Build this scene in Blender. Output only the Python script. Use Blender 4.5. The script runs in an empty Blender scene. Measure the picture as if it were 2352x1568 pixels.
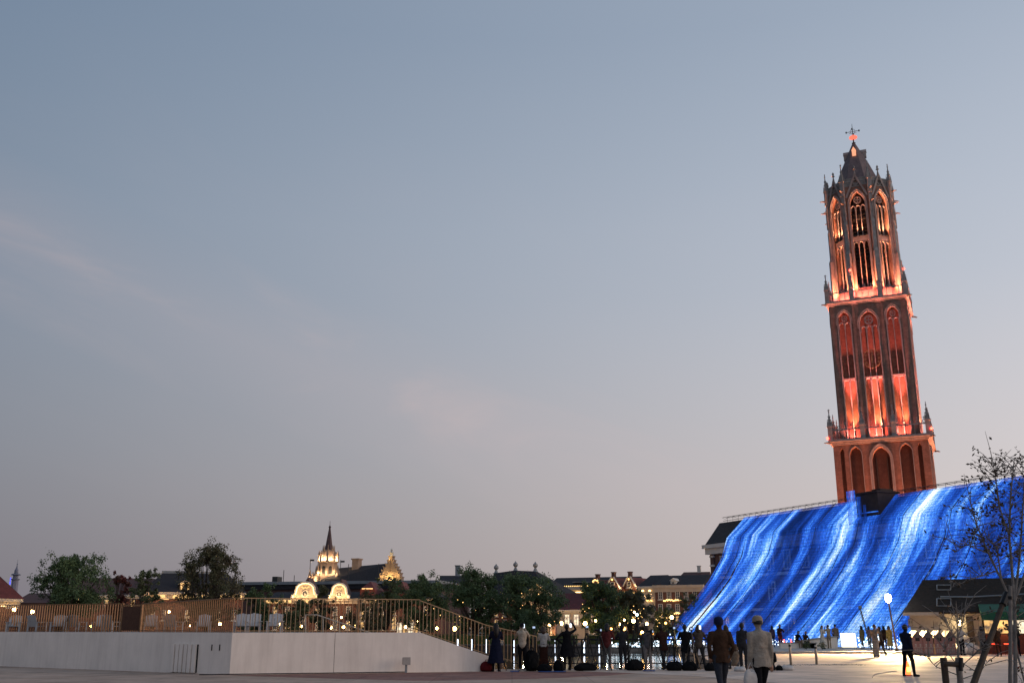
import bpy, bmesh, math, random
import numpy as np
from mathutils import Vector, Matrix

# ------------------------------------------------------------------ camera, sky, sun, exposure
SC = bpy.context.scene
COL = SC.collection
W_PH, H_PH = 2352.0, 1568.0            # the measuring grid used for the photograph
FPX = 2359.0                           # focal length on that grid
CAM_Z = 1.5
HORIZON = 1443.0
PITCH = math.atan((HORIZON - H_PH / 2) / FPX)
cam = bpy.data.cameras.new('camera')
cam.sensor_width = 36.0
cam.lens = 36.0 * FPX / W_PH
cam.clip_start = 0.1
cam.clip_end = 6000.0
cam_o = bpy.data.objects.new('camera', cam)
COL.objects.link(cam_o)
cam_o.location = (0, 0, CAM_Z)
cam_o.rotation_euler = (math.pi / 2 + PITCH, 0, 0)
SC.camera = cam_o

SUN_AZ = math.radians(95.0)            # off to the right of the view axis
SUN_EL = math.radians(1.2)

world = bpy.data.worlds.new('World')
SC.world = world
world.use_nodes = True


def ramp(nt, stops, interp='EASE'):
    r = nt.nodes.new('ShaderNodeValToRGB')
    cr = r.color_ramp
    cr.interpolation = interp
    while len(cr.elements) < len(stops):
        cr.elements.new(0.5)
    for e, (p, c) in zip(cr.elements, stops):
        e.position = p
        e.color = tuple(c) + (1,) if len(c) == 3 else c
    return r


def math_node(nt, op, a, b=None, c=None, clamp=False):
    n = nt.nodes.new('ShaderNodeMath')
    n.operation = op
    n.use_clamp = clamp
    for i, x in enumerate((a, b, c)):
        if x is None:
            continue
        if isinstance(x, (int, float)):
            n.inputs[i].default_value = x
        else:
            nt.links.new(x, n.inputs[i])
    return n.outputs[0]


def build_world():
    nt = world.node_tree
    N, L = nt.nodes, nt.links
    N.clear()
    out = N.new('ShaderNodeOutputWorld')
    bg = N.new('ShaderNodeBackground')
    sky = N.new('ShaderNodeTexSky')
    sky.sky_type = 'NISHITA'
    sky.sun_disc = False
    sky.sun_elevation = SUN_EL
    sky.sun_rotation = SUN_AZ
    sky.dust_density = 3.0
    sky.ozone_density = 3.0
    tc = N.new('ShaderNodeTexCoord')
    sep = N.new('ShaderNodeSeparateXYZ')
    L.new(tc.outputs['Generated'], sep.inputs[0])
    x, y, z = sep.outputs
    hor = math_node(nt, 'SQRT', math_node(nt, 'ADD', math_node(nt, 'MULTIPLY', x, x), math_node(nt, 'MULTIPLY', y, y)))
    hor = math_node(nt, 'MAXIMUM', hor, 1e-4)
    el = math_node(nt, 'ARCTAN2', z, hor)
    eln = math_node(nt, 'DIVIDE', el, math.pi / 2, clamp=True)
    # cosine of the azimuth away from the afterglow
    dot = math_node(nt, 'ADD', math_node(nt, 'MULTIPLY', x, math.sin(SUN_AZ)), math_node(nt, 'MULTIPLY', y, math.cos(SUN_AZ)))
    caz = math_node(nt, 'DIVIDE', dot, hor)
    f = math_node(nt, 'MULTIPLY_ADD', caz, 0.74, 0.572, clamp=True)
    ex = math_node(nt, 'MULTIPLY_ADD', el, -0.4 / 0.28, 1.4)
    ex = math_node(nt, 'MAXIMUM', ex, 0.86)
    f = math_node(nt, 'POWER', f, ex)
    d = 90.0
    away = ramp(nt, [(0, (.122, .126, .165)), (3 / d, (.150, .144, .178)), (9 / d, (.176, .192, .226)), (18 / d, (.150, .198, .262)),
                     (32 / d, (.118, .176, .258)), (1.0, (.13, .19, .29))], 'B_SPLINE')
    near = ramp(nt, [(0, (.80, .645, .575)), (3 / d, (.77, .655, .605)), (9 / d, (.71, .645, .635)), (18 / d, (.545, .578, .645)),
                     (32 / d, (.365, .425, .515)), (1.0, (.19, .26, .37))], 'B_SPLINE')
    L.new(eln, away.inputs[0])
    L.new(eln, near.inputs[0])
    mx = N.new('ShaderNodeMix')
    mx.data_type = 'RGBA'
    L.new(f, mx.inputs['Factor'])
    L.new(away.outputs[0], mx.inputs['A'])
    L.new(near.outputs[0], mx.inputs['B'])
    # thin high cirrus: noise stretched along a slanting direction of the sky
    az = math_node(nt, 'ARCTAN2', x, y)
    th = math.radians(18)
    along = math_node(nt, 'SUBTRACT', math_node(nt, 'MULTIPLY', az, math.cos(th)), math_node(nt, 'MULTIPLY', el, math.sin(th)))
    across = math_node(nt, 'ADD', math_node(nt, 'MULTIPLY', az, math.sin(th)), math_node(nt, 'MULTIPLY', el, math.cos(th)))
    cmb = N.new('ShaderNodeCombineXYZ')
    L.new(math_node(nt, 'MULTIPLY', along, 3.4), cmb.inputs[0])
    L.new(math_node(nt, 'MULTIPLY', across, 11.0), cmb.inputs[1])
    n1 = N.new('ShaderNodeTexNoise')
    n1.inputs['Scale'].default_value = 1.0
    n1.inputs['Detail'].default_value = 7
    n1.inputs['Roughness'].default_value = 0.56
    n1.inputs['Distortion'].default_value = 0.9
    L.new(cmb.outputs[0], n1.inputs[0])
    band = math_node(nt, 'MULTIPLY', math_node(nt, 'ABSOLUTE', math_node(nt, 'SUBTRACT', across, 0.170)), -1 / 0.07)
    band = math_node(nt, 'ADD', band, 1.0, clamp=True)
    cr = ramp(nt, [(0.44, (0, 0, 0)), (0.74, (1, 1, 1))])
    L.new(n1.outputs[0], cr.inputs[0])
    fade = ramp(nt, [(0.0, (.5, .5, .5)), (0.08, (.7, .7, .7)), (0.24, (.5, .5, .5)), (0.36, (.08, .08, .08))])
    L.new(eln, fade.inputs[0])
    soft = math_node(nt, 'MULTIPLY', band, 0.34)
    cf = math_node(nt, 'MULTIPLY', cr.outputs[0], math_node(nt, 'MULTIPLY_ADD', band, 0.94, 0.06))
    cf = math_node(nt, 'MULTIPLY', cf, 0.95)
    cf = math_node(nt, 'MULTIPLY', math_node(nt, 'ADD', cf, soft), fade.outputs[0])
    mc = N.new('ShaderNodeMix')
    mc.data_type = 'RGBA'
    mc.blend_type = 'MIX'
    L.new(cf, mc.inputs['Factor'])
    L.new(mx.outputs['Result'], mc.inputs['A'])
    cl = N.new('ShaderNodeMix')
    cl.data_type = 'RGBA'
    L.new(f, cl.inputs['Factor'])
    cl.inputs['A'].default_value = (.36, .305, .32, 1)
    cl.inputs['B'].default_value = (.66, .57, .565, 1)
    L.new(cl.outputs['Result'], mc.inputs['B'])
    # the physical sky adds its own blue and afterglow
    ns = N.new('ShaderNodeVectorMath')
    ns.operation = 'SCALE'
    L.new(sky.outputs[0], ns.inputs[0])
    ns.inputs['Scale'].default_value = 0.035
    add = N.new('ShaderNodeVectorMath')
    add.operation = 'ADD'
    L.new(mc.outputs['Result'], add.inputs[0])
    L.new(ns.outputs[0], add.inputs[1])
    L.new(add.outputs[0], bg.inputs['Color'])
    bg.inputs['Strength'].default_value = 1.04
    L.new(bg.outputs[0], out.inputs['Surface'])


build_world()

sun_d = bpy.data.lights.new('sun', 'SUN')
sun_d.energy = 0.85
sun_d.angle = math.radians(25)
sun_d.color = (1.0, 0.76, 0.60)
sun_o = bpy.data.objects.new('sun', sun_d)
COL.objects.link(sun_o)
_sd = Vector((math.sin(SUN_AZ) * math.cos(0.2), math.cos(SUN_AZ) * math.cos(0.2), math.sin(0.2)))
sun_o.rotation_euler = _sd.to_track_quat('Z', 'Y').to_euler()

SC.view_settings.view_transform = 'Standard'
SC.view_settings.look = 'None'
SC.view_settings.exposure = 0.0
SC.view_settings.gamma = 1.0
SC.view_settings.use_curve_mapping = False
SC.render.engine = 'CYCLES'
SC.cycles.use_denoising = True
SC.cycles.max_bounces = 6
SC.cycles.diffuse_bounces = 3
SC.cycles.glossy_bounces = 3
SC.cycles.transparent_max_bounces = 16
SC.cycles.sample_clamp_indirect = 4.0
SC.cycles.caustics_reflective = False
SC.cycles.caustics_refractive = False

# ------------------------------------------------------------------ measuring: photograph grid -> world
CP, SP = math.cos(PITCH), math.sin(PITCH)


def ray(x, y):
    a, b = (x - W_PH / 2) / FPX, (H_PH / 2 - y) / FPX
    return Vector((a, CP - b * SP, SP + b * CP))


def at(x, y, Y):
    r = ray(x, y)
    t = Y / r.y
    return Vector((r.x * t, Y, CAM_Z + r.z * t))


def gnd(x, y, z=0.0):
    r = ray(x, y)
    t = (z - CAM_Z) / r.z
    return Vector((r.x * t, r.y * t, z))


def atx(x, Y, z):
    """the point at depth Y and height z that lies under grid column x"""
    return Vector(((x - W_PH / 2) / FPX * (Y * CP + (z - CAM_Z) * SP), Y, z))


# ------------------------------------------------------------------ materials
MATS = {}


def M(name, col=(.5, .5, .5), rough=.8, metal=0.0, var=.18, scale=4.0, bump=0.0, emit=None, es=0.0, brick=None, spec=.3, detail=4.0, coat=0.0):
    if name in MATS:
        return MATS[name]
    m = bpy.data.materials.new(name)
    m.use_nodes = True
    nt = m.node_tree
    N, L = nt.nodes, nt.links
    b = N['Principled BSDF']
    b.inputs['Roughness'].default_value = rough
    b.inputs['Metallic'].default_value = metal
    b.inputs['Specular IOR Level'].default_value = spec
    if coat:
        b.inputs['Coat Weight'].default_value = coat
    b.inputs['Base Color'].default_value = (*col, 1)
    if var or bump or brick:
        tc = N.new('ShaderNodeTexCoord')
        no = N.new('ShaderNodeTexNoise')
        no.inputs['Scale'].default_value = scale
        no.inputs['Detail'].default_value = detail
        no.inputs['Roughness'].default_value = .6
        L.new(tc.outputs['Object'], no.inputs['Vector'])
        src = None
        if brick:
            br = N.new('ShaderNodeTexBrick')
            bw, bh, mortar, mc = brick
            br.inputs['Scale'].default_value = 1.0
            br.inputs['Brick Width'].default_value = bw
            br.inputs['Row Height'].default_value = bh
            br.inputs['Mortar Size'].default_value = mortar
            br.inputs['Color1'].default_value = (*col, 1)
            br.inputs['Color2'].default_value = (*[c * .72 for c in col], 1)
            br.inputs['Mortar'].default_value = (*mc, 1)
            sp = N.new('ShaderNodeSeparateXYZ')
            L.new(tc.outputs['Object'], sp.inputs[0])
            cb = N.new('ShaderNodeCombineXYZ')
            L.new(math_node(nt, 'ADD', sp.outputs[0], sp.outputs[1]), cb.inputs[0])
            L.new(sp.outputs[2], cb.inputs[1])
            L.new(cb.outputs[0], br.inputs['Vector'])
            src = br.outputs['Color']
        mx = N.new('ShaderNodeMix')
        mx.data_type = 'RGBA'
        mx.blend_type = 'MULTIPLY'
        mx.inputs['Factor'].default_value = 1.0
        if src:
            L.new(src, mx.inputs['A'])
        else:
            mx.inputs['A'].default_value = (*col, 1)
        r = ramp(nt, [(.3, (1 - var,) * 3), (.7, (1 + var,) * 3)], 'LINEAR')
        L.new(no.outputs[0], r.inputs[0])
        L.new(r.outputs[0], mx.inputs['B'])
        L.new(mx.outputs['Result'], b.inputs['Base Color'])
        if bump:
            bp = N.new('ShaderNodeBump')
            bp.inputs['Strength'].default_value = bump
            bp.inputs['Distance'].default_value = .05
            L.new(no.outputs[0], bp.inputs['Height'])
            L.new(bp.outputs[0], b.inputs['Normal'])
    if emit:
        b.inputs['Emission Color'].default_value = (*emit, 1)
        b.inputs['Emission Strength'].default_value = es
    MATS[name] = m
    return m


def EM(name, col, s):
    if name in MATS:
        return MATS[name]
    m = bpy.data.materials.new(name)
    m.use_nodes = True
    nt = m.node_tree
    nt.nodes.clear()
    o = nt.nodes.new('ShaderNodeOutputMaterial')
    e = nt.nodes.new('ShaderNodeEmission')
    e.inputs[0].default_value = (*col, 1)
    e.inputs[1].default_value = s
    nt.links.new(e.outputs[0], o.inputs[0])
    MATS[name] = m
    return m


def EMN(name, col, s, scale=2.2, lo=.25):
    """lit room behind glass: uneven brightness from what stands inside"""
    if name in MATS:
        return MATS[name]
    m = EM(name, col, s)
    nt = m.node_tree
    e = [n for n in nt.nodes if n.type == 'EMISSION'][0]
    tc = nt.nodes.new('ShaderNodeTexCoord')
    no = nt.nodes.new('ShaderNodeTexNoise')
    no.inputs['Scale'].default_value = scale
    no.inputs['Detail'].default_value = 3
    nt.links.new(tc.outputs['Object'], no.inputs['Vector'])
    r = ramp(nt, [(.35, (lo * .9, lo * .6, lo * .4)), (.52, col), (.68, tuple(min(1, c * 1.25) for c in col))], 'LINEAR')
    nt.links.new(no.outputs[0], r.inputs[0])
    nt.links.new(r.outputs[0], e.inputs[0])
    return m


# ------------------------------------------------------------------ objects
def tag(o, label=None, cat=None, group=None, kind=None):
    if label:
        o['label'] = label
    if cat:
        o['category'] = cat
    if group:
        o['group'] = group
    if kind:
        o['kind'] = kind
    return o


def thing(name, label, cat, loc=(0, 0, 0), rz=0.0, group=None):
    o = bpy.data.objects.new(name, None)
    COL.objects.link(o)
    o.empty_display_size = .2
    o.location = loc
    o.rotation_euler = (0, 0, rz)
    return tag(o, label, cat, group)


def link(name, me, parent=None, loc=None, rz=None):
    o = bpy.data.objects.new(name, me)
    COL.objects.link(o)
    if parent is not None:
        o.parent = parent
    if loc is not None:
        o.location = loc
    if rz is not None:
        o.rotation_euler = (0, 0, rz)
    return o


def dup(o, parent=None, loc=None, rz=None):
    """copy of an object with its children"""
    c = o.copy()
    COL.objects.link(c)
    c.parent = parent
    if loc is not None:
        c.location = loc
    if rz is not None:
        c.rotation_euler = (0, 0, rz)
    for ch in o.children:
        dup(ch, c)
    return c


class MB:
    """collects shapes, builds one mesh"""

    def __init__(s):
        s.v, s.f, s.mi = [], [], []
        s.cur = 0

    def add(s, vs, fs):
        k = len(s.v)
        s.v.extend([tuple(p) for p in vs])
        for f in fs:
            s.f.append(tuple(i + k for i in f))
            s.mi.append(s.cur)
        return s

    def box(s, x0, x1, y0, y1, z0, z1):
        vs = [(x0, y0, z0), (x1, y0, z0), (x1, y1, z0), (x0, y1, z0), (x0, y0, z1), (x1, y0, z1), (x1, y1, z1), (x0, y1, z1)]
        return s.add(vs, [(0, 3, 2, 1), (4, 5, 6, 7), (0, 1, 5, 4), (1, 2, 6, 5), (2, 3, 7, 6), (3, 0, 4, 7)])

    def cbox(s, c, sx, sy, sz, rz=0.0):
        ca, sa = math.cos(rz), math.sin(rz)
        vs = []
        for z in (-sz / 2, sz / 2):
            for (x, y) in ((-sx / 2, -sy / 2), (sx / 2, -sy / 2), (sx / 2, sy / 2), (-sx / 2, sy / 2)):
                vs.append((c[0] + x * ca - y * sa, c[1] + x * sa + y * ca, c[2] + z))
        return s.add(vs, [(0, 3, 2, 1), (4, 5, 6, 7), (0, 1, 5, 4), (1, 2, 6, 5), (2, 3, 7, 6), (3, 0, 4, 7)])

    def prism(s, poly, y0, y1):
        """poly in x,z (counter-clockwise seen from -y) pushed from y0 to y1"""
        n = len(poly)
        vs = [(x, y0, z) for x, z in poly] + [(x, y1, z) for x, z in poly]
        fs = [tuple(range(n)), tuple(range(2 * n - 1, n - 1, -1))]
        for i in range(n):
            j = (i + 1) % n
            fs.append((i, i + n, j + n, j))
        return s.add(vs, fs)

    def slab(s, poly, z0, z1):
        n = len(poly)
        vs = [(p[0], p[1], z0) for p in poly] + [(p[0], p[1], z1) for p in poly]
        fs = [tuple(range(n - 1, -1, -1)), tuple(range(n, 2 * n))]
        for i in range(n):
            j = (i + 1) % n
            fs.append((i, j, j + n, i + n))
        return s.add(vs, fs)

    def lathe(s, prof, n=12, c=(0, 0, 0), sx=1.0, sy=1.0, a0=0.0):
        vs, fs = [], []
        m = len(prof)
        for (r, z) in prof:
            for k in range(n):
                a = a0 + 2 * math.pi * k / n
                vs.append((c[0] + r * math.cos(a) * sx, c[1] + r * math.sin(a) * sy, c[2] + z))
        for i in range(m - 1):
            for k in range(n):
                k2 = (k + 1) % n
                fs.append((i * n + k, i * n + k2, (i + 1) * n + k2, (i + 1) * n + k))
        fs.append(tuple(range(n - 1, -1, -1)))
        fs.append(tuple((m - 1) * n + k for k in range(n)))
        return s.add(vs, fs)

    def tube(s, pts, r, n=6, cap=True):
        pts = [Vector(p) for p in pts]
        if isinstance(r, (int, float)):
            r = [r] * len(pts)
        vs, fs = [], []
        up = None
        for i, p in enumerate(pts):
            d = (pts[min(i + 1, len(pts) - 1)] - pts[max(i - 1, 0)]).normalized()
            if up is None:
                up = Vector((0, 0, 1)) if abs(d.z) < .9 else Vector((1, 0, 0))
            a = d.cross(up).normalized()
            if a.length < .1:
                a = Vector((1, 0, 0))
            b = a.cross(d).normalized()
            up = b
            for k in range(n):
                t = 2 * math.pi * k / n
                vs.append(p + a * (math.cos(t) * r[i]) + b * (math.sin(t) * r[i]))
        for i in range(len(pts) - 1):
            for k in range(n):
                k2 = (k + 1) % n
                fs.append((i * n + k, i * n + k2, (i + 1) * n + k2, (i + 1) * n + k))
        if cap:
            fs.append(tuple(range(n - 1, -1, -1)))
            fs.append(tuple((len(pts) - 1) * n + k for k in range(n)))
        return s.add(vs, fs)

    def ball(s, c, r, n=10, m=6, sx=1, sy=1, sz=1):
        prof = [(max(r * math.sin(math.pi * i / m), r * .02), -r * math.cos(math.pi * i / m) * sz) for i in range(m + 1)]
        return s.lathe(prof, n, c, sx, sy)

    def frame(s, x0, x1, z0, z1, t, y0, y1):
        s.box(x0, x0 + t, y0, y1, z0, z1)
        s.box(x1 - t, x1, y0, y1, z0, z1)
        s.box(x0 + t, x1 - t, y0, y1, z0, z0 + t)
        s.box(x0 + t, x1 - t, y0, y1, z1 - t, z1)
        return s

    def mesh(s, name, mats, smooth=False):
        me = bpy.data.meshes.new(name)
        me.from_pydata(s.v, [], s.f)
        if not isinstance(mats, (list, tuple)):
            mats = [mats]
        for m in mats:
            me.materials.append(m)
        if len(mats) > 1:
            me.polygons.foreach_set('material_index', s.mi)
        if smooth:
            me.polygons.foreach_set('use_smooth', [True] * len(me.polygons))
        me.update()
        return me

    def build(s, name, mats, parent=None, smooth=False, loc=None, rz=None):
        return link(name, s.mesh(name, mats, smooth), parent, loc, rz)


def arch(cx, w, zb, zs, za, n=7):
    """gothic outline from bottom left over the apex to bottom right"""
    h = w / 2
    rise = za - zs
    R = (h * h + rise * rise) / (2 * h)
    pts = [(cx - h, zb)]
    a1 = math.atan2(rise, R - h)
    for i in range(n + 1):
        a = a1 * i / n
        pts.append((cx - h + R - R * math.cos(a), zs + R * math.sin(a)))
    for i in range(n - 1, -1, -1):
        a = a1 * i / n
        pts.append((cx + h - R + R * math.cos(a), zs + R * math.sin(a)))
    pts.append((cx + h, zb))
    return pts


def arch_band(mb, cx, w, zb, zs, za, t, y0, y1, n=7):
    """moulding that follows the arch: outline (w) plus t outwards"""
    a = arch(cx, w, zb, zs, za, n)
    b = arch(cx, w + 2 * t, zb, zs, za + t * 1.25, n)
    for i in range(len(a) - 1):
        p, q, r, s_ = a[i], a[i + 1], b[i + 1], b[i]
        mb.add([(p[0], y0, p[1]), (q[0], y0, q[1]), (r[0], y0, r[1]), (s_[0], y0, s_[1]),
                (p[0], y1, p[1]), (q[0], y1, q[1]), (r[0], y1, r[1]), (s_[0], y1, s_[1])],
               [(0, 1, 2, 3), (7, 6, 5, 4), (3, 2, 6, 7), (0, 4, 5, 1)])
    return mb


def wall_arches(mb, x0, x1, z0, z1, ops, depth, y=0.0):
    """front wall at plane y with arched openings and their reveals going back"""
    ops = sorted(ops)
    x = x0
    for (cx, w, zb, zs, za) in ops:
        l, r = cx - w / 2, cx + w / 2
        mb.add([(x, y, z0), (l, y, z0), (l, y, z1), (x, y, z1)], [(0, 1, 2, 3)])
        if zb > z0:
            mb.add([(l, y, z0), (r, y, z0), (r, y, zb), (l, y, zb)], [(0, 1, 2, 3)])
            mb.add([(l, y, zb), (r, y, zb), (r, y + depth, zb), (l, y + depth, zb)], [(0, 1, 2, 3)])
        a = arch(cx, w, zb, zs, za)
        for i in range(len(a) - 1):
            p, q = a[i], a[i + 1]
            if q[0] - p[0] > 1e-6:
                mb.add([(p[0], y, p[1]), (q[0], y, q[1]), (q[0], y, z1), (p[0], y, z1)], [(0, 1, 2, 3)])
            mb.add([(p[0], y, p[1]), (p[0], y + depth, p[1]), (q[0], y + depth, q[1]), (q[0], y, q[1])], [(0, 1, 2, 3)])
        x = r
    mb.add([(x, y, z0), (x1, y, z0), (x1, y, z1), (x, y, z1)], [(0, 1, 2, 3)])
    return mb


def ring(mb, cx, cz, r, t, y0, y1, n=16):
    for k in range(n):
        a, b = 2 * math.pi * k / n, 2 * math.pi * (k + 1) / n
        P = [(cx + rr * math.cos(q), cz + rr * math.sin(q)) for rr, q in ((r, a), (r, b), (r + t, b), (r + t, a))]
        mb.add([(p[0], y0, p[1]) for p in P] + [(p[0], y1, p[1]) for p in P],
               [(0, 3, 2, 1), (4, 5, 6, 7), (2, 3, 7, 6), (0, 1, 5, 4)])
    return mb


def lamp_light(name, kind, loc, energy, col, parent=None, size=.2, spot=None, blend=.6, aim=None):
    d = bpy.data.lights.new(name, kind)
    d.energy = energy
    d.color = col
    if kind == 'SPOT':
        d.spot_size = spot
        d.spot_blend = blend
        d.shadow_soft_size = size
    elif kind == 'AREA':
        d.size = size
    else:
        d.shadow_soft_size = size
    o = bpy.data.objects.new(name, d)
    COL.objects.link(o)
    if parent is not None:
        o.parent = parent
    o.location = loc
    if aim is not None:
        o.rotation_euler = (-(Vector(aim).normalized())).to_track_quat('Z', 'Y').to_euler()
    return o

# ------------------------------------------------------------------ the setting: ground, water, paving
def struct(name, mb, mat, label=None):
    o = mb.build(name, mat)
    return tag(o, label, None, None, 'structure')


def ground_mat(name, col, var=.22, rough=.75, scale=.35):
    m = M(name, col, rough, 0, var, scale, 0.0, detail=8)
    nt = m.node_tree
    b = nt.nodes['Principled BSDF']
    tc = nt.nodes.new('ShaderNodeTexCoord')
    no = nt.nodes.new('ShaderNodeTexNoise')
    no.inputs['Scale'].default_value = 38
    no.inputs['Detail'].default_value = 3
    nt.links.new(tc.outputs['Object'], no.inputs['Vector'])
    bp = nt.nodes.new('ShaderNodeBump')
    bp.inputs['Strength'].default_value = .25
    bp.inputs['Distance'].default_value = .02
    nt.links.new(no.outputs[0], bp.inputs['Height'])
    nt.links.new(bp.outputs[0], b.inputs['Normal'])
    # saw-cut joints and darker stains
    br = nt.nodes.new('ShaderNodeTexBrick')
    br.offset = 0.0
    br.inputs['Scale'].default_value = 1.0
    br.inputs['Brick Width'].default_value = 2.4
    br.inputs['Row Height'].default_value = 2.4
    br.inputs['Mortar Size'].default_value = .012
    br.inputs['Color1'].default_value = (1, 1, 1, 1)
    br.inputs['Color2'].default_value = (.93, .92, .91, 1)
    br.inputs['Mortar'].default_value = (.55, .55, .55, 1)
    nt.links.new(tc.outputs['Object'], br.inputs['Vector'])
    n3 = nt.nodes.new('ShaderNodeTexNoise')
    n3.inputs['Scale'].default_value = .9
    n3.inputs['Detail'].default_value = 9
    n3.inputs['Roughness'].default_value = .7
    nt.links.new(tc.outputs['Object'], n3.inputs['Vector'])
    r3 = ramp(nt, [(.36, (.70, .70, .70)), (.55, (1, 1, 1))], 'LINEAR')
    nt.links.new(n3.outputs[0], r3.inputs[0])
    lk = b.inputs['Base Color'].links[0].from_socket
    for srcs in (br.outputs['Color'], r3.outputs[0]):
        mx = nt.nodes.new('ShaderNodeMix')
        mx.data_type = 'RGBA'
        mx.blend_type = 'MULTIPLY'
        mx.inputs['Factor'].default_value = 1.0
        nt.links.new(lk, mx.inputs['A'])
        nt.links.new(srcs, mx.inputs['B'])
        lk = mx.outputs['Result']
    nt.links.new(lk, b.inputs['Base Color'])
    # broad worn patches change the gloss
    n2 = nt.nodes.new('ShaderNodeTexNoise')
    n2.inputs['Scale'].default_value = .6
    n2.inputs['Detail'].default_value = 6
    nt.links.new(tc.outputs['Object'], n2.inputs['Vector'])
    r = ramp(nt, [(.3, (rough - .18,) * 3), (.7, (min(1, rough + .12),) * 3)], 'LINEAR')
    nt.links.new(n2.outputs[0], r.inputs[0])
    nt.links.new(r.outputs[0], b.inputs['Roughness'])
    return m


m_base = ground_mat('ground_earth', (.05, .05, .045))
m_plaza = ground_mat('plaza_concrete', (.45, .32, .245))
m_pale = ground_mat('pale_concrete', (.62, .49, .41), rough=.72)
m_redpave = ground_mat('red_paving', (.25, .115, .09), var=.3, scale=3.0)
m_kerb = M('kerb_stone', (.33, .31, .29), .8, 0, .2, 3, .2)
m_quay = M('quay_stone', (.16, .14, .13), .85, 0, .3, 2.0, .3)

b = MB()
b.slab([(-3000, -600), (3000, -600), (3000, 5000), (-3000, 5000)], -2.6, -2.5)
struct('ground', b, m_base)

b = MB()
PLAZA = [(-110, -60), (150, -60), (150, 150), (46, 150), (16.0, 103), (8.4, 41.6), (-1.0, 41.6), (-1.0, 62), (-110, 62)]
b.slab(PLAZA, -1.6, 0)
struct('plaza', b, m_plaza)

b = MB()
b.slab([(-400, 101), (18, 101.5), (46, 150.3), (400, 150.3), (400, 900), (-400, 900)], -1.6, -.004)
struct('far_bank', b, ground_mat('far_bank_paving', (.12, .10, .09)))

# water of the canal between the plaza and the far bank
mw = bpy.data.materials.new('canal_water')
mw.use_nodes = True
nt = mw.node_tree
bs = nt.nodes['Principled BSDF']
bs.inputs['Base Color'].default_value = (.018, .022, .028, 1)
bs.inputs['Roughness'].default_value = .06
bs.inputs['IOR'].default_value = 1.33
bs.inputs['Specular IOR Level'].default_value = .9
tc = nt.nodes.new('ShaderNodeTexCoord')
mp = nt.nodes.new('ShaderNodeMapping')
mp.inputs['Scale'].default_value = (1.0, .55, 1)
no = nt.nodes.new('ShaderNodeTexNoise')
no.inputs['Scale'].default_value = 1.6
no.inputs['Detail'].default_value = 4
nt.links.new(tc.outputs['Object'], mp.inputs[0])
nt.links.new(mp.outputs[0], no.inputs[0])
bp = nt.nodes.new('ShaderNodeBump')
bp.inputs['Strength'].default_value = .10
bp.inputs['Distance'].default_value = .25
nt.links.new(no.outputs[0], bp.inputs['Height'])
nt.links.new(bp.outputs[0], bs.inputs['Normal'])
b = MB()
b.add([(-300, 38, -.62), (60, 38, -.62), (60, 125, -.62), (-300, 125, -.62)], [(0, 1, 2, 3)])
struct('water', b, mw)

# dark red crescent of paving in front of the white ramp
P = [(527, 1549.5), (800, 1546.2), (1130, 1541.5), (1340, 1541.5), (1459, 1545), (1400, 1550), (1300, 1555), (1150, 1560), (950, 1562),
     (760, 1557), (600, 1552)]
b = MB()
b.slab([gnd(*p)[:2] for p in P][::-1], -.05, .004)
struct('red_paving', b, m_redpave)
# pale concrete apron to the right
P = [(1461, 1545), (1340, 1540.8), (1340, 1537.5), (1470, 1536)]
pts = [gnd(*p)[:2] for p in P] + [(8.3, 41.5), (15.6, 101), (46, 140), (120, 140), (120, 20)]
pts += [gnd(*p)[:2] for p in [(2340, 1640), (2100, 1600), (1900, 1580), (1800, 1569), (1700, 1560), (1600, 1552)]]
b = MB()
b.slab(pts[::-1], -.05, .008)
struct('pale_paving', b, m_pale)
# raised walk in front of the light curtain, with a kerb
k0, k1 = gnd(1765, 1500), gnd(2104, 1501)
b = MB()
b.slab([k0[:2], k1[:2], (k1.x + 2.5, k1.y + 15), (20.5, 100)], -.05, .12)
struct('raised_walk', b, M('raised_walk_concrete', (.45, .41, .36), .8, 0, .2, 1.0, .2))
b = MB()
kd = (k1 - k0).normalized()
n_k = 22
ll = (k1 - k0).length / n_k
ko = tag(bpy.data.objects.new('kerb', None), None, None, None, 'structure')
COL.objects.link(ko)
ko.location = k0
ko.rotation_euler = (0, 0, math.atan2(kd.y, kd.x))
mk = MB().box(0, ll - .015, -.16, -.002, -.05, .135).mesh('kerb_block', m_kerb)
for i in range(n_k):
    link('kerb_stone', mk, ko, (i * ll, random.Random(i).uniform(-.006, .006), 0))

# ------------------------------------------------------------------ the great brick tower
m_tbrick = M('tower_brick', (.27, .125, .09), .85, 0, .22, .8, 0, brick=(.44, .17, .016, (.2, .15, .12)))
m_tstone = M('tower_stone', (.29, .25, .235), .85, 0, .25, .9, .2)
m_tgrey = M('tower_pinnacle_stone', (.29, .27, .26), .85, 0, .3, 1.2, .2)
m_tpanel = M('niche_brick', (.33, .115, .075), .85, 0, .2, 1.0, 0, brick=(.44, .17, .016, (.24, .13, .1)))
m_tdark = M('tower_louvre_dark', (.035, .032, .032), .8, 0, .2, 1)
m_slate = M('tower_slate', (.16, .115, .115), .7, 0, .25, 1.5, .2)
m_iron = M('wrought_iron', (.05, .05, .05), .5, .6, .1)
m_gold = M('gilded_metal', (.30, .19, .10), .6, 0, .1)
m_red_lamp = EM('red_aviation_lamp', (1, .05, .03), 14)
m_flood = EM('floodlight_lens', (1, .55, .22), 6)

TY = 206.0
T0 = atx(2072, TY, 0)
T_RZ = -math.radians(24.1)
tower = thing('bell_tower', 'tall red floodlit brick bell tower with octagonal belfry behind the blue light curtain', 'tower', T0, T_RZ)
tower.scale = (.90, .90, 1)

Z1, Z2, Z3 = 37.3, 66.1, 93.2
H1, H2, AP = 9.75, 8.2, 7.1


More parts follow.
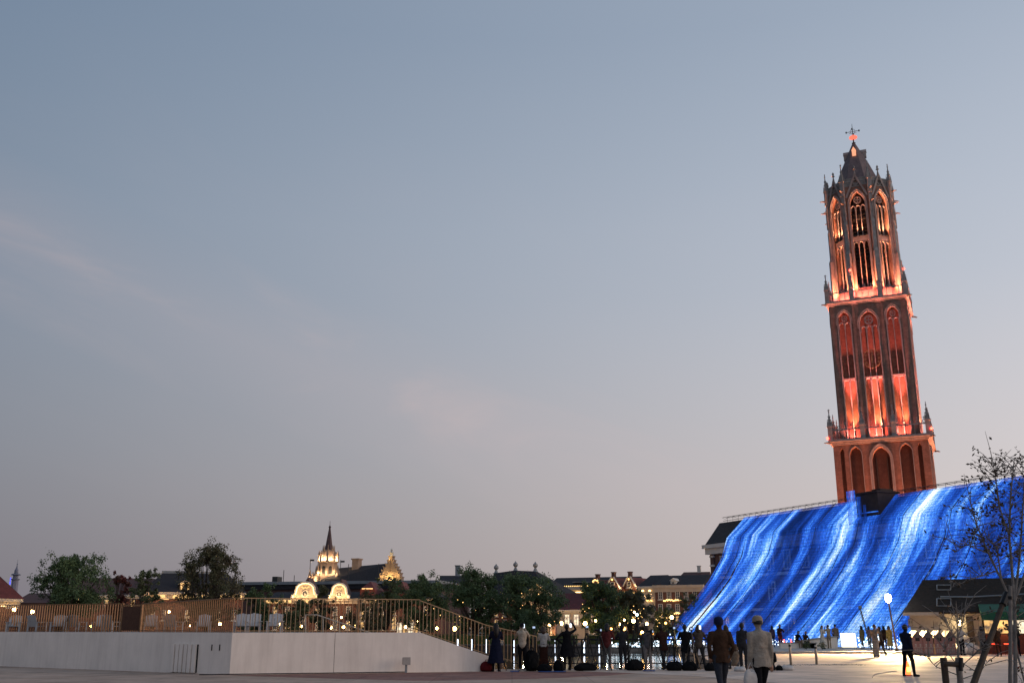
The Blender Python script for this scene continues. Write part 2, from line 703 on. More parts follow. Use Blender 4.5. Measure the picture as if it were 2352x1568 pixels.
def side_copy(objs, k):
    for o in objs:
        c = o.copy()
        COL.objects.link(c)
        c.parent = tower
        c.rotation_euler = (0, 0, k)


def pinnacle(mb, x, y, z, h, w):
    mb.box(x - w / 2, x + w / 2, y - w / 2, y + w / 2, z, z + h * .42)
    mb.box(x - w * .62, x + w * .62, y - w * .62, y + w * .62, z + h * .42, z + h * .46)
    for sx in (-1, 1):
        for sy in (-1, 1):
            mb.lathe([(w * .16, 0), (w * .02, h * .2)], 4, (x + sx * w * .45, y + sy * w * .45, z + h * .46), a0=math.pi / 4)
    mb.lathe([(w * .56, h * .46), (w * .10, h * .88), (w * .26, h * .90), (w * .08, h * .93)], 4, (x, y, z), a0=math.pi / 4)
    for q in (.56, .66, .76):      # crockets
        r = w * .56 * (1 - (q - .46) / .46) + w * .04
        for a in range(4):
            mb.cbox((x + r * math.cos(a * math.pi / 2 + math.pi / 4), y + r * math.sin(a * math.pi / 2 + math.pi / 4), z + h * q), w * .2, w * .2, w * .2, math.pi / 4)
    mb.box(x - w * .07, x + w * .07, y - w * .07, y + w * .07, z + h * .92, z + h)
    mb.box(x - w * .26, x + w * .26, y - w * .06, y + w * .06, z + h * .95, z + h * .975)
    return mb


def balustrade(mb, x0, x1, y, z, h, n):
    step = (x1 - x0) / n
    mb.box(x0, x1, y - .14, y + .14, z, z + .25)
    mb.box(x0, x1, y - .10, y + .10, z + h * .62, z + h * .68)
    for i in range(n + 1):
        x = x0 + i * step
        mb.box(x - .06, x + .06, y - .06, y + .06, z + .2, z + h * .62)
    for i in range(n):
        cx = x0 + (i + .5) * step
        cz = z + h * .80
        r = min(step * .36, h * .15)
        for k in range(4):      # the open diamond
            a, c = k * math.pi / 2, (k + 1) * math.pi / 2
            P = [(cx + rr * math.cos(q) * .9, cz + rr * math.sin(q)) for rr, q in ((r, a), (r, c), (r * .66, c), (r * .66, a))]
            mb.add([(p[0], y - .08, p[1]) for p in P] + [(p[0], y + .08, p[1]) for p in P],
                   [(0, 1, 2, 3), (7, 6, 5, 4), (0, 4, 5, 1), (2, 6, 7, 3)])
        mb.box(cx - .05, cx + .05, y - .05, y + .05, cz + r * .95, cz + r + h * .14)
        mb.box(cx - .18, cx + .18, y - .04, y + .04, cz + r + h * .05, cz + r + h * .09)
    return mb


def tracery(mb, cx, w, zs, za, y0, y1, lights):
    """rosette and cusped lights in an arch head"""
    rr = w * .26
    cz = zs + (za - zs) * .40 + rr * .2
    ring(mb, cx, cz, rr * .82, rr * .18, y0, y1, 14)
    for k in range(4):
        a = k * math.pi / 2 + math.pi / 4
        ring(mb, cx + rr * .42 * math.cos(a), cz + rr * .42 * math.sin(a), rr * .3, rr * .12, y0, y1, 8)
    lw = w / lights
    for i in range(lights):
        c = cx - w / 2 + lw * (i + .5)
        arch_band(mb, c, lw * .72, zs - lw * .9, zs - lw * .35, zs + lw * .12, lw * .13, y0, y1, 4)
    return mb


# ---- lower stage
side = []
ops1 = [(0, 3.75, 4, 32.9, 35.6), (-5.15, 2.5, 4, 34.2, 35.9), (5.15, 2.5, 4, 34.2, 35.9), (-7.95, .85, 4, 34.9, 35.8), (7.95, .85, 4, 34.9, 35.8)]
b = MB()
wall_arches(b, -H1, H1, 0, Z1 - .9, ops1, 1.5, -H1)
side.append(b.build('lower_wall', m_tbrick, tower))
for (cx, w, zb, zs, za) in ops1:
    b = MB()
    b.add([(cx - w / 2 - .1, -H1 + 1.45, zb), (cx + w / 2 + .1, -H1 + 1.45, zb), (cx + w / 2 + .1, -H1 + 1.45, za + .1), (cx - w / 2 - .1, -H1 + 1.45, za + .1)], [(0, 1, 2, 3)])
    side.append(b.build('blind_niche', M('niche_shade_brick', (.062, .026, .022), .85, 0, .2, 1.0, 0, brick=(.44, .17, .016, (.12, .08, .07))), tower))  # brick colour darkened to paint the shade inside the arches
b = MB()
arch_band(b, 0, 3.75, 4, 32.9, 35.6, .32, -H1 - .22, -H1 + .3)
arch_band(b, 0, 4.45, 4, 32.9, 36.0, .22, -H1 - .36, -H1 + .1)
for (cx, w, zb, zs, za) in ops1[1:3]:
    arch_band(b, cx, w, zb, zs, za, .14, -H1 - .08, -H1 + .1)
side.append(b.build('arch_moulding', m_tstone, tower))
b = MB()
for x in (-1.1, 1.1):
    b.box(x - .09, x + .09, -H1 + 1.1, -H1 + 1.4, 4, 33.5)
side.append(b.build('mullion', m_tdark, tower))
b = MB()
for (o_, za_, zb_) in ((.25, Z1 - .9, Z1 - .6), (.5, Z1 - .6, Z1 - .3), (.85, Z1 - .3, Z1)):
    b.box(-H1 - o_, H1 + o_, -H1 - o_, H1 + o_, za_, zb_)
b.build('lower_cornice', m_tstone, tower)
b = MB()
balustrade(b, -H1 - .3, H1 + .3, -H1 - .45, Z1, 3.3, 15)
side.append(b.build('lower_balustrade', m_tgrey, tower))
# ---- middle stage
ops2 = [(0, 3.75, Z1 + .4, 61.0, 63.6), (-5.2, 2.55, Z1 + .4, 62.2, 64.0), (5.2, 2.55, Z1 + .4, 62.2, 64.0)]
b = MB()
wall_arches(b, -H2, H2, Z1, Z2 - .8, ops2, 1.15, -H2)
side.append(b.build('middle_wall', M('tower_weathered_brick', (.21, .14, .115), .88, 0, .25, .9, 0, brick=(.44, .17, .016, (.17, .15, .13))), tower))
for (cx, w, zb, zs, za) in ops2:
    b = MB()
    b.add([(cx - w / 2 - .1, -H2 + 1.1, zb), (cx + w / 2 + .1, -H2 + 1.1, zb), (cx + w / 2 + .1, -H2 + 1.1, za + .1), (cx - w / 2 - .1, -H2 + 1.1, za + .1)], [(0, 1, 2, 3)])
    side.append(b.build('niche_panel', m_tpanel, tower))
for (cx, w, zb, zs, za) in ops2:
    b = MB()
    arch_band(b, cx, w, zb, zs, za, .26, -H2 - .2, -H2 + .25)
    arch_band(b, cx, w + .7, zs - 1, zs, za + .36, .14, -H2 - .3, -H2 + .05)
    side.append(b.build('window_moulding', m_tstone, tower))
for (cx, w, zb, zs, za) in ops2:
    b = tracery(MB(), cx, w, zs - .6, za, -H2 + .55, -H2 + .85, 3 if cx == 0 else 2)
    side.append(b.build('window_tracery', m_tgrey, tower))
for (cx, w, zb, zs, za) in ops2:
    b = MB()
    nl = 3 if cx == 0 else 2
    for i in range(1, nl):
        x = cx - w / 2 + w * i / nl
        b.box(x - .09, x + .09, -H2 + .5, -H2 + 1.0, zb, zs - .4)
    zt = 49.8
    b.box(cx - w / 2, cx + w / 2, -H2 + .4, -H2 + 1.05, zt, zt + .3)
    lw = w / nl
    for i in range(nl):
        c = cx - w / 2 + lw * (i + .5)
        arch_band(b, c, lw * .74, zt - lw, zt - lw * .5, zt - .1, lw * .12, -H2 + .45, -H2 + .8, 4)
    side.append(b.build('window_mullion', m_tstone, tower))
b = MB()
for x in (-H2 + .35, H2 - .35, -3.1, 3.1):
    b.box(x - .28, x + .28, -H2 - .12, -H2 + .2, Z1, Z2 - 1)
side.append(b.build('wall_rib', MATS['tower_weathered_brick'], tower))
for o_, za_, zb_ in ((.2, Z2 - .8, Z2 - .5), (.45, Z2 - .5, Z2 - .25), (.75, Z2 - .25, Z2)):
    MB().box(-H2 - o_, H2 + o_, -H2 - o_, H2 + o_, za_, zb_).build('upper_cornice', m_tstone, tower)
b = MB()
balustrade(b, -H2 - .2, H2 + .2, -H2 - .35, Z2, 3.0, 13)
side.append(b.build('upper_balustrade', m_tgrey, tower))
# clock dial: numerals, ring and hands in front of the middle window
for k in (0, 1):
    ck = link('clock', None, tower, None, math.pi / 2 * k) if False else thing('clock', None, None, (0, 0, 0), math.pi / 2 * k)
    ck.parent = tower
    b = MB()
    for i in range(12):
        a = i * math.pi / 6
        c = (1.55 * math.sin(a), -H2 - .1, 53.6 + 1.55 * math.cos(a))
        for q in (-.08, .08):
            dx, dz = math.sin(a), math.cos(a)
            px, pz = c[0] + q * dz, c[2] - q * dx
            b.add([(px - dx * .27 - dz * .045, c[1], pz - dz * .27 + dx * .045), (px - dx * .27 + dz * .045, c[1], pz - dz * .27 - dx * .045),
                   (px + dx * .27 + dz * .045, c[1], pz + dz * .27 - dx * .045), (px + dx * .27 - dz * .045, c[1], pz + dz * .27 + dx * .045)], [(0, 1, 2, 3)])
    ring(b, 0, 53.6, 1.9, .07, -H2 - .12, -H2 - .05, 24)
    b.build('numeral_ring', m_gold, ck)
    for nm, ln, wd, ang in (('minute_hand', 1.45, .09, math.radians(8)), ('hour_hand', 1.0, .13, math.radians(184))):
        b = MB()
        dx, dz = math.sin(ang), math.cos(ang)
        y = -H2 - .16
        b.add([(-dz * wd, y, 53.6 + dx * wd), (dz * wd, y, 53.6 - dx * wd), (dz * wd * .4 + dx * ln, y, 53.6 - dx * wd * .4 + dz * ln), (-dz * wd * .4 + dx * ln, y, 53.6 + dx * wd * .4 + dz * ln)], [(0, 1, 2, 3)])
        b.build(nm, m_gold, ck)
for k in (1, 2, 3):
    side_copy(side, k * math.pi / 2)
# pinnacles round both galleries
mp1 = pinnacle(MB(), 0, 0, 0, 6.4, .95).mesh('pinnacle', m_tgrey)
mp2 = pinnacle(MB(), 0, 0, 0, 6.2, .9).mesh('pinnacle', m_tgrey)
for (hw, z, me, pos) in ((H1 + .3, Z1, mp1, (-1, -.32, .32)), (H2 + .25, Z2, mp2, (-1, -.36, .36))):
    for k in range(4):
        a = k * math.pi / 2
        for q in pos:
            x, y = q * hw, -hw
            link('pinnacle', me, tower, (x * math.cos(a) - y * math.sin(a), x * math.sin(a) + y * math.cos(a), z), a)
# gargoyles
mg = MB().tube([(0, 0, 0), (0, -.7, .08), (0, -1.35, -.02)], [.20, .15, .08], 6)
mg = mg.mesh('gargoyle', M('gargoyle_stone', (.14, .12, .11), .9, 0, .2, 2))
for (hw, z) in ((H1 + .6, Z1 - .5), (H2 + .5, Z2 - .5)):
    for k in range(4):
        a = k * math.pi / 2
        for q, sa in ((-1, -.7), (1, .7)):
            x, y = q * hw, -hw
            link('gargoyle', mg, tower, (x * math.cos(a) - y * math.sin(a), x * math.sin(a) + y * math.cos(a), z), a + sa)
# ---- octagon belfry
FW = 2 * AP * math.tan(math.pi / 8)
ZW = 69.0
oct_parts = []
opo = [(0, 3.3, ZW, 87.2, 90.2)]
b = MB()
wall_arches(b, -FW / 2, FW / 2, Z2, 91.6, opo, 1.3, -AP)
oct_parts.append(b.build('belfry_wall', m_tbrick, tower))
b = MB()
arch_band(b, 0, 3.3, ZW, 87.2, 90.2, .3, -AP - .15, -AP + .3)
arch_band(b, 0, 3.95, ZW, 87.2, 90.6, .2, -AP - .3, -AP)
oct_parts.append(b.build('belfry_moulding', m_tstone, tower))
b = MB()
tracery(b, 0, 3.3, 87.1, 90.2, -AP + .5, -AP + .85, 3)
for i in (-1, 1):
    b.box(i * .55 - .08, i * .55 + .08, -AP + .5, -AP + .85, ZW, 86.5)
b.box(-1.65, 1.65, -AP + .4, -AP + .9, 79.3, 80.5)
for i in (-1, 0, 1):
    arch_band(b, i * 1.1, .8, 77.9, 78.5, 79.2, .14, -AP + .45, -AP + .8, 4)
oct_parts.append(b.build('belfry_tracery', m_tstone, tower))
b = MB()
for i in range(22):      # louvres, set deep
    z = ZW + .4 + i * .8
    b.add([(-1.7, -AP + 1.05, z), (1.7, -AP + 1.05, z), (1.7, -AP + 1.5, z + .5), (-1.7, -AP + 1.5, z + .5)], [(0, 1, 2, 3)])
oct_parts.append(b.build('louvre', m_tdark, tower))
b = MB()      # steep gable over each face
gz0, gz1 = 90.4, 94.5
for (y0, y1, t0, t1) in ((-AP - .25, -AP + .15, 0, .38),):
    P = [(-FW / 2 + .35, 89.0), (0, gz1), (FW / 2 - .35, 89.0)]
    Q = [(-FW / 2 + .8, 89.0), (0, gz1 - .95), (FW / 2 - .8, 89.0)]
    for i in (0, 1):
        p, q, r, s_ = P[i], P[i + 1], Q[i + 1], Q[i]
        b.add([(p[0], y0, p[1]), (q[0], y0, q[1]), (r[0], y0, r[1]), (s_[0], y0, s_[1]), (p[0], y1, p[1]), (q[0], y1, q[1]), (r[0], y1, r[1]), (s_[0], y1, s_[1])],
              [(3, 2, 1, 0), (0, 1, 5, 4), (2, 3, 7, 6)])
ring(b, 0, 92.3, .55, .14, -AP - .2, -AP + .1, 14)
b.box(-1.2, 1.2, -AP - .12, -AP + .1, 91.35, 91.55)
b.lathe([(.25, gz1 - .2), (.1, gz1 + .5), (.42, gz1 + .75), (.12, gz1 + 1.0), (.3, gz1 + 1.3), (.05, gz1 + 1.7)], 6, (0, -AP, 0))
oct_parts.append(b.build('belfry_gable', m_tstone, tower))
b = MB().box(-FW / 2 + .2, FW / 2 - .2, -AP + .3, -AP + .6, 91.6, 93.2)
for i in range(6):
    b.box(-FW / 2 + .5 + i * .9, -FW / 2 + .7 + i * .9, -AP + .22, -AP + .3, 91.7, 93.0)
b.box(-FW / 2 + .1, FW / 2 - .1, -AP + .2, -AP + .7, 93.2, 93.45)
oct_parts.append(b.build('belfry_parapet', m_tgrey, tower))
# buttress at one corner of the octagon
a8 = math.pi / 8
RC = AP / math.cos(a8)
b = MB()
y = -RC
b.box(-.5, .5, y - .7, y + .5, Z2, 76.5)
b.add([(-.5, y - .7, 76.5), (.5, y - .7, 76.5), (.5, y - .3, 77.4), (-.5, y - .3, 77.4)], [(0, 1, 2, 3)])
b.box(-.4, .4, y - .45, y + .5, 76.5, 83.2)
b.add([(-.4, y - .45, 83.2), (.4, y - .45, 83.2), (.4, y - .1, 84.0), (-.4, y - .1, 84.0)], [(0, 1, 2, 3)])
b.box(-.34, .34, y - .3, y + .5, 83.2, 89.5)
for q in (-.32, .32):
    b.lathe([(.11, 84), (.11, 88), (.02, 89.2)], 6, (q, y - .42, 0))
ob_ = b.build('corner_buttress', m_tgrey, tower)
mpo = pinnacle(MB(), 0, 0, 0, 7.4, .85).mesh('pinnacle', m_tgrey)
for k in range(8):
    a = k * math.pi / 4
    if k:
        for o in oct_parts:
            c = o.copy()
            COL.objects.link(c)
            c.parent = tower
            c.rotation_euler = (0, 0, a)
    c = ob_ if k == 0 else ob_.copy()
    if k:
        COL.objects.link(c)
        c.parent = tower
    c.rotation_euler = (0, 0, a + a8)
    link('pinnacle', mpo, tower, (math.sin(a + a8) * (RC + .1), -math.cos(a + a8) * (RC + .1), 89.5), a + a8)
    for z in (90.4, 87.6):
        link('gargoyle', mg, tower, (math.sin(a + a8) * (RC + .4), -math.cos(a + a8) * (RC + .4), z), a + a8)
# inner drum so that no sky shows through the louvres, roofs
MB().lathe([(AP - 1.6, Z2), (AP - 1.6, 91.5)], 8, a0=a8).build('belfry_core', m_tdark, tower)
MB().lathe([(RC - .2, 92.6), (5.4, 93.6), (5.2, 94.1)], 8, a0=a8).build('lower_roof', m_slate, tower)
rf = MB().lathe([(5.3, 93.9), (3.4, 98.2), (1.75, 101.5), (.24, 104.4)], 8, a0=a8).build('spire_roof', m_slate, tower)
for k in range(0, 8, 2):
    a = k * math.pi / 4
    b = MB()
    b.box(-.42, .42, -2.6, -1.2, 100.4, 101.6)
    b.prism([(-.5, 101.6), (.5, 101.6), (0, 102.4)], -2.7, -1.0)
    dm = b.build('roof_dormer', EM('dormer_glow', (1, .42, .24), 1.1) if k == 0 else m_tstone, rf)
    dm.rotation_euler = (0, 0, a)
b = MB().lathe([(.3, 103.9), (.22, 104.2), (.5, 104.3), (.16, 104.5), (.14, 105.4)], 8)
b.build('finial_shaft', m_iron, tower)
b = MB().lathe([(.3, 105.2), (.95, 105.5), (.95, 105.8), (.25, 106.2)], 12)
b.build('red_beacon', EM('beacon_red', (1, .16, .10), 1.6), tower)
b = MB().tube([(0, 0, 106), (0, 0, 108.9)], [.13, .05], 6)
for a in (0, math.pi / 2):
    b.tube([(-1.5 * math.cos(a), -1.5 * math.sin(a), 107.1), (1.5 * math.cos(a), 1.5 * math.sin(a), 107.1)], .06, 5)
    for s_ in (-1, 1):
        b.lathe([(.05, -.25), (.25, 0), (.05, .25)], 5, (1.5 * s_ * math.cos(a), 1.5 * s_ * math.sin(a), 107.1))
        b.tube([(s_ * .9 * math.cos(a), s_ * .9 * math.sin(a), 106.7), (s_ * .3 * math.cos(a), s_ * .3 * math.sin(a), 106.9)], .04, 4)
ring(b, 0, 107.1, .55, .07, -.04, .04, 12)
b.build('weather_cross', m_iron, tower)
# warning lamps
ml = MB().ball((0, 0, 0), .28, 8, 5).mesh('warning_lamp', m_red_lamp)
for (x, y, z) in ((-H1 - .9, -H1 - .9, Z1 + .5), (H1 + .95, -H1 - .9, Z1 + 1.0), (-2.9, -AP - .8, 72.8), (RC + .6, -2.0, 73.4)):
    link('warning_lamp', ml, tower, (x, y, z))
# floodlights: fittings on the galleries, each with its beam
mf = MB().box(-.35, .35, -.2, .2, 0, .28).mesh('floodlight', [m_iron])
RED = (1.0, .40, .20)
PINK = (1.0, .225, .175)


def flood(x, y, z, e, aim, spot, col, k=0.0, size=.25):
    ca, sa = math.cos(k), math.sin(k)
    p = (x * ca - y * sa, x * sa + y * ca, z)
    f_ = link('floodlight', mf, tower, (p[0], p[1], p[2] - .5), k)
    av = (aim[0] * ca - aim[1] * sa, aim[0] * sa + aim[1] * ca, aim[2])
    lamp_light('floodlight_beam', 'SPOT', p, e, col, tower, size, spot, .5, av)


for k in (0, 1, 3):
    a = k * math.pi / 2
    for cx, e in ((0, 120000), (-5.2, 105000), (5.2, 105000)):
        flood(cx + .15, -H2 - 1.15, Z1 + .7, e, (0, .115, 1), math.radians(20), PINK, a)
        flood(cx + .25, -H2 - .35, Z1 + .75, e * .13, (0, .12, 1), math.radians(48), RED, a)
        flood(cx - .4, -H2 - .85, Z1 + .7, e * .016, (0, .9, 1), math.radians(140), PINK, a)
    # washes on the wall below the first gallery
    for cx, e in ((-8.6, 56000), (-3.4, 56000), (3.4, 56000), (8.7, 56000)):
        flood(cx, -H1 - 4.2, 4, e, (0, .10, 1), math.radians(50), (1, .30, .14), a, .5)
for k in range(8):
    if k in (3, 4, 5):
        continue
    a = k * math.pi / 4
    for q in (-1.5, 0, 1.5):
        flood(q, -AP - 1.15, Z2 + .7, 1500, (0, .9, 1), math.radians(130), PINK, a, .5)
    for q in (-1.95, 1.95):
        flood(q, -AP - .8, Z2 + .9, 26000, (0, .09, 1), math.radians(44), (1, .27, .11), a)
    for q in (-1.1, 0, 1.1):
        flood(q, -AP + .3, ZW + .3, 9000, (0, .03, 1), math.radians(30), RED, a)
        flood(q, -AP + .3, 80.8, 5200, (0, .05, 1), math.radians(60), RED, a)

# ------------------------------------------------------------------ the long building wrapped in the LED curtain
DV = Vector((-.4308, .9025, 0)).normalized()      # along the facade, going away
NV = Vector((DV.y, -DV.x, 0))                     # into the building
A0 = gnd(2080, 1491)
L_RZ = math.atan2(DV.y, DV.x)


def LW(t, w, z):
    """building coordinates (along, inward, up) -> local coordinates of its Empty"""
    return (t, -w, z)


WF, WR, ZE, ZR = 10.3, 11.9, 10.3, 13.15
TA, TB = -16.0, 37.4
hall = thing('brick_hall', 'long three storey brick hall with dark roof under the blue light curtain', 'building', A0, L_RZ)
m_hbrick = M('hall_brick', (.115, .055, .048), .85, 0, .2, 1.0, 0, brick=(.3, .09, .012, (.14, .11, .1)))
m_hroof = M('hall_roof_tile', (.035, .032, .034), .75, 0, .25, 2.5, .3)
m_white = M('white_paint', (.62, .60, .57), .6, 0, .08, 2)
m_glass = M('dark_glass', (.03, .035, .04), .12, 0, .0, spec=.6)
b = MB()
b.box(TA, TB, -WF - 8, -WF, 0, ZE)
b.build('wall', m_hbrick, hall)
b = MB()
e0, e1 = WF - .55, WF + 8.6
b.prism([(0, 0)], 0, 0) if False else None
RB = WF + 7.5
for (t0, t1) in ((TA - .2, TB + .35),):
    vs = [LW(t0, e0, ZE + .35), LW(t1, e0, ZE + .35), LW(t1, WR, ZR), LW(t0, WR, ZR), LW(t0, RB, ZR - .02), LW(t1, RB, ZR - .02),
          LW(t0, e0 + .3, ZE + .1), LW(t1, e0 + .3, ZE + .1)]
    b.add(vs, [(0, 1, 2, 3), (3, 2, 5, 4), (1, 5, 2), (0, 3, 4), (0, 6, 7, 1)])
b.build('roof', m_hroof, hall)
b = MB()
b.box(TA - .2, TB + .45, -WF, -WF + .55, ZE - .75, ZE - .1)
b.box(TA - .3, TB + .7, -WF, -WF + .8, ZE - .1, ZE + .3)
b.box(TB - .1, TB + .45, -WF - 7.8, -WF, ZE - .75, ZE - .1)
b.build('cornice', m_white, hall)
for z in (3.3, 6.8):
    MB().box(TA, TB + .08, -WF + .002, -WF + .1, z, z + .28).build('stone_band', m_white, hall)
MB().box(TB - .5, TB + .12, -WF + .003, -WF + .14, 0, ZE - .75).build('corner_quoin', m_hbrick, hall)
for z in (8.2, 6.2, 4.6, 9.2):
    MB().box(TB - .55, TB + .18, -WF - .5, -WF + .2, z, z + .22).build('quoin_stone', m_white, hall)


def window_mesh(w, h, fr=.1, bars=(1, 2), mat=None, depth=.12):
    f = MB()
    f.frame(-w / 2, w / 2, 0, h, fr, -depth, .02)
    for i in range(bars[0]):
        x = -w / 2 + w * (i + 1) / (bars[0] + 1)
        f.box(x - .025, x + .025, -depth * .7, -.01, fr, h - fr)
    for i in range(bars[1]):
        z = h * (i + 1) / (bars[1] + 1)
        f.box(-w / 2 + fr, w / 2 - fr, -depth * .66, -.015, z - .025, z + .025)
    return f.mesh('window_frame', mat or m_white)


def pane_mesh(w, h, mat):
    return MB().add([(-w / 2 + .03, -.03, .03), (w / 2 - .03, -.03, .03), (w / 2 - .03, -.03, h - .03), (-w / 2 + .03, -.03, h - .03)], [(0, 1, 2, 3)]).mesh('pane', mat)


# facade windows face -n (towards the plaza): local +y
wmesh, pmesh = window_mesh(1.15, 2.0, .13), pane_mesh(1.15, 2.0, M('pale_glass', (.09, .10, .12), .15, 0, 0, spec=.6))
for z in (.9, 4.2, 7.3):
    t = TB - 2.2
    while t > TA:
        w_ = link('window', wmesh, hall, (t, -WF, z), math.pi)
        link('pane', pmesh, w_)
        t -= 2.65
# chimney stack breaking through the curtain, light truss along the ridge
m_dkbrick = M('chimney_brick', (.05, .035, .032), .9, 0, .2, 2, .2)


def t_for_x(x, w, z):
    lo, hi = -30.0, 60.0
    for _ in range(40):
        m = (lo + hi) / 2
        p = A0 + DV * m + NV * w + Vector((0, 0, z))
        u = W_PH / 2 + FPX * p.x / (p.y * CP + (z - CAM_Z) * SP)
        if u > x:
            lo = m
        else:
            hi = m
    return lo


tc0, tc1 = t_for_x(2016, WR - 2.3, 13), t_for_x(1966, WR - 2.3, 13)
b = MB()
b.box(tc0, tc1, -WR - .2, -WR + 2.3, ZR - 1.7, ZR + .35)
b.box(tc0 - .12, tc1 + .12, -WR - .35, -WR + 2.45, ZR + .35, ZR + .5)
b.box(tc0 + .3, (tc0 + tc1) / 2, -WR, -WR + 1.6, ZR + .5, ZR + .75)
b.build('chimney', m_dkbrick, hall)
b = MB()
dz = .55
for (w_, z_) in ((WR - .2, ZR + .14), (WR - .2, ZR + dz), (WR + .2, ZR + dz - .05)):
    b.tube([LW(TA, w_, z_), LW(TB - .6, w_, z_)], .026, 5)
n = int((TB - .6 - TA) / 1.0)
for i in range(n + 1):
    t = TA + i * 1.0
    b.tube([LW(t, WR - .2, ZR - .05), LW(t, WR - .2, ZR + dz)], .02, 4)
    b.tube([LW(t, WR - .2, ZR + dz), LW(t, WR + .2, ZR + dz - .05)], .018, 4)
    if i % 2 == 0:
        b.tube([LW(t, WR - .2, ZR + .14), LW(t + 1.0, WR - .2, ZR + dz)], .012, 4)
tr = b.build('ridge_truss', m_iron, hall)

# ---- the curtain: strands of LEDs from the ridge over the eaves down to the plaza
ml_ = bpy.data.materials.new('led_strand')
ml_.use_nodes = True
nt = ml_.node_tree
nt.nodes.clear()
N, Lk = nt.nodes, nt.links
uv = N.new('ShaderNodeUVMap')
uv.uv_map = 'strand'
sep = N.new('ShaderNodeSeparateXYZ')
Lk.new(uv.outputs[0], sep.inputs[0])
U, V = sep.outputs[0], sep.outputs[1]


def noise_uv(su, sv, off, detail=3.0, dist=0.0, rough=.55):
    c = N.new('ShaderNodeCombineXYZ')
    Lk.new(math_node(nt, 'MULTIPLY_ADD', U, su, off), c.inputs[0])
    Lk.new(math_node(nt, 'MULTIPLY', V, sv), c.inputs[1])
    n_ = N.new('ShaderNodeTexNoise')
    n_.inputs['Scale'].default_value = 1
    n_.inputs['Detail'].default_value = detail
    n_.inputs['Distortion'].default_value = dist
    n_.inputs['Roughness'].default_value = rough
    Lk.new(c.outputs[0], n_.inputs[0])
    return n_.outputs[0]


big = noise_uv(.30, .045, 3.7, 1.5, .5)
mid = noise_uv(.62, .07, 11.3, 4.0, .9)
fine = noise_uv(3.1, .45, 5.0, 3.0, .3)
per = noise_uv(9.0, .05, 0.0, 0.0)
s1 = math_node(nt, 'MULTIPLY', big, .88)
s2 = math_node(nt, 'MULTIPLY_ADD', mid, .50, s1)
s3 = math_node(nt, 'MULTIPLY_ADD', fine, .16, s2)
spk = noise_uv(6.5, 5.0, 2.0, 2.0)
s3 = math_node(nt, 'MULTIPLY_ADD', spk, .22, s3)
s4 = math_node(nt, 'SUBTRACT', s3, .41)
s4 = math_node(nt, 'MULTIPLY_ADD', V, .0035, s4)
s4 = math_node(nt, 'MULTIPLY_ADD', s4, 1.12, -.065)
cr = ramp(nt, [(.28, (.004, .016, .10)), (.43, (.009, .045, .30)), (.52, (.016, .095, .56)), (.60, (.07, .27, .88)), (.67, (.34, .60, 1.05)), (.76, (.95, 1.08, 1.15))], 'LINEAR')
Lk.new(s4, cr.inputs[0])
# lamps sit apart on the strand, strands differ a little in brightness
dots = math_node(nt, 'SINE', math_node(nt, 'MULTIPLY', V, 2 * math.pi / .34))
dots = math_node(nt, 'MULTIPLY_ADD', dots, .14, .86)
pv = math_node(nt, 'MULTIPLY_ADD', per, 1.1, .45)
st = math_node(nt, 'MULTIPLY', dots, pv)
em = N.new('ShaderNodeEmission')
Lk.new(cr.outputs[0], em.inputs[0])
Lk.new(math_node(nt, 'MULTIPLY', st, 1.75), em.inputs[1])
om = N.new('ShaderNodeOutputMaterial')
Lk.new(em.outputs[0], om.inputs[0])

curtain = thing('led_curtain', 'glowing blue LED light curtain with white streaks draped from roof to plaza', 'light curtain', A0, L_RZ)
PROF = [(WR - .12, ZR + .22), (WF - 1.05, ZE + .72), (8.55, 8.85), (6.9, 6.5), (5.1, 4.55), (3.2, 2.75), (1.4, 1.15), (.15, .08)]
t_bot = t_for_x(1512, .15, .1)
t_top = t_for_x(1712, WR, ZR)
rng = random.Random(4)


def prof_pts(sag):
    pts = []
    for i in range(len(PROF) - 1):
        (w0, z0), (w1, z1) = PROF[i], PROF[i + 1]
        k = 4
        for j in range(k):
            f_ = j / k
            pts.append((w0 + (w1 - w0) * f_, z0 + (z1 - z0) * f_))
    pts.append(PROF[-1])
    return pts


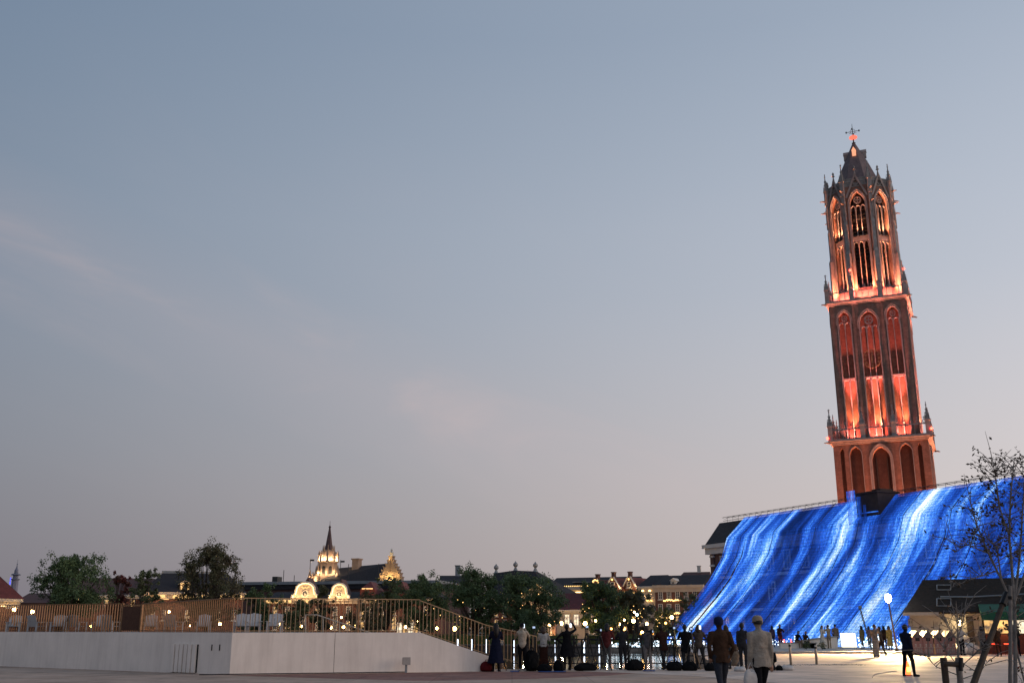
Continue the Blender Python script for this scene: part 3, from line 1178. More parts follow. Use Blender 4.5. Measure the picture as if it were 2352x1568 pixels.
base_prof = prof_pts(0)
SP_T = .125
T_NEAR = -15.0
n_str = int((t_bot - T_NEAR) / SP_T)
PANEL = 24
i = 0
while i < n_str:
    n_here = min(PANEL, n_str - i)
    vs, fs, uvs = [], [], []
    sag = rng.uniform(-.18, .18)
    for j in range(i, i + n_here):
        f_ = j / n_str
        tb = T_NEAR + f_ * (t_bot - T_NEAR)
        tt = T_NEAR + f_ * (t_top - T_NEAR)
        edge = abs((j - i) / max(1, n_here - 1) * 2 - 1)
        arc = 0.0
        prev = None
        k0_ = len(vs)
        for q, (w_, z_) in enumerate(base_prof):
            g = q / (len(base_prof) - 1)
            tq = tt + (tb - tt) * (g ** .8) + .10 * math.sin(w_ * .9 + j * .03) * g
            wq = w_ - (.22 * (1 - edge) + sag) * math.sin(math.pi * min(1, max(0, (g - .14) / .86)))
            if (tc0 - .05 < tq < tc1 + .05) and z_ > ZR - 1.2:      # hung from below the stack
                z_ = ZR - 1.35
                wq = WR - 2.5
            if prev is not None:
                arc += math.dist(prev, (wq, z_))
            prev = (wq, z_)
            vs.append((tq - .045, -wq, z_))
            vs.append((tq + .045, -wq + .004, z_))
            uvs.append((tq - (g * 1.0) * 2.0, arc))
        for q in range(len(base_prof) - 1):
            a = k0_ + q * 2
            fs.append((a, a + 1, a + 3, a + 2))
    me = bpy.data.meshes.new('led_net_panel')
    me.from_pydata(vs, [], fs)
    ul = me.uv_layers.new(name='strand')
    lv = np.zeros(len(me.loops), np.int32)
    me.loops.foreach_get('vertex_index', lv)
    ua = np.array(uvs, np.float32)[lv // 2]
    ul.data.foreach_set('uv', ua.ravel())
    me.materials.append(ml_)
    o = link('led_net_panel', me, curtain)
    o['kind'] = 'stuff'
    i += n_here
# net strips climbing the stack in steps
for (xa, xb, ztop, zbot) in ((1946, 1966, ZR + .75, ZR - 2.3), (1968, 1978, ZR + .1, ZR - 2.3), (1981, 1988, ZR - .7, ZR - 2.3)):
    ta, tb = t_for_x(xb, WR - 2.6, ZR), t_for_x(xa, WR - 2.6, ZR)
    vs, fs, uvs = [], [], []
    nn = max(3, int((tb - ta) / SP_T))
    for j in range(nn):
        tq = ta + (tb - ta) * j / nn
        k0_ = len(vs)
        for q in range(5):
            z_ = ztop + (zbot - ztop) * q / 4
            vs += [(tq - .038, -WR + 2.72, z_), (tq + .038, -WR + 2.72, z_)]
            uvs.append((tq - 2.5, 3 - z_ * .5))
        for q in range(4):
            a = k0_ + q * 2
            fs.append((a, a + 1, a + 3, a + 2))
    me = bpy.data.meshes.new('led_net_strip')
    me.from_pydata(vs, [], fs)
    ul = me.uv_layers.new(name='strand')
    lv = np.zeros(len(me.loops), np.int32)
    me.loops.foreach_get('vertex_index', lv)
    ul.data.foreach_set('uv', np.array(uvs, np.float32)[lv // 2].ravel())
    me.materials.append(ml_)
    link('led_net_strip', me, curtain)['kind'] = 'stuff'
# thin steel cables that tension the panels
for f_ in (.12, .24, .36, .47, .58, .70, .83, .94):
    tt = T_NEAR + f_ * (t_top - T_NEAR)
    tb = T_NEAR + f_ * (t_bot - T_NEAR)
    pts = []
    for q, (w_, z_) in enumerate(base_prof):
        g = q / (len(base_prof) - 1)
        pts.append(LW(tt + (tb - tt) * (g ** .8), w_ - .3 * math.sin(math.pi * g) - .05, z_ + .05))
    MB().tube(pts, .03, 4).build('cable', m_iron, curtain)

# ------------------------------------------------------------------ buildings across the canal
m_brick = M('town_brick', (.17, .065, .05), .85, 0, .2, .8, 0, brick=(.3, .09, .012, (.16, .11, .09)))
m_brick2 = M('town_dark_brick', (.12, .055, .048), .85, 0, .2, .8, 0, brick=(.3, .09, .012, (.12, .09, .08)))
m_cream = M('cream_render', (.50, .42, .34), .8, 0, .12, 1.2)
m_trim = M('town_white_trim', (.60, .56, .50), .7, 0, .1, 2)
m_rslate = M('town_slate', (.026, .026, .032), .9, 0, .2, 2, .2)
m_rred = M('town_red_tile', (.13, .032, .03), .75, 0, .2, 3, .3)
m_rbrown = M('town_brown_tile', (.10, .05, .045), .75, 0, .2, 3, .3)
m_lead = M('town_lead', (.22, .24, .26), .6, .2, .15, 1)
m_sand = M('church_sandstone', (.36, .25, .18), .85, 0, .2, 1.0, .2)
m_strip = EM('warm_light_strip', (1, .62, .24), 5.5)
m_strip2 = EM('warm_light_strip_soft', (1, .58, .22), 1.5)
m_bulb = EM('warm_bulb', (1, .60, .2), 3.2)
m_winlit = EMN('lit_window', (1, .56, .20), 1.0)
m_winwhite = EMN('bright_window', (1, .84, .58), 1.35, 1.6, .5)
m_winoff = M('town_window_glass', (.06, .065, .075), .15, 0, 0, spec=.6)
WARM = (1.0, .62, .28)


class Fac:
    """a facade standing on the ground between two grid columns at given depths"""

    def __init__(s, xl, Yl, xr, Yr):
        s.P, s.Q = atx(xl, Yl, 0), atx(xr, Yr, 0)
        s.d = (s.Q - s.P).normalized()
        s.n = Vector((-s.d.y, s.d.x, 0))
        s.W = (s.Q - s.P).length
        s.rz = math.atan2(s.d.y, s.d.x)

    def p(s, x, y, dep=0.0):
        r = ray(x, y)
        o = s.P + s.n * dep
        t = (o - Vector((0, 0, 0))).dot(s.n) / r.dot(s.n)
        q = Vector((r.x * t, r.y * t, CAM_Z + r.z * t))
        return (q - o).dot(s.d), q.z


def win(parent, F, x0, x1, y0, y1, mat, dep=0.0, bars=(1, 2), sill=True):
    (a, z1), (c, z0) = F.p(x0, y0, dep), F.p(x1, y1, dep)
    w, h = max(.4, abs(c - a)), max(.4, z1 - z0)
    o = link('window', window_mesh(w, h, min(.14, w * .14), bars, m_trim), parent, ((a + c) / 2, dep, z0))
    link('pane', pane_mesh(w, h, mat), o)
    if sill:
        MB().box(-w / 2 - .1, w / 2 + .1, -.22, 0, -.12, -.005).build('sill', m_trim, o)
    return o


def block(F, name, label, cat, x0, x1, ytop, D, wall, z0=0.0, dep=0.0):
    t = thing(name, label, cat, F.P, F.rz)
    a, _ = F.p(x0, ytop, dep)
    c, z = F.p(x1, ytop, dep)
    _, zz = F.p((x0 + x1) / 2, ytop, dep)
    MB().box(a, c, dep, dep + D, z0, zz).build('wall', wall, t)
    return t, a, c, zz


def roof_x(t, a, c, z, D, zr, mat, ov=.3, hip0=0.0, hip1=0.0, dep=0.0, flat=0.0):
    """ridge parallel to the facade; hips pull the ridge ends in; flat widens the top"""
    y0, y1, m = dep - ov, dep + D + ov, dep + D / 2
    f = flat / 2
    vs = [(a - ov, y0, z), (c + ov, y0, z), (c + ov, y1, z), (a - ov, y1, z),
          (a - ov + hip0, m - f, zr), (c + ov - hip1, m - f, zr), (c + ov - hip1, m + f, zr), (a - ov + hip0, m + f, zr)]
    return MB().add(vs, [(0, 1, 5, 4), (1, 2, 6, 5), (2, 3, 7, 6), (3, 0, 4, 7), (4, 5, 6, 7), (0, 3, 2, 1)]).build('roof', mat, t)


def cornice(t, a, c, z, h=.5, out=.35, mat=None, dep=0.0, name='cornice'):
    b = MB().box(a - .15, c + .15, dep - out * .5, dep + .3, z - h, z - h * .4)
    b.box(a - .3, c + .3, dep - out, dep + .3, z - h * .4, z + .02)
    return b.build(name, mat or m_trim, t)


def strip(t, a, c, y, z, h=.12, mat=None):
    return MB().box(a, c, y - .06, y, z, z + h).build('light_strip', mat or m_strip, t)


def bulbs(t, pts, r=.12, mat=None, name='fairy_lights'):
    b = MB()
    for p in pts:
        b.lathe([(r * .3, -r), (r, 0), (r * .3, r)], 5, p)
    o = b.build(name, mat or m_bulb, t)
    o['kind'] = 'stuff'
    return o


def chim(t, x, y, z, h, w=.7, mat=None):
    b = MB().box(x - w / 2, x + w / 2, y - w / 2, y + w / 2, z - 1.2, z + h)
    b.box(x - w * .62, x + w * .62, y - w * .62, y + w * .62, z + h, z + h + .15)
    return b.build('chimney', mat or m_brick2, t)


# --- house with a red hipped roof at the picture's left edge
F = Fac(-90, 100, 42, 104)
t, a, c, z = block(F, 'corner_house', 'brick corner house with steep red roof and lit white cornice', 'building', -90, 42, 1374, 9, m_brick)
roof_x(t, a, c, z, 9, z + 5.2, m_rred, .45, 2, 4.6)
cornice(t, a, c, z, .7, .45, m_cream)
strip(t, a, c - 1.2, -.2, z - .72, .1)
for x in (20, 28, 36):
    win(t, F, x - 3, x + 2, 1379, 1394, m_winoff)
MB().box(c - 2.4, c - 2.0, -.06, 0, 0, z - 1.6).build('wall_lamp', m_strip2, t)
# --- low brown building
F = Fac(36, 150, 130, 150)
t, a, c, z = block(F, 'low_brown_house', 'low house with long brown tiled roof beside the broad green tree', 'building', 36, 130, 1384, 9, m_brick2)
roof_x(t, a, c, z, 9, z + 1.5, m_rbrown, .3)
MB().box(a + 1, c - 1.5, 3.6, 4.2, z + .95, z + 1.25).build('roof_vent', m_lead, t)
# --- distant steeple
sp = at(21, 1443, 420)
t = thing('distant_steeple', 'slim distant steeple lit blue beyond the red roofed corner house', 'steeple', (sp.x, 420, 0))
zt = at(20, 1284, 420).z
zz = lambda y: at(20, y, 420).z
MB().lathe([(1.35, 0), (1.35, zz(1338)), (1.25, zz(1330))], 8).build('shaft', M('steeple_stone', (.22, .21, .26), .8, 0, .2, .5), t)
b = MB().lathe([(1.7, zz(1331)), (1.75, zz(1329)), (1.05, zz(1328)), (1.05, zz(1321)), (1.9, zz(1320)), (1.8, zz(1318)), (.8, zz(1316)), (.75, zz(1309)), (.3, zz(1303)), (.12, zz(1296)), (.3, zz(1295)), (.06, zz(1293)), (.05, zt)], 8)
b.build('lantern', M('steeple_lead', (.16, .17, .22), .6, .2, .2, .5), t)
bulbs(t, [(-1.7, -.6, zz(1336)), (-1.6, -.8, zz(1331)), (-1.7, -.5, zz(1327)), (-1.5, -.9, zz(1340))], .28, EM('blue_lamp', (.08, .10, 1), 2.0), 'blue_lights')
# --- brown roofed row behind the green tree with a white scrolled gable
F = Fac(150, 150, 335, 152)
t, a, c, z = block(F, 'gabled_row_house', 'row house with brown roof and lit white scroll gable behind the broad tree', 'building', 150, 335, 1366, 11, m_brick)
roof_x(t, a, c, z, 11, F.p(240, 1327, 5.5)[1], m_rbrown, .3)
cornice(t, a, c, z, .5, .4)
strip(t, a, c, -.32, z - .1, .1, m_strip2)
g0, g1 = F.p(176, 1384)[0], F.p(204, 1384)[0]
gz0, gz1 = F.p(190, 1386)[1], F.p(190, 1352)[1]
gw = g1 - g0
prof = [(g0, gz0), (g1, gz0), (g1, gz0 + 1), (g1 - gw * .2, gz0 + 1.5), (g1 - gw * .25, gz1 - .6), (g1 - gw * .4, gz1 - .1), (g0 + gw * .4, gz1 - .1), (g0 + gw * .25, gz1 - .6), (g0 + gw * .2, gz0 + 1.5), (g0, gz0 + 1)]
gb = MB().prism(prof, -.45, -.02).build('scroll_gable', m_cream, t)
strip(t, g0, g1, -.46, gz0 + .1, .14)
lamp_light('gable_lamp', 'POINT', ((g0 + g1) / 2, -1.2, gz0 + .3), 120, WARM, t, .2)
for i, x in enumerate((215, 245, 275, 305)):
    win(t, F, x - 4, x + 4, 1376, 1396, m_winlit if i % 2 else m_winoff)
# --- dark mansard house with a lit dormer
F = Fac(330, 148, 560, 152)
t, a, c, z = block(F, 'mansard_house', 'brick house with dark slate mansard roof, lit cornice and glowing dormer', 'building', 330, 560, 1360, 12, m_brick)
zr = F.p(440, 1317, 4)[1]
roof_x(t, a, c, z, 12, zr, m_rslate, .4, 2.6, 2.6, 0, 5.0)
rid = F.p(372, 1314, 4)[0], F.p(520, 1314, 4)[0]
MB().box(rid[0], rid[1], 3.5, 8.5, zr - .02, zr + .35).build('roof_lantern', m_lead, t)
cornice(t, a, c, z, .9, .5, m_cream)
for (x0, x1) in ((352, 380), (398, 412), (416, 446), (460, 482), (505, 512), (535, 556)):
    strip(t, F.p(x0, 1360)[0], F.p(x1, 1360)[0], -.5, z - .8, .45, m_strip2)
for (x0, x1, y) in ((372, 388, 1376), (395, 415, 1372), (452, 472, 1373), (318 + 20, 350, 1372)):
    zz_ = F.p(x0, y)[1]
    strip(t, F.p(x0, y)[0], F.p(x1, y)[0], -.05, zz_, .25, m_strip2)
d0, d1 = F.p(413, 1350)[0], F.p(436, 1350)[0]
dz0, dz1 = F.p(425, 1357)[1], F.p(425, 1333)[1]
b = MB().box(d0, d1, .2, 4, dz0, dz1 - .5)
b.prism([(d0 - .3, dz1 - .5), (d1 + .3, dz1 - .5), ((d0 + d1) / 2 + .3, dz1), ((d0 + d1) / 2 - .3, dz1)], 0, 4)
dm = b.build('dormer', m_cream, t)
MB().box(d0 + .45, d1 - .45, .12, .19, dz0 + .3, dz1 - .8).build('dormer_window', m_winoff, dm)
b = MB()
b.box(d0 + .1, d0 + .32, .05, .2, dz0 + .2, dz1 - .7)
b.box(d1 - .32, d1 - .1, .05, .2, dz0 + .2, dz1 - .7)
b.box(d0 - .1, d1 + .1, -.08, 0, dz1 - .5, dz1 - .3)
b.build('dormer_lights', m_strip2, dm)
for x in (350, 375, 430, 470, 500, 535):
    win(t, F, x - 4, x + 4, 1400, 1424, m_winlit if x in (350, 430, 500) else m_winoff)
# --- long hall with grey flat top behind the gables
F = Fac(555, 185, 1005, 178)
t, a, c, z = block(F, 'flat_roofed_hall', 'long low hall with pale grey flat roof edge behind the scroll gables', 'building', 555, 1005, 1352, 16, m_brick2)
zt_ = F.p(780, 1334)[1]
MB().box(a - .2, c + .2, -.4, 16, z, zt_ - .5).build('attic', m_rslate, t)
MB().box(a - .4, c + .4, -.7, 16.3, zt_ - .5, zt_).build('roof_edge', m_lead, t)
for x in (640, 665, 790, 860, 952):
    p_ = F.p(x, 1330)[0]
    MB().tube([(p_, 2, zt_), (p_, 2, zt_ + 1.2 + (x % 7) * .3)], .06, 5).build('roof_mast', m_iron, t)
MB().box(F.p(614, 1330)[0], F.p(626, 1330)[0], 2, 4, zt_, zt_ + 1.0).build('roof_unit', m_iron, t)
# --- brick row with two baroque gables and red dormers
F = Fac(600, 152, 1010, 150)
t, a, c, z = block(F, 'baroque_gable_row', 'brick row with two brightly lit round baroque gables and red dormers', 'building', 600, 1010, 1374, 10, m_brick)
roof_x(t, a, c, z, 10, z + 1.1, m_rslate, .3, 1, 1)
cornice(t, a, c, z, .7, .5, m_cream)
for (x0, x1) in ((614, 672), (700, 712), (850, 868), (880, 900)):
    strip(t, F.p(x0, 1374)[0], F.p(x1, 1374)[0], -.52, z - .55, .35, m_strip2)


def baroque(x0, x1, ybase, ytop, ypeak):
    ga, gc = F.p(x0, ybase)[0], F.p(x1, ybase)[0]
    gz, gt = F.p(x0, ybase)[1], F.p(x0, ytop)[1]
    w_, h_ = gc - ga, gt - gz
    m_ = (ga + gc) / 2
    prof = [(ga, gz), (gc, gz), (gc, gz + h_ * .18), (gc - w_ * .10, gz + h_ * .25), (gc - w_ * .14, gz + h_ * .5)]
    for i in range(9):
        an = math.pi * i / 8
        prof.append((m_ + w_ * .36 * math.cos(an), gz + h_ * .55 + h_ * .45 * math.sin(an)))
    prof += [(ga + w_ * .14, gz + h_ * .5), (ga + w_ * .10, gz + h_ * .25), (ga, gz + h_ * .18)]
    g = MB().prism(prof, -.35, .25).build('round_gable', m_cream, t)
    # rim and light strip that follow the curve
    b1, b2 = MB(), MB()
    pp = [Vector((p_[0], -.45, p_[1])) for p_ in prof[1:]] + [Vector((prof[0][0], -.45, prof[0][1]))]
    b1.tube(pp, .17, 5)
    b2.tube([Vector((m_ + (p_.x - m_) * .90, -.52, gz + .1 + (p_.z - gz) * .90)) for p_ in pp], .07, 5)
    b1.build('gable_rim', m_trim, g)
    b2.build('rim_light', m_strip, g)
    rw = MB()
    ring(rw, m_, gz + h_ * .30, h_ * .17, h_ * .05, -.5, -.36, 14)
    for k in range(6):
        an = k * math.pi / 3
        rw.tube([(m_, -.42, gz + h_ * .30), (m_ + h_ * .17 * math.cos(an), -.42, gz + h_ * .30 + h_ * .17 * math.sin(an))], .04, 4)
    rw.build('rose_window', m_trim, g)
    MB().lathe([(h_ * .17, -.01), (h_ * .17, .01)], 12).build('rose_pane', m_winoff, g, loc=(m_, -.37, gz + h_ * .30)).rotation_euler = (math.pi / 2, 0, 0)
    sw = MB()
    sw.tube([(m_ - w_ * .14, -.45, gz + h_ * .74), (m_ - w_ * .05, -.45, gz + h_ * .62), (m_, -.45, gz + h_ * .70), (m_ + w_ * .05, -.45, gz + h_ * .62), (m_ + w_ * .14, -.45, gz + h_ * .74)], .09, 5)
    sw.build('scroll_ornament', m_strip2, g)
    zp = F.p((x0 + x1) / 2, ypeak, .6)[1]
    MB().add([(ga + .2, .25, gz), (gc - .2, .25, gz), (m_, .6, zp), (ga + .2, 3.5, gz), (gc - .2, 3.5, gz), (m_, 3.5, zp)],
             [(0, 1, 2), (0, 2, 5, 3), (1, 4, 5, 2), (3, 5, 4)]).build('gable_roof', m_rbrown, g)
    for q in (-.28, 0, .28):
        lamp_light('gable_lamp', 'POINT', (m_ + q * w_, -1.1, gz + h_ * .12), 48, WARM, t, .15)


baroque(672, 732, 1374, 1337, 1325)
baroque(757, 803, 1374, 1340, 1329)
for (x0, x1, yb, yp, lit) in ((826, 860, 1352, 1333, True), (898, 934, 1362, 1333, False)):
    p0, p1 = F.p(x0, yb)[0], F.p(x1, yb)[0]
    zb_, zp_ = F.p(x0, yb)[1], F.p(x0, yp)[1]
    m_ = (p0 + p1) / 2
    dmr = MB().add([(p0, .3, zb_), (p1, .3, zb_), (m_, 2.2, zp_), (p0, 7, zb_), (p1, 7, zb_), (m_, 6, zp_), (p0, .3, z), (p1, .3, z), (p0, 7, z), (p1, 7, z)],
                   [(0, 1, 2), (0, 2, 5, 3), (1, 4, 5, 2), (6, 7, 1, 0), (6, 0, 3, 8), (7, 9, 4, 1)]).build('red_dormer', m_rred, t)
    if lit:
        MB().box(p0 + .3, p1 - .3, .1, .28, zb_ - .02, zb_ + .14).build('dormer_light', m_strip2, dmr)
for i, x in enumerate((632, 660, 695, 730, 770, 800, 832, 848, 877, 905, 945, 978)):
    win(t, F, x - 4.5, x + 4.5, 1392, 1412, m_winoff if i % 3 else m_winlit)
    win(t, F, x - 4.5, x + 4.5, 1416, 1446, m_winlit if i in (1, 6, 9, 10) else m_winoff)
MB().box(F.p(800, 1420)[0], F.p(846, 1420)[0], -1.2, -.05, F.p(800, 1428)[1], F.p(800, 1424)[1]).build('porch_canopy', m_trim, t)
for (x0, x1) in ((912, 975),):
    q0, q1 = F.p(x0, 1430)[0], F.p(x1, 1430)[0]
    nb = 5
    for k in range(nb):
        u0, u1 = q0 + (q1 - q0) * k / nb, q0 + (q1 - q0) * (k + 1) / nb
        sw_ = MB().frame(u0, u1, .15, F.p(x0, 1435)[1] + .4, .1, -.16, -.02).build('shop_window', m_trim, t)
        MB().box(u0 + .1, u1 - .1, -.08, -.03, .25, F.p(x0, 1435)[1] + .3).build('pane', m_winlit if k in (1, 3) else m_winwhite, sw_)
# --- church: tower with spire, nave and stepped gable
YC = 240
F = Fac(700, YC, 930, YC - 8)
ch = thing('church', 'church with floodlit crown tower, dark spire and long slate nave roof', 'church', F.P, F.rz)
cx = F.p(752, 1330, 6)[0]
hz = lambda y, dep=6: F.p(752, y, dep)[1]
hw = (F.p(771, 1300, 6)[0] - F.p(734, 1300, 6)[0]) / 2
b = MB().lathe([(hw * 1.06, 0), (hw * 1.06, hz(1322)), (hw, hz(1320)), (hw, hz(1292))], 8, (cx, 6, 0), a0=math.pi / 8)
b.build('tower', m_sand, ch)
b = MB().lathe([(hw * 1.02, hz(1292)), (hw * 1.16, hz(1291)), (hw * 1.16, hz(1288.5)), (hw * 1.0, hz(1288))], 8, (cx, 6, 0), a0=math.pi / 8)
b.build('tower_cornice', m_sand, ch)
MB().lathe([(hw * .72, hz(1288)), (hw * .70, hz(1266)), (hw * .55, hz(1262))], 8, (cx, 6, 0), a0=math.pi / 8).build('lantern', m_sand, ch)
spire = MB().lathe([(hw * .52, hz(1272)), (hw * .27, hz(1236)), (hw * .09, hz(1212)), (hw * .16, hz(1210)), (.06, hz(1206)), (.04, hz(1196))], 8, (cx, 6, 0))
spire.build('spire', M('spire_slate', (.10, .06, .06), .7, 0, .2, 1), ch)
for k in range(8):
    an = k * math.pi / 4 + math.pi / 8
    x_, y_ = cx + hw * 1.02 * math.cos(an), 6 + hw * 1.02 * math.sin(an)
    MB().lathe([(.34, hz(1290)), (.30, hz(1276)), (.38, hz(1275)), (.05, hz(1264))], 6, (x_, y_, 0)).build('pinnacle', m_sand, ch)
    x2, y2 = cx + hw * .62 * math.cos(an), 6 + hw * .62 * math.sin(an)
    MB().lathe([(.2, hz(1266)), (.05, hz(1252))], 5, (x2, y2, 0)).build('pinnacle', m_sand, ch)
    lamp_light('crown_lamp', 'POINT', (cx + hw * .85 * math.cos(an + .39), 6 + hw * .85 * math.sin(an + .39), hz(1285)), 260, (1, .74, .46), ch, .15)
for k, an in enumerate((-2.75, -2.0, -1.35, -.7, -.2)):
    lamp_light('tower_lamp', 'POINT', (cx + hw * 1.25 * math.cos(an), 6 + hw * 1.25 * math.sin(an), hz(1316)), 130, (1, .70, .40), ch, .15)
for k in range(3):      # belfry openings
    an = -math.pi / 2 + (k - 1) * math.pi / 4
    b = MB().prism(arch(0, hw * .36, hz(1318), hz(1304), hz(1300), 4), -.06, .04)
    o = b.build('belfry_opening', m_tdark, ch, loc=(cx + hw * .93 * math.cos(an), 6 + hw * .93 * math.sin(an), 0), rz=an + math.pi / 2)
for (x, y0, y1) in ((711, 1334, 1306), (718, 1334, 1312), (725, 1334, 1298), (729, 1332, 1290), (775, 1322, 1296)):
    px_ = F.p(x, y0, 4)[0]
    za_, zb_ = F.p(x, y0, 4)[1], F.p(x, y1, 4)[1]
    MB().lathe([(.42, 0), (.42, za_ + (zb_ - za_) * .35), (.5, za_ + (zb_ - za_) * .37), (.05, zb_)], 6, (px_, 4, 0)).build('side_pinnacle', m_sand, ch)
    lamp_light('pinnacle_lamp', 'POINT', (px_ - .2, 3.2, za_ + .3), 60, (1, .70, .40), ch, .1)
# nave
za0, zb0 = F.p(795, 1304, 10)[1], F.p(890, 1292, 5)[1]
n0, n1 = F.p(785, 1304, 10)[0], F.p(885, 1292, 5)[0]
zev = F.p(800, 1338, 2)[1]
m0 = F.p(730, 1338, 2)[0]
MB().add([(m0, 1.5, zev), (n1, 1.0, zev), (n1, 6.5, zb0), (n0, 9, za0), (n1, 12, zev), (m0 + 3, 16, zev)],
         [(0, 1, 2, 3), (2, 4, 5, 3), (0, 3, 5), (1, 4, 2)]).build('nave_roof', m_rslate, ch)
MB().box(m0 + .5, n1, 2.2, 12, 0, zev).build('nave_wall', m_sand, ch)
cxx = F.p(819, 1300, 7)[0]
b = MB().box(cxx - .8, cxx + .8, 6.2, 8.0, F.p(819, 1325, 7)[1], F.p(819, 1285, 7)[1])
b.box(cxx - 1.0, cxx + 1.0, 6.0, 8.2, F.p(819, 1285, 7)[1], F.p(819, 1282, 7)[1])
b.build('chimney', m_sand, ch)
# stepped gable with statue
gx = F.p(896, 1330)[0]
gzz = lambda y: F.p(896, y)[1]
b = MB()
steps = [(26, 1345, 1326), (23, 1326, 1317), (19.5, 1317, 1309), (15.5, 1309, 1302), (11, 1302, 1295), (7, 1295, 1287), (4, 1287, 1278)]
pxm = (F.p(906, 1330)[0] - F.p(896, 1330)[0]) / 10
for (w_, ya, yb) in steps:
    b.box(gx - w_ * pxm, gx + w_ * pxm, -.2, 1.2, gzz(ya) if ya < 1345 else 0, gzz(yb))
    for s_ in (-1, 1):
        b.box(gx + s_ * w_ * pxm - .13, gx + s_ * w_ * pxm + .13, -.25, 1.25, gzz(yb), gzz(yb) + .22)
sg = b.build('stepped_gable', m_sand, ch)
b = MB().lathe([(.42, gzz(1278)), (.35, gzz(1274)), (.5, gzz(1268)), (.2, gzz(1265)), (.28, gzz(1262)), (.08, gzz(1259))], 8, (gx, .4, 0))
b.build('statue', m_trim, sg)
MB().tube([(gx, -.35, gzz(1312)), (gx, -.35, gzz(1280))], .16, 6).build('pilaster', m_sand, sg)
for (dx, y, e) in ((0, 1324, 150), (-17, 1322, 55), (17, 1322, 55), (0, 1280, 60)):
    lamp_light('gable_lamp', 'POINT', (gx + dx * pxm, -1.0, gzz(y)), e, (1, .68, .25), ch, .15)
for dx in (-9, 9):
    win(ch, F, 896 + dx - 4, 896 + dx + 4, 1329, 1340, m_winoff, -.22, (1, 1), False)
# weather vanes
for (x, y0, y1) in ((712, 1306, 1282), (782, 1302, 1285)):
    p_ = F.p(x, y0, 4)[0]
    b = MB().tube([(p_, 4, F.p(x, y0, 4)[1] - .5), (p_, 4, F.p(x, y1, 4)[1])], .07, 5)
    b.box(p_ - .1, p_ + 1.0, 3.97, 4.03, F.p(x, y1 + 6, 4)[1], F.p(x, y1 + 2, 4)[1])
    b.build('weather_vane', m_iron, ch)
# --- slate house with brick gable end
F = Fac(1003, 200, 1075, 200)
t, a, c, z = block(F, 'slate_gable_house', 'house with dark slate roof and brick gable end between the round trees', 'building', 1003, 1075, 1338, 10, m_brick2)
roof_x(t, a + .4, c, z, 10, F.p(1040, 1321, 5)[1], m_rslate, .1)
MB().box(a, a + .5, 0, 10, z, F.p(1010, 1332)[1]).build('gable_end', m_brick2, t)
chim(t, F.p(1051, 1320, 5)[0], 5, F.p(1051, 1321, 5)[1], 1.8, .9, m_lead)
# --- pavilion with hipped roof, three finials and pediment
F = Fac(1122, 156, 1274, 150)
t, a, c, z = block(F, 'hipped_pavilion', 'pavilion with hipped slate roof, three finials and lit pediment', 'building', 1122, 1274, 1372, 8, m_brick)
zr = F.p(1190, 1313, 4.5)[1]
r0, r1 = F.p(1143, 1313, 4.5)[0], F.p(1233, 1313, 4.5)[0]
MB().add([(a - .6, -.6, z), (c + .6, -.6, z), (c + .6, 8.6, z), (a - .6, 8.6, z), (r0, 3.6, zr - .1), ((r0 + r1) / 2, 3.6, zr + .2), (r1, 3.6, zr), (r1, 4.6, zr), ((r0 + r1) / 2, 4.6, zr + .2), (r0, 4.6, zr - .1)],
         [(0, 1, 6, 5, 4), (1, 2, 7, 6), (2, 3, 9, 8, 7), (3, 0, 4, 9), (4, 5, 8, 9), (5, 6, 7, 8)]).build('roof', m_rslate, t)
for x_, zz_ in ((r0, zr - .1), ((r0 + r1) / 2, zr + .2), (r1, zr)):
    MB().lathe([(.42, -.1), (.2, .35), (.15, .5), (.38, .75), (.36, 1.0), (.12, 1.25), (.05, 1.4)], 8, (x_, 4.1, zz_)).build('finial', m_lead, t)
cornice(t, a, c, z, .8, .6, m_cream)
p0, p1 = F.p(1205, 1372)[0], c + .3
pm = (p0 + p1) / 2
MB().prism([(p0, z), (p1, z), (pm, z + 1.75)], -.9, .2).build('pediment', m_cream, t)
b = MB().tube([(p1, -1.0, z + .05), (pm, -1.0, z + 1.8), (p0, -1.0, z + .05)], .09, 5)
b.build('pediment_light', m_strip2, t)
b = MB()
for x in (1214, 1228, 1242, 1256, 1268):
    q = F.p(x, 1380)[0]
    b.lathe([(.34, 0), (.30, z - .8)], 10, (q, -.7, 0))
b.build('column', m_cream, t)
for x in (1220, 1235, 1262):
    q = F.p(x, 1372)[0]
    lamp_light('pediment_lamp', 'POINT', (q, -1.8, z - 1.2), 30, WARM, t, .15)
cb = MB().box(F.p(1264, 1400)[0], c + .1, -.3, 0, 0, z - .8).build('corner_pier', M('pier_orange_lit', (.45, .26, .17), .8, 0, .1, 1), t)  # white pier; the orange lamplight on it is put into its colour
lamp_light('pier_lamp', 'POINT', (c + .3, -1.1, .6), 60, WARM, t, .15)
for i, x in enumerate((1140, 1160, 1182, 1204, 1226, 1248)):
    win(t, F, x - 4, x + 4, 1392, 1415, m_winoff if i % 2 else m_winlit)
    win(t, F, x - 4, x + 4, 1422, 1446, m_winlit if i in (0, 3) else m_winoff)
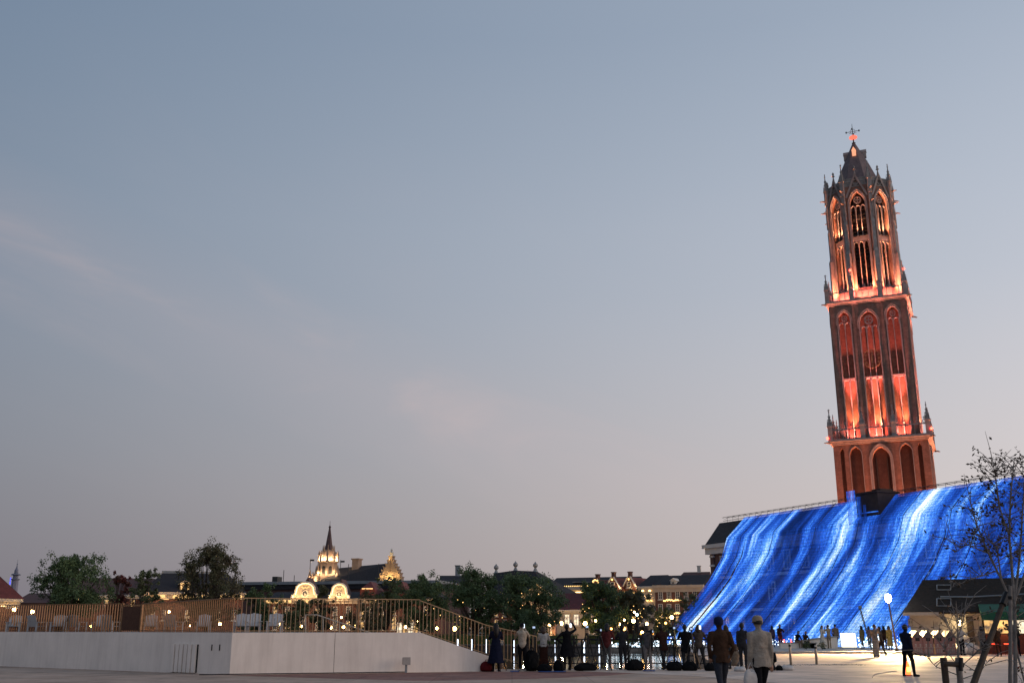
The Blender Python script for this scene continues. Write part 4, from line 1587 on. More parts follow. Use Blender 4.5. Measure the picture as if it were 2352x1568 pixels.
# --- long slate wing with lit cornice
F = Fac(1256, 186, 1450, 180)
t, a, c, z = block(F, 'slate_wing', 'long brick wing with dark slate roof and bright bulb lit cornice', 'building', 1256, 1450, 1347, 11, m_brick2)
roof_x(t, a, c, z, 11, F.p(1340, 1325, 5)[1], m_rslate, .2)
cornice(t, a, c, z, 1.2, .5, m_cream)
strip(t, a, F.p(1350, 1345)[0], -.52, z - .95, .12)
bulbs(t, [(F.p(1268 + i * 4.4, 1345)[0], -.5, z + .15) for i in range(20)], .09)
MB().box(F.p(1317, 1334, 2)[0], F.p(1378, 1334, 2)[0], 1.6, 3.4, F.p(1340, 1337, 2)[1], F.p(1340, 1335, 2)[1]).build('roof_light', m_lead, t)
# --- white pavilion with a dark red roof in front of the wing
F = Fac(1278, 132, 1352, 131)
t, a, c, z = block(F, 'white_pavilion', 'white single storey pavilion with tall dark red roof and two bright windows', 'building', 1278, 1352, 1400, 7, m_cream)
zr = F.p(1310, 1362, 3)[1]
roof_x(t, a, c, z, 7, zr, M('maroon_tile', (.085, .028, .035), .8, 0, .15, 3, .2), .25, .2, .2, 0, 2)
cornice(t, a, c, z, .35, .3)
for (x0, x1, m_) in ((1296, 1310, m_winwhite), (1317, 1331, m_winwhite), (1338, 1348, m_winoff)):
    win(t, F, x0, x1, 1409, 1436, m_, 0, (1, 3))
# --- three gabled brick houses
gl = ((1370, 1328, 1355, 1358, 1383, 'wreath'), (1407, 1323, 1353, 1391, 1425, 'window'), (1445, 1322, 1352, 1429, 1463, 'window'))
GLAB = ('narrow brick gable house hung with a round wreath of lights', 'brick gable house with red side roof next to the wreath house', 'brick gable house with red side roof next to the white house')
for (xm, yp, yb, x0, x1, kind), lab in zip(gl, GLAB):
    F = Fac(x0 - 1.5, 166, x1 + 1.5, 164.5)
    t, a, c, z = block(F, 'gable_house', lab, 'house', x0 - 1.5, x1 + 1.5, yb, 9, m_brick)
    tag(t, group='gabled brick houses')
    zp = F.p(xm, yp)[1]
    m_ = (a + c) / 2
    MB().prism([(a, z), (c, z), (m_ + .25, zp), (m_ - .25, zp)], 0, .5).build('gable', m_brick, t)
    MB().add([(a - .1, .5, z), (m_, .5, zp - .15), (c + .1, .5, z), (a - .1, 9, z), (m_, 9, zp - .15), (c + .1, 9, z)], [(0, 1, 4, 3), (1, 2, 5, 4), (3, 4, 5)]).build('roof', m_rred, t)
    b = MB().tube([(a, -.12, z), (m_ - .2, -.12, zp - .1)], .13, 4)
    b.tube([(c, -.12, z), (m_ + .2, -.12, zp - .1)], .13, 4)
    b.build('gable_coping', m_trim, t)
    chim(t, m_, .4, zp - .2, .75, .55)
    if kind == 'wreath':
        r_ = (F.p(1378, 1340)[0] - F.p(1362, 1340)[0]) / 2
        zc = F.p(xm, 1341)[1]
        bulbs(t, [(m_ + r_ * math.cos(q) * random.Random(int(q * 99)).uniform(.8, 1.1), -.3, zc + r_ * math.sin(q) * random.Random(int(q * 77)).uniform(.8, 1.15)) for q in [k * math.pi / 12 for k in range(24)]], .1, None, 'wreath_lights')
    else:
        win(t, F, xm - 5, xm + 5, yb - 17, yb - 3, m_winoff, 0, (0, 1))
        for s_, q in ((-1, a), (1, c)):
            lamp_light('gable_lamp', 'POINT', (q - s_ * .2, -.5, z + .35), 42, WARM, t, .12)
        bulbs(t, [(m_, -.2, zp - .5)], .16)
    for row, (ya, yb2) in enumerate(((1362, 1380), (1392, 1412), (1420, 1446))):
        for dx in (-8, 8):
            win(t, F, xm + dx - 4, xm + dx + 4, ya, yb2, m_winlit if (row == 2) else m_winoff)
    if xm > 1440:      # strings of bulbs round the upper windows
        pts = []
        for dx in (-8, 8):
            for k in range(9):
                pts.append((F.p(xm + dx - 5 + k * 1.25, 1359)[0], -.25, F.p(xm, 1359 + (k % 3) * 1.2)[1]))
            for k in range(5):
                pts.append((F.p(xm + dx - 6, 1362)[0], -.25, F.p(xm, 1362 + k * 3.2)[1]))
        bulbs(t, pts, .085)
# --- white house with two wall lights
F = Fac(1465, 163, 1504, 161.5)
t, a, c, z = block(F, 'white_house', 'narrow white rendered house with two bright lights under its cornice', 'house', 1465, 1504, 1346, 10, m_cream)
roof_x(t, a, c, z, 10, F.p(1480, 1321, 5)[1], m_rslate, .1)
cornice(t, a, c, z, .5, .4, m_trim)
for x in (1477, 1493):
    q = F.p(x, 1350)[0]
    MB().box(q - .12, q + .12, -.3, -.02, z - .75, z - .55).build('wall_light', m_strip, t)
    lamp_light('wall_beam', 'SPOT', (q, -.35, z - .8), 160, WARM, t, .08, math.radians(70), .6, (0, .12, -1))
for (ya, yb2) in ((1357, 1373), (1386, 1401), (1412, 1430)):
    for x in (1477, 1493):
        win(t, F, x - 3.5, x + 3.5, ya, yb2, m_winoff)
bulbs(t, [(F.p(1486 + k * 1.6, 1378)[0], -.2, F.p(1486, 1377.5 + (k * 7 % 3))[1]) for k in range(9)], .09)
# --- red brick house with white windows
F = Fac(1504, 161, 1612, 158)
t, a, c, z = block(F, 'red_brick_house', 'dark red brick house with tall white windows beside the light curtain', 'house', 1504, 1612, 1343, 10, m_brick)
rf_ = roof_x(t, a, c, z, 10, F.p(1540, 1321, 5)[1], m_rslate, .2)
cornice(t, a, c, z, 1.0, .4, m_cream)
for (ya, yb2) in ((1356, 1376), (1386, 1404), (1414, 1440)):
    for x in (1517.5, 1537, 1556.5, 1576, 1596):
        win(t, F, x - 5.5, x + 5.5, ya, yb2, m_winoff if ya < 1400 else m_winlit)
q0, q1 = F.p(1539, 1343)[0], F.p(1551, 1343)[0]
dz = F.p(1545, 1330)[1]
b = MB().box(q0, q1, .3, 4, z, dz - .2)
b.prism([(q0 - .15, dz - .2), (q1 + .15, dz - .2), ((q0 + q1) / 2, dz + .25)], .2, 4)
dm = b.build('dormer', m_trim, t)
MB().box(q0 + .25, q1 - .25, .22, .295, z + .25, dz - .4).build('dormer_window', m_winoff, dm)
for (x0, x1, y) in ((1525, 1565, 1378), (1535, 1562, 1408)):
    rr = random.Random(int(x0))
    bulbs(t, [(F.p(x0 + (x1 - x0) * k / 26, y)[0], -.22, F.p(x0, y + rr.uniform(-1.6, 1.6))[1]) for k in range(27)], .09)
F = Fac(1546, 190, 1618, 188)
t, a, c, z = block(F, 'brown_roofed_house', 'house with brown hipped roof behind the red brick house', 'house', 1546, 1618, 1342, 10, m_brick2)
roof_x(t, a, c, z, 10, F.p(1590, 1313, 5)[1], m_rbrown, .2, 1.2, 0)
chim(t, F.p(1606, 1312, 5)[0], 5, F.p(1606, 1313, 5)[1], 1.0, .6, m_trim)

# ------------------------------------------------------------------ the white terrace, its ramp and railings
m_wall = M('white_terrace_render', (.86, .765, .69), .75, 0, .06, 1.2, .05, detail=6)
# rain streaks and grime on the render
_nt = m_wall.node_tree
_b = _nt.nodes['Principled BSDF']
_tc = _nt.nodes.new('ShaderNodeTexCoord')
_mp = _nt.nodes.new('ShaderNodeMapping')
_mp.inputs['Scale'].default_value = (3.2, 3.2, .35)
_nt.links.new(_tc.outputs['Object'], _mp.inputs[0])
_no = _nt.nodes.new('ShaderNodeTexNoise')
_no.inputs['Scale'].default_value = 1.3
_no.inputs['Detail'].default_value = 8
_no.inputs['Roughness'].default_value = .65
_nt.links.new(_mp.outputs[0], _no.inputs[0])
_r = ramp(_nt, [(.33, (.90, .89, .885)), (.56, (1, 1, 1))], 'LINEAR')
_nt.links.new(_no.outputs[0], _r.inputs[0])
_mx = _nt.nodes.new('ShaderNodeMix')
_mx.data_type = 'RGBA'
_mx.blend_type = 'MULTIPLY'
_mx.inputs['Factor'].default_value = 1.0
_nt.links.new(_b.inputs['Base Color'].links[0].from_socket, _mx.inputs['A'])
_nt.links.new(_r.outputs[0], _mx.inputs['B'])
_nt.links.new(_mx.outputs['Result'], _b.inputs['Base Color'])
m_bronze = M('bronze_slat', (.33, .175, .085), .45, .3, .3, 6)
m_bronze2 = M('bronze_rod', (.42, .27, .15), .4, .3, .2, 6)
m_chair = M('white_chair_paint', (.46, .44, .44), .6, 0, .06, 4)
m_black = M('black_metal', (.012, .012, .014), .45, .3, .1, 5)

C0 = gnd(527, 1548.5)
CA = gnd(-260, 1519)
CB = gnd(1131, 1540.5)
ZT = at(527, 1452, C0.y).z          # top of the terrace wall
dA = (CA - C0)
dA.z = 0
LA = dA.length
dA.normalize()
dB = (CB - C0)
LB = dB.length
dB.normalize()
nB = Vector((-dB.y, dB.x, 0))       # away from the camera
nA = Vector((dA.y, -dA.x, 0))
if nA.y < 0:
    nA = -nA


def sB(x, y):
    """position along face B and height under a grid point"""
    r = ray(x, y)
    t = C0.dot(nB) / r.dot(nB)
    q = Vector((r.x * t, r.y * t, CAM_Z + r.z * t))
    return (q - C0).dot(dB), q.z


terr = thing('terrace_wall', 'white rendered terrace wall with a sloping ramp end and sharp corner', 'wall', C0, 0)
s1, _ = sB(965, 1452)
s2, z2 = sB(1118, 1504)


def facet(pa, pb, za, zb, th, nrm):
    q = [pa, pb, pb + nrm * th, pa + nrm * th]
    b = MB()
    b.add([(p.x, p.y, 0) for p in q] + [(q[0].x, q[0].y, za), (q[1].x, q[1].y, zb), (q[2].x, q[2].y, zb), (q[3].x, q[3].y, za)],
          [(0, 1, 5, 4), (1, 2, 6, 5), (2, 3, 7, 6), (3, 0, 4, 7), (4, 5, 6, 7)])
    return b


O = Vector((0, 0, 0))
sj, _ = sB(768, 1500)
facet(O, dB * (sj - .008), ZT, ZT, .3, nB).build('wall_panel', m_wall, terr)
facet(dB * (sj + .008), dB * s1, ZT, ZT, .3, nB).build('wall_panel', m_wall, terr)
facet(dB * s1, dB * s2, ZT, z2, .3, nB).build('ramp_wall', m_wall, terr)
facet(dB * s2, dB * (LB + .1), z2, z2 - (ZT - z2) / (s2 - s1) * (LB - s2) * .9, .3, nB).build('ramp_wall', m_wall, terr)
facet(dA * LA, nA * .0 + dA * .0, ZT, ZT, .3, nA).build('wall_panel', m_wall, terr)
# terrace floor
b = MB()
pts = [dA * LA, O + (nA + nB) * .05, dB * s1, dB * s1 + nB * 9, dA * LA + nA * 14]
b.slab([(C0.x + p.x, C0.y + p.y) for p in pts][::1], -.5, ZT - .02)
tag(b.build('terrace_floor', ground_mat('terrace_paving', (.20, .18, .17))), None, None, None, 'structure')
# service hatch with vertical boards, two slots, on face A
def sA(x, y):
    r = ray(x, y)
    t = C0.dot(nA) / r.dot(nA)
    q = Vector((r.x * t, r.y * t, CAM_Z + r.z * t))
    return (q - C0).dot(dA), q.z


rzA = math.atan2(dA.y, dA.x)
ph = thing('service_hatch', 'white boarded service hatch on the shaded side of the terrace wall', 'hatch', C0, rzA)
sgn = 1 if (nA.x * -dA.y + nA.y * dA.x) > 0 else -1       # local y sign that points into the wall
e0, _ = sA(455, 1500)
e1, _ = sA(397, 1500)
zt_, zb_ = sA(425, 1478)[1], .03
nbd = 6
for i in range(nbd):
    u0 = e0 + (e1 - e0) * i / nbd
    u1 = e0 + (e1 - e0) * (i + 1) / nbd
    MB().box(u0 + .035, u1 - .02, -sgn * (.10 + .01 * (i % 2)) if sgn > 0 else .0, 0 if sgn > 0 else (.10 + .01 * (i % 2)), zb_, zt_).build('board', m_wall, ph)
MB().box(min(e0, e1), max(e0, e1), min(0, -sgn * .04), max(0, -sgn * .04), zb_, zt_ - .01).build('backing', m_black, ph)
for x in (487, 505):
    u, zc = sA(x, 1486)
    o = tag(MB().box(u - .018, u + .018, min(0, -sgn * .02), max(0, -sgn * .02), zc - .1, zc + .1).build('wall_slot', m_black, None, loc=C0, rz=rzA),
            'narrow dark slot in the shaded terrace wall nearer the %s' % ('corner' if x == 505 else 'boarded hatch'), 'slot', 'wall slots')
# junction box on a stub post, cable at the wall foot
q, zq = sB(928, 1520)
pb = C0 + dB * q - nB * .35
jb = thing('junction_box', 'small grey junction box on a short post before the ramp wall', 'junction box', (pb.x, pb.y, 0), math.atan2(dB.y, dB.x))
MB().box(-.035, .035, -.03, .03, 0, .28).build('post', m_lead, jb)
MB().box(-.125, .125, -.07, .07, .28, .52).build('box', M('box_grey', (.33, .30, .28), .6, 0, .1, 6), jb)
MB().box(-.135, .135, -.085, -.07, .27, .53).build('lid', M('box_grey2', (.36, .33, .31), .6, 0, .1, 6), jb)
pts = []
rr = random.Random(7)
for i in range(30):
    f_ = i / 29
    p_ = C0 + dB * (q * f_ - 1.0 * (1 - f_)) - nB * (.25 + rr.uniform(0, .12))
    pts.append((p_.x, p_.y, .03))
tag(MB().tube(pts, .016, 5).build('cable', m_black), 'thin black cable lying along the foot of the white wall', 'cable')

# ---- railings
def fence_run(par, P, d, L, zb, zt, step, prof, name='slat', rail=True, mat=None, zt2=None, zb2=None, seed=0):
    """upright bars from P along d; prof=(thickness along, depth across)"""
    n = max(1, int(L / step))
    rz = math.atan2(d.y, d.x)
    me = None
    for i in range(n + 1):
        f_ = i / n
        a_, b_ = zb + ((zb2 if zb2 is not None else zb) - zb) * f_, zt + ((zt2 if zt2 is not None else zt) - zt) * f_
        if zt2 is None and zb2 is None:
            if me is None:
                me = MB().box(-prof[0] / 2, prof[0] / 2, -prof[1] / 2, prof[1] / 2, 0, b_ - a_).mesh(name, mat)
            m_ = me
        else:
            m_ = MB().box(-prof[0] / 2, prof[0] / 2, -prof[1] / 2, prof[1] / 2, 0, b_ - a_).mesh(name, mat)
        p_ = P + d * (L * f_)
        link(name, m_, par, (p_.x, p_.y, a_), rz)
    if rail:
        e_ = P + d * L
        nn = Vector((-d.y, d.x, 0))
        A_, B_ = (zt, zt2 if zt2 is not None else zt)
        b = MB()
        b.add([(P.x + nn.x * s_ * .035, P.y + nn.y * s_ * .035, A_ + h_) for h_ in (0, .03) for s_ in (-1, 1)] +
              [(e_.x + nn.x * s_ * .035, e_.y + nn.y * s_ * .035, B_ + h_) for h_ in (0, .03) for s_ in (-1, 1)],
              [(0, 1, 3, 2), (4, 6, 7, 5), (0, 4, 5, 1), (2, 3, 7, 6), (0, 2, 6, 4), (1, 5, 7, 3)])
        b.build('top_rail', mat, par)
        b = MB()
        A_, B_ = zb + .05, (zb2 if zb2 is not None else zb) + .05
        b.add([(P.x + nn.x * s_ * .02, P.y + nn.y * s_ * .02, A_ + h_) for h_ in (0, .02) for s_ in (-1, 1)] +
              [(e_.x + nn.x * s_ * .02, e_.y + nn.y * s_ * .02, B_ + h_) for h_ in (0, .02) for s_ in (-1, 1)],
              [(0, 1, 3, 2), (4, 6, 7, 5), (0, 4, 5, 1), (2, 3, 7, 6), (0, 2, 6, 4), (1, 5, 7, 3)])
        b.build('bottom_rail', mat, par)


HF = 1.14
fb = thing('bronze_railing', 'bronze rod railing along the top of the white ramp wall', 'railing', (0, 0, 0))
PB = C0 + nB * .15 + dB * .12
fence_run(fb, PB, dB, s1 - .12, ZT, ZT + HF, .152, (.016, .05), 'rod', True, m_bronze2)
fence_run(fb, C0 + nB * .15 + dB * s1, dB, s2 - s1, ZT, ZT + HF - .03, .135, (.016, .05), 'rod', True, m_bronze2, z2 + HF * .93, z2)
zend = max(.05, z2 - .3)
fence_run(fb, C0 + nB * .15 + dB * s2, dB, 2.0, z2, z2 + HF * .93, .135, (.016, .05), 'rod', True, m_bronze2, zend + .95, .05)
for s_ in (s1 * .66,):
    p_ = C0 + nB * .15 + dB * s_
    link('post', MB().box(-.03, .03, -.05, .05, 0, HF).mesh('post', m_bronze), fb, (p_.x, p_.y, ZT), math.atan2(dB.y, dB.x))
# warm light line at the foot of the sloping part
mls = EM('ramp_light_line', (1, .62, .25), 30)
pa, pc = C0 + nB * .45 + dB * (s1 + (s2 - s1) * .25), C0 + nB * .45 + dB * s2
MB().tube([(pa.x, pa.y, ZT - (ZT - z2) * .25 - .16), (pc.x, pc.y, z2 - .16)], .02, 5).build('light_line', mls, fb)

# slatted fence: corner section, gate, far section
PF1 = atx(322, 45.3, ZT)
PF2 = atx(278, 45.9, ZT)
PF3 = atx(-160, 51.0, ZT)
P0 = C0 + nB * .15
f1 = thing('slatted_fence', 'dense brown slatted fence section beside the white corner', 'fence', (0, 0, 0))
d1 = PF1 - P0
d1.z = 0
L1 = d1.length
d1.normalize()
fence_run(f1, Vector((P0.x, P0.y, 0)), d1, L1, ZT, ZT + HF, .20, (.016, .034), 'slat', True, m_bronze)
gt = thing('slatted_gate', 'dark brown gate with horizontal bars between the two slatted fences', 'gate', (0, 0, 0))
dg = PF2 - PF1
dg.z = 0
Lg = dg.length
dg.normalize()
rzg = math.atan2(dg.y, dg.x)
for f_ in (0, 1):
    p_ = PF1 + dg * (Lg * f_)
    link('gate_post', MB().box(-.04, .04, -.05, .05, 0, HF).mesh('gate_post', m_bronze), gt, (p_.x, p_.y, ZT), rzg)
mgb = MB().box(.04, Lg - .04, -.03, .03, 0, .05).mesh('bar', m_bronze)
for k in range(6):
    link('bar', mgb, gt, (PF1.x, PF1.y, ZT + .08 + k * .2), rzg)
mgs = MB().box(-.007, .007, -.06, -.03, 0, HF - .05).mesh('slat', m_bronze)
for k in range(1, 9):
    p_ = PF1 + dg * (Lg * k / 9)
    link('slat', mgs, gt, (p_.x, p_.y, ZT), rzg)
MB().box(.05, Lg - .05, .035, .05, .06, HF - .08).build('mesh_panel', M('gate_mesh', (.10, .045, .028), .8, 0, .2, 8), gt, loc=(PF1.x, PF1.y, ZT), rz=rzg)
f2 = thing('slatted_fence', 'brown slatted fence with open gaps on the left of the gate', 'fence', (0, 0, 0))
d2 = PF3 - PF2
d2.z = 0
L2 = d2.length
d2.normalize()
fence_run(f2, Vector((PF2.x, PF2.y, 0)), d2, L2, ZT, ZT + HF + .02, .15, (.02, .055), 'slat', True, m_bronze)
# inner handrail of the stairs behind the rods
hr = thing('stair_handrail', 'pale sloping stair handrail with posts seen behind the rod railing', 'handrail', (0, 0, 0))
YH = 41.5
hp = [at(702, 1411, YH), at(727, 1411, YH), at(862, 1456, YH)]
MB().tube([at(702, 1452, YH)] + hp + [at(880, 1463, YH)], .028, 6).build('rail', M('pale_rail', (.50, .42, .34), .5, .1, .1), hr)
for x in (742, 780, 828):
    f_ = (x - 727) / (862 - 727)
    MB().tube([at(x, 1456, YH), at(x, 1411 + 45 * f_, YH)], .022, 6).build('post', MATS['pale_rail'], hr)

# ---- white terrace chairs
def chair_meshes():
    parts = []
    b = MB()
    for i in range(5):
        x = -.24 + i * .12
        b.add([(x - .053, .22, .34), (x + .053, .22, .34), (x + .053, .42, 1.0 - abs(i - 2) * .03), (x - .053, .42, 1.0 - abs(i - 2) * .03),
               (x - .053, .245, .34), (x + .053, .245, .34), (x + .053, .445, 1.0 - abs(i - 2) * .03), (x - .053, .445, 1.0 - abs(i - 2) * .03)],
              [(0, 1, 2, 3), (7, 6, 5, 4), (0, 4, 5, 1), (2, 6, 7, 3), (1, 5, 6, 2), (0, 3, 7, 4)])
    parts.append(('backrest', b.mesh('backrest', m_chair)))
    b = MB()
    for i in range(4):
        y = -.28 + i * .135
        b.box(-.28, .28, y, y + .12, .34 - i * .012, .365 - i * .012)
    parts.append(('seat', b.mesh('seat', m_chair)))
    b = MB().box(-.36, -.24, -.34, .36, .56, .585)
    parts.append(('armrest', b.mesh('armrest', m_chair)))
    b = MB().box(.24, .36, -.34, .36, .56, .585)
    parts.append(('armrest', b.mesh('armrest', m_chair)))
    for sx in (-1, 1):
        for (ya, yb) in ((-.3, -.24), (.27, .33)):
            parts.append(('leg', MB().box(sx * .29 - .03, sx * .29 + .03, ya, yb, 0, .56).mesh('leg', m_chair)))
    return parts


CH = chair_meshes()
chairs = [(30, 48.5, .3, 'white slatted lounge chair nearest the picture edge behind the open fence'), (84, 48.2, 2.7, 'white lounge chair between the two bright lamps behind the open fence'),
          (132, 47.8, .2, 'white lounge chair under the broad green tree behind the open fence'), (176, 47.6, 2.9, 'white lounge chair right of the tree trunk behind the open fence'),
          (228, 47.4, .1, 'white lounge chair near the gate behind the open fence'), (255, 47.2, 2.8, 'white lounge chair directly beside the brown gate'),
          (345, 47.0, .3, 'white lounge chair right of the gate behind the dense slats'), (398, 46.5, 2.9, 'white lounge chair under the pale lamp behind the dense slats'),
          (466, 46.0, .2, 'white lounge chair deep behind the dense brown slats'), (552, 43.5, .1, 'white lounge chair just past the white corner behind the rods'),
          (580, 42.5, .15, 'white lounge chair in the middle of the three behind the rods'), (630, 42.5, .1, 'white lounge chair nearest the stair handrail')]
for (x, Y, rz, lab) in chairs:
    p_ = atx(x, Y, ZT)
    t = thing('lounge_chair', lab, 'chair', (p_.x, p_.y, ZT - .02), rz + math.pi * 0, 'white chairs on the terrace')
    t.scale = (.92, .92, .76)
    for nm, me in CH:
        link(nm, me, t)

# ---- black quay railing
Q0, Q1 = gnd(1178, 1537.5), gnd(1660, 1537)
qr = thing('quay_railing', 'black metal quay railing with four rails along the water edge', 'railing', (Q0.x, 41.35, 0), 0)
LQ = Q1.x - Q0.x
mqp = MB().box(-.03, .03, -.03, .03, 0, 1.12).mesh('post', m_black)
n = 9
for i in range(n + 1):
    link('post', mqp, qr, (LQ * i / n, 0, 0))
for z in (.22, .5, .8, 1.1):
    MB().tube([(0, 0, z), (LQ, 0, z)], .022 if z < 1 else .032, 6).build('rail', m_black, qr)

# ------------------------------------------------------------------ trees
m_bark = M('bark', (.06, .045, .035), .9, 0, .3, 6, .4)
m_bark2 = M('grey_bark', (.17, .155, .145), .9, 0, .3, 8, .4)


def leaf_mat(name, c1, c2):
    if name in MATS:
        return MATS[name]
    m = bpy.data.materials.new(name)
    m.use_nodes = True
    nt = m.node_tree
    b = nt.nodes['Principled BSDF']
    b.inputs['Roughness'].default_value = .65
    b.inputs['Specular IOR Level'].default_value = .25
    tc = nt.nodes.new('ShaderNodeTexCoord')
    no = nt.nodes.new('ShaderNodeTexNoise')
    no.inputs['Scale'].default_value = 1.1
    no.inputs['Detail'].default_value = 5
    nt.links.new(tc.outputs['Object'], no.inputs['Vector'])
    r = ramp(nt, [(.35, c1), (.65, c2)], 'LINEAR')
    nt.links.new(no.outputs[0], r.inputs[0])
    nt.links.new(r.outputs[0], b.inputs['Base Color'])
    MATS[name] = m
    return m


LG = leaf_mat('leaf_dark_green', (.06, .098, .045), (.11, .155, .06))
LG2 = leaf_mat('leaf_olive', (.08, .098, .045), (.14, .155, .065))
LR = leaf_mat('leaf_red_brown', (.105, .08, .045), (.105, .11, .052))
LM = leaf_mat('leaf_maroon', (.15, .035, .032), (.09, .05, .032))
LD = leaf_mat('leaf_dry', (.05, .038, .026), (.075, .05, .032))


def leaves_mesh(name, centers, dirs_seed, size, mat):
    rng = np.random.default_rng(dirs_seed)
    n = len(centers)
    c = np.asarray(centers, np.float32)
    a = rng.normal(size=(n, 3))
    a /= np.linalg.norm(a, axis=1, keepdims=True)
    r = rng.normal(size=(n, 3))
    bb = np.cross(a, r)
    bb /= np.linalg.norm(bb, axis=1, keepdims=True) + 1e-6
    s = (size * rng.uniform(.6, 1.35, n))[:, None]
    v = np.empty((n, 4, 3), np.float32)
    v[:, 0] = c - a * s
    v[:, 1] = c - bb * s * .5
    v[:, 2] = c + a * s
    v[:, 3] = c + bb * s * .5
    me = bpy.data.meshes.new(name)
    me.vertices.add(n * 4)
    me.vertices.foreach_set('co', v.ravel())
    me.loops.add(n * 4)
    me.loops.foreach_set('vertex_index', np.arange(n * 4, dtype=np.int32))
    me.polygons.add(n)
    me.polygons.foreach_set('loop_start', np.arange(0, n * 4, 4, dtype=np.int32))
    me.polygons.foreach_set('loop_total', np.full(n, 4, np.int32))
    me.materials.append(mat)
    me.update(calc_edges=True)
    return me


def tree(name, label, P, H, W, seed, mat, n=6500, size=.13, base=.28, depth=None, group=None, sparse=.0, lobes=16, up=0.0, trunk_r=None, bark=None):
    """trunk that forks into limbs; leaf clumps round the limb tips"""
    rng = np.random.default_rng(seed)
    t = thing(name, label, 'tree', P, 0, group)
    D = depth or W
    zb = H * base
    tr = trunk_r or max(.07, H * .02)
    tips = []
    limbs = MB()
    k = int(lobes * 2.1)
    n = int(n * 1.9)
    size = size * .82
    for i in range(k):
        an = i * 2.399 + rng.uniform(-.4, .4)
        hh = rng.uniform(.0, 1.0)
        # crown envelope: widest a little under the middle
        env = math.sqrt(max(.04, 1 - ((hh - .42) / .62) ** 2))
        rr = env * rng.uniform(.0, 1.0) ** .5 * .84
        z = zb + (H - zb) * (hh * .88 + .04)
        tip = Vector((math.cos(an) * rr * W / 2, math.sin(an) * rr * D / 2, z))
        tips.append(tip)
        st = Vector((0, 0, zb * rng.uniform(.7, 1.15)))
        mid = st.lerp(tip, .5) + Vector((rng.uniform(-.1, .1) * W * .3, 0, -.05 * H + rng.uniform(0, .1) * H))
        limbs.tube([st, mid, tip], [tr * .55, tr * .32, tr * .12], 5)
    tips.append(Vector((rng.uniform(-.1, .1) * W, 0, H * .93)))
    sprays = []
    for i in range(int(lobes * .9)):      # loose shoots that break the outline
        an = rng.uniform(0, 6.283)
        hh = rng.uniform(.25, 1.0)
        env = math.sqrt(max(.05, 1 - ((hh - .42) / .62) ** 2))
        rr = env * rng.uniform(.9, 1.14)
        tip = Vector((math.cos(an) * rr * W / 2, math.sin(an) * rr * D / 2, zb + (H - zb) * min(1.04, hh * 1.02)))
        sprays.append(tip)
        limbs.tube([tip * .55 + Vector((0, 0, tip.z * .25)), tip], [tr * .10, tr * .05], 4)
    trunk = MB().tube([(0, 0, -.1), (rng.uniform(-.1, .1), 0, zb * .5), (rng.uniform(-.12, .12), 0, zb * 1.1), (0, 0, H * .62)], [tr * 1.25, tr, tr * .8, tr * .25], 8)
    to = trunk.build('trunk', bark or m_bark, t)
    limbs.build('limb', bark or m_bark, to)['kind'] = 'stuff'
    cs = []
    per = n // len(tips)
    for tip in tips:
        cr = W * rng.uniform(.10, .19)
        sub = 7
        for j in range(sub):
            o = rng.normal(size=3)
            o /= np.linalg.norm(o)
            c = np.array(tip) + o * cr * rng.uniform(.3, 1.0) * np.array([1, D / W, .75 + up])
            rad = cr * rng.uniform(.3, .62)
            m = int(per / sub * rng.uniform(.6, 1.4) * (1 - sparse))
            q = rng.normal(size=(m, 3))
            q /= np.linalg.norm(q, axis=1, keepdims=True)
            q *= (rng.uniform(0, 1, (m, 1)) ** .5) * rad
            q[:, 2] *= .8
            cs.append(c + q)
    for tip in sprays:
        m = int(per * rng.uniform(.10, .30))
        q = rng.normal(size=(m, 3)) * W * np.array([.028, .028, .034])
        cs.append(np.array(tip) + q)
    cs = np.concatenate(cs)
    cs = cs[cs[:, 2] > zb * .75]
    link('crown', leaves_mesh('crown', cs, seed + 1, size, mat), t)
    return t


def tree_px(name, label, x0, x1, ytop, Y, seed, mat, **k):
    p = at((x0 + x1) / 2, ytop, Y)
    w = (atx(x1, Y, 3) - atx(x0, Y, 3)).length
    return tree(name, label, (p.x, Y, k.pop('z0', 0)), p.z, w, seed, mat, **k)


tree_px('broad_tree', 'broad dark green tree with forked trunk behind the open fence', 84, 262, 1266, 78, 3, LG, n=11000, size=.10, base=.30, lobes=26)
tree_px('red_tree', 'small dark red maple right of the broad green tree', 246, 310, 1316, 92, 5, LM, n=4500, size=.10, base=.3)
tree_px('bushy_tree', 'low bushy olive tree in front of the mansard house', 300, 376, 1306, 90, 8, LG2, n=5000, size=.10, base=.25)
tree_px('tall_tree', 'tall ragged olive green tree in front of the mansard house', 412, 566, 1252, 84, 12, LR, n=10000, size=.10, base=.2, lobes=26, sparse=.05, up=.35)
tree_px('shrub_tree', 'low dark green tree left of the first round gable', 556, 650, 1338, 96, 14, LG, n=5000, size=.10, base=.15)
tree_px('round_tree', 'olive tree between the two lit round gables', 716, 772, 1342, 100, 17, LR, n=3800, size=.11, base=.15)
tree_px('round_tree', 'dark tree below the first round gable behind the rods', 640, 730, 1378, 92, 19, LG2, n=4200, size=.10, base=.2)
tree_px('round_tree', 'dark tree before the red dormers', 800, 890, 1356, 96, 21, LR, n=4200, size=.10, base=.18)
tree_px('round_tree', 'green tree right of the stepped church gable', 850, 930, 1325, 112, 23, LG2, n=4200, size=.12, base=.22)
tree_px('round_tree', 'wide dark green tree in front of the flat roofed hall', 900, 1045, 1320, 110, 25, LG, n=10000, size=.12, base=.2)
tree_px('large_tree', 'large dark round tree in front of the slate gable house', 1018, 1168, 1306, 100, 27, LG, n=13000, size=.11, base=.18, lobes=24)
tree_px('large_tree', 'large dark tree in front of the hipped pavilion', 1118, 1302, 1322, 97, 29, LG, n=15000, size=.11, base=.18, lobes=26)
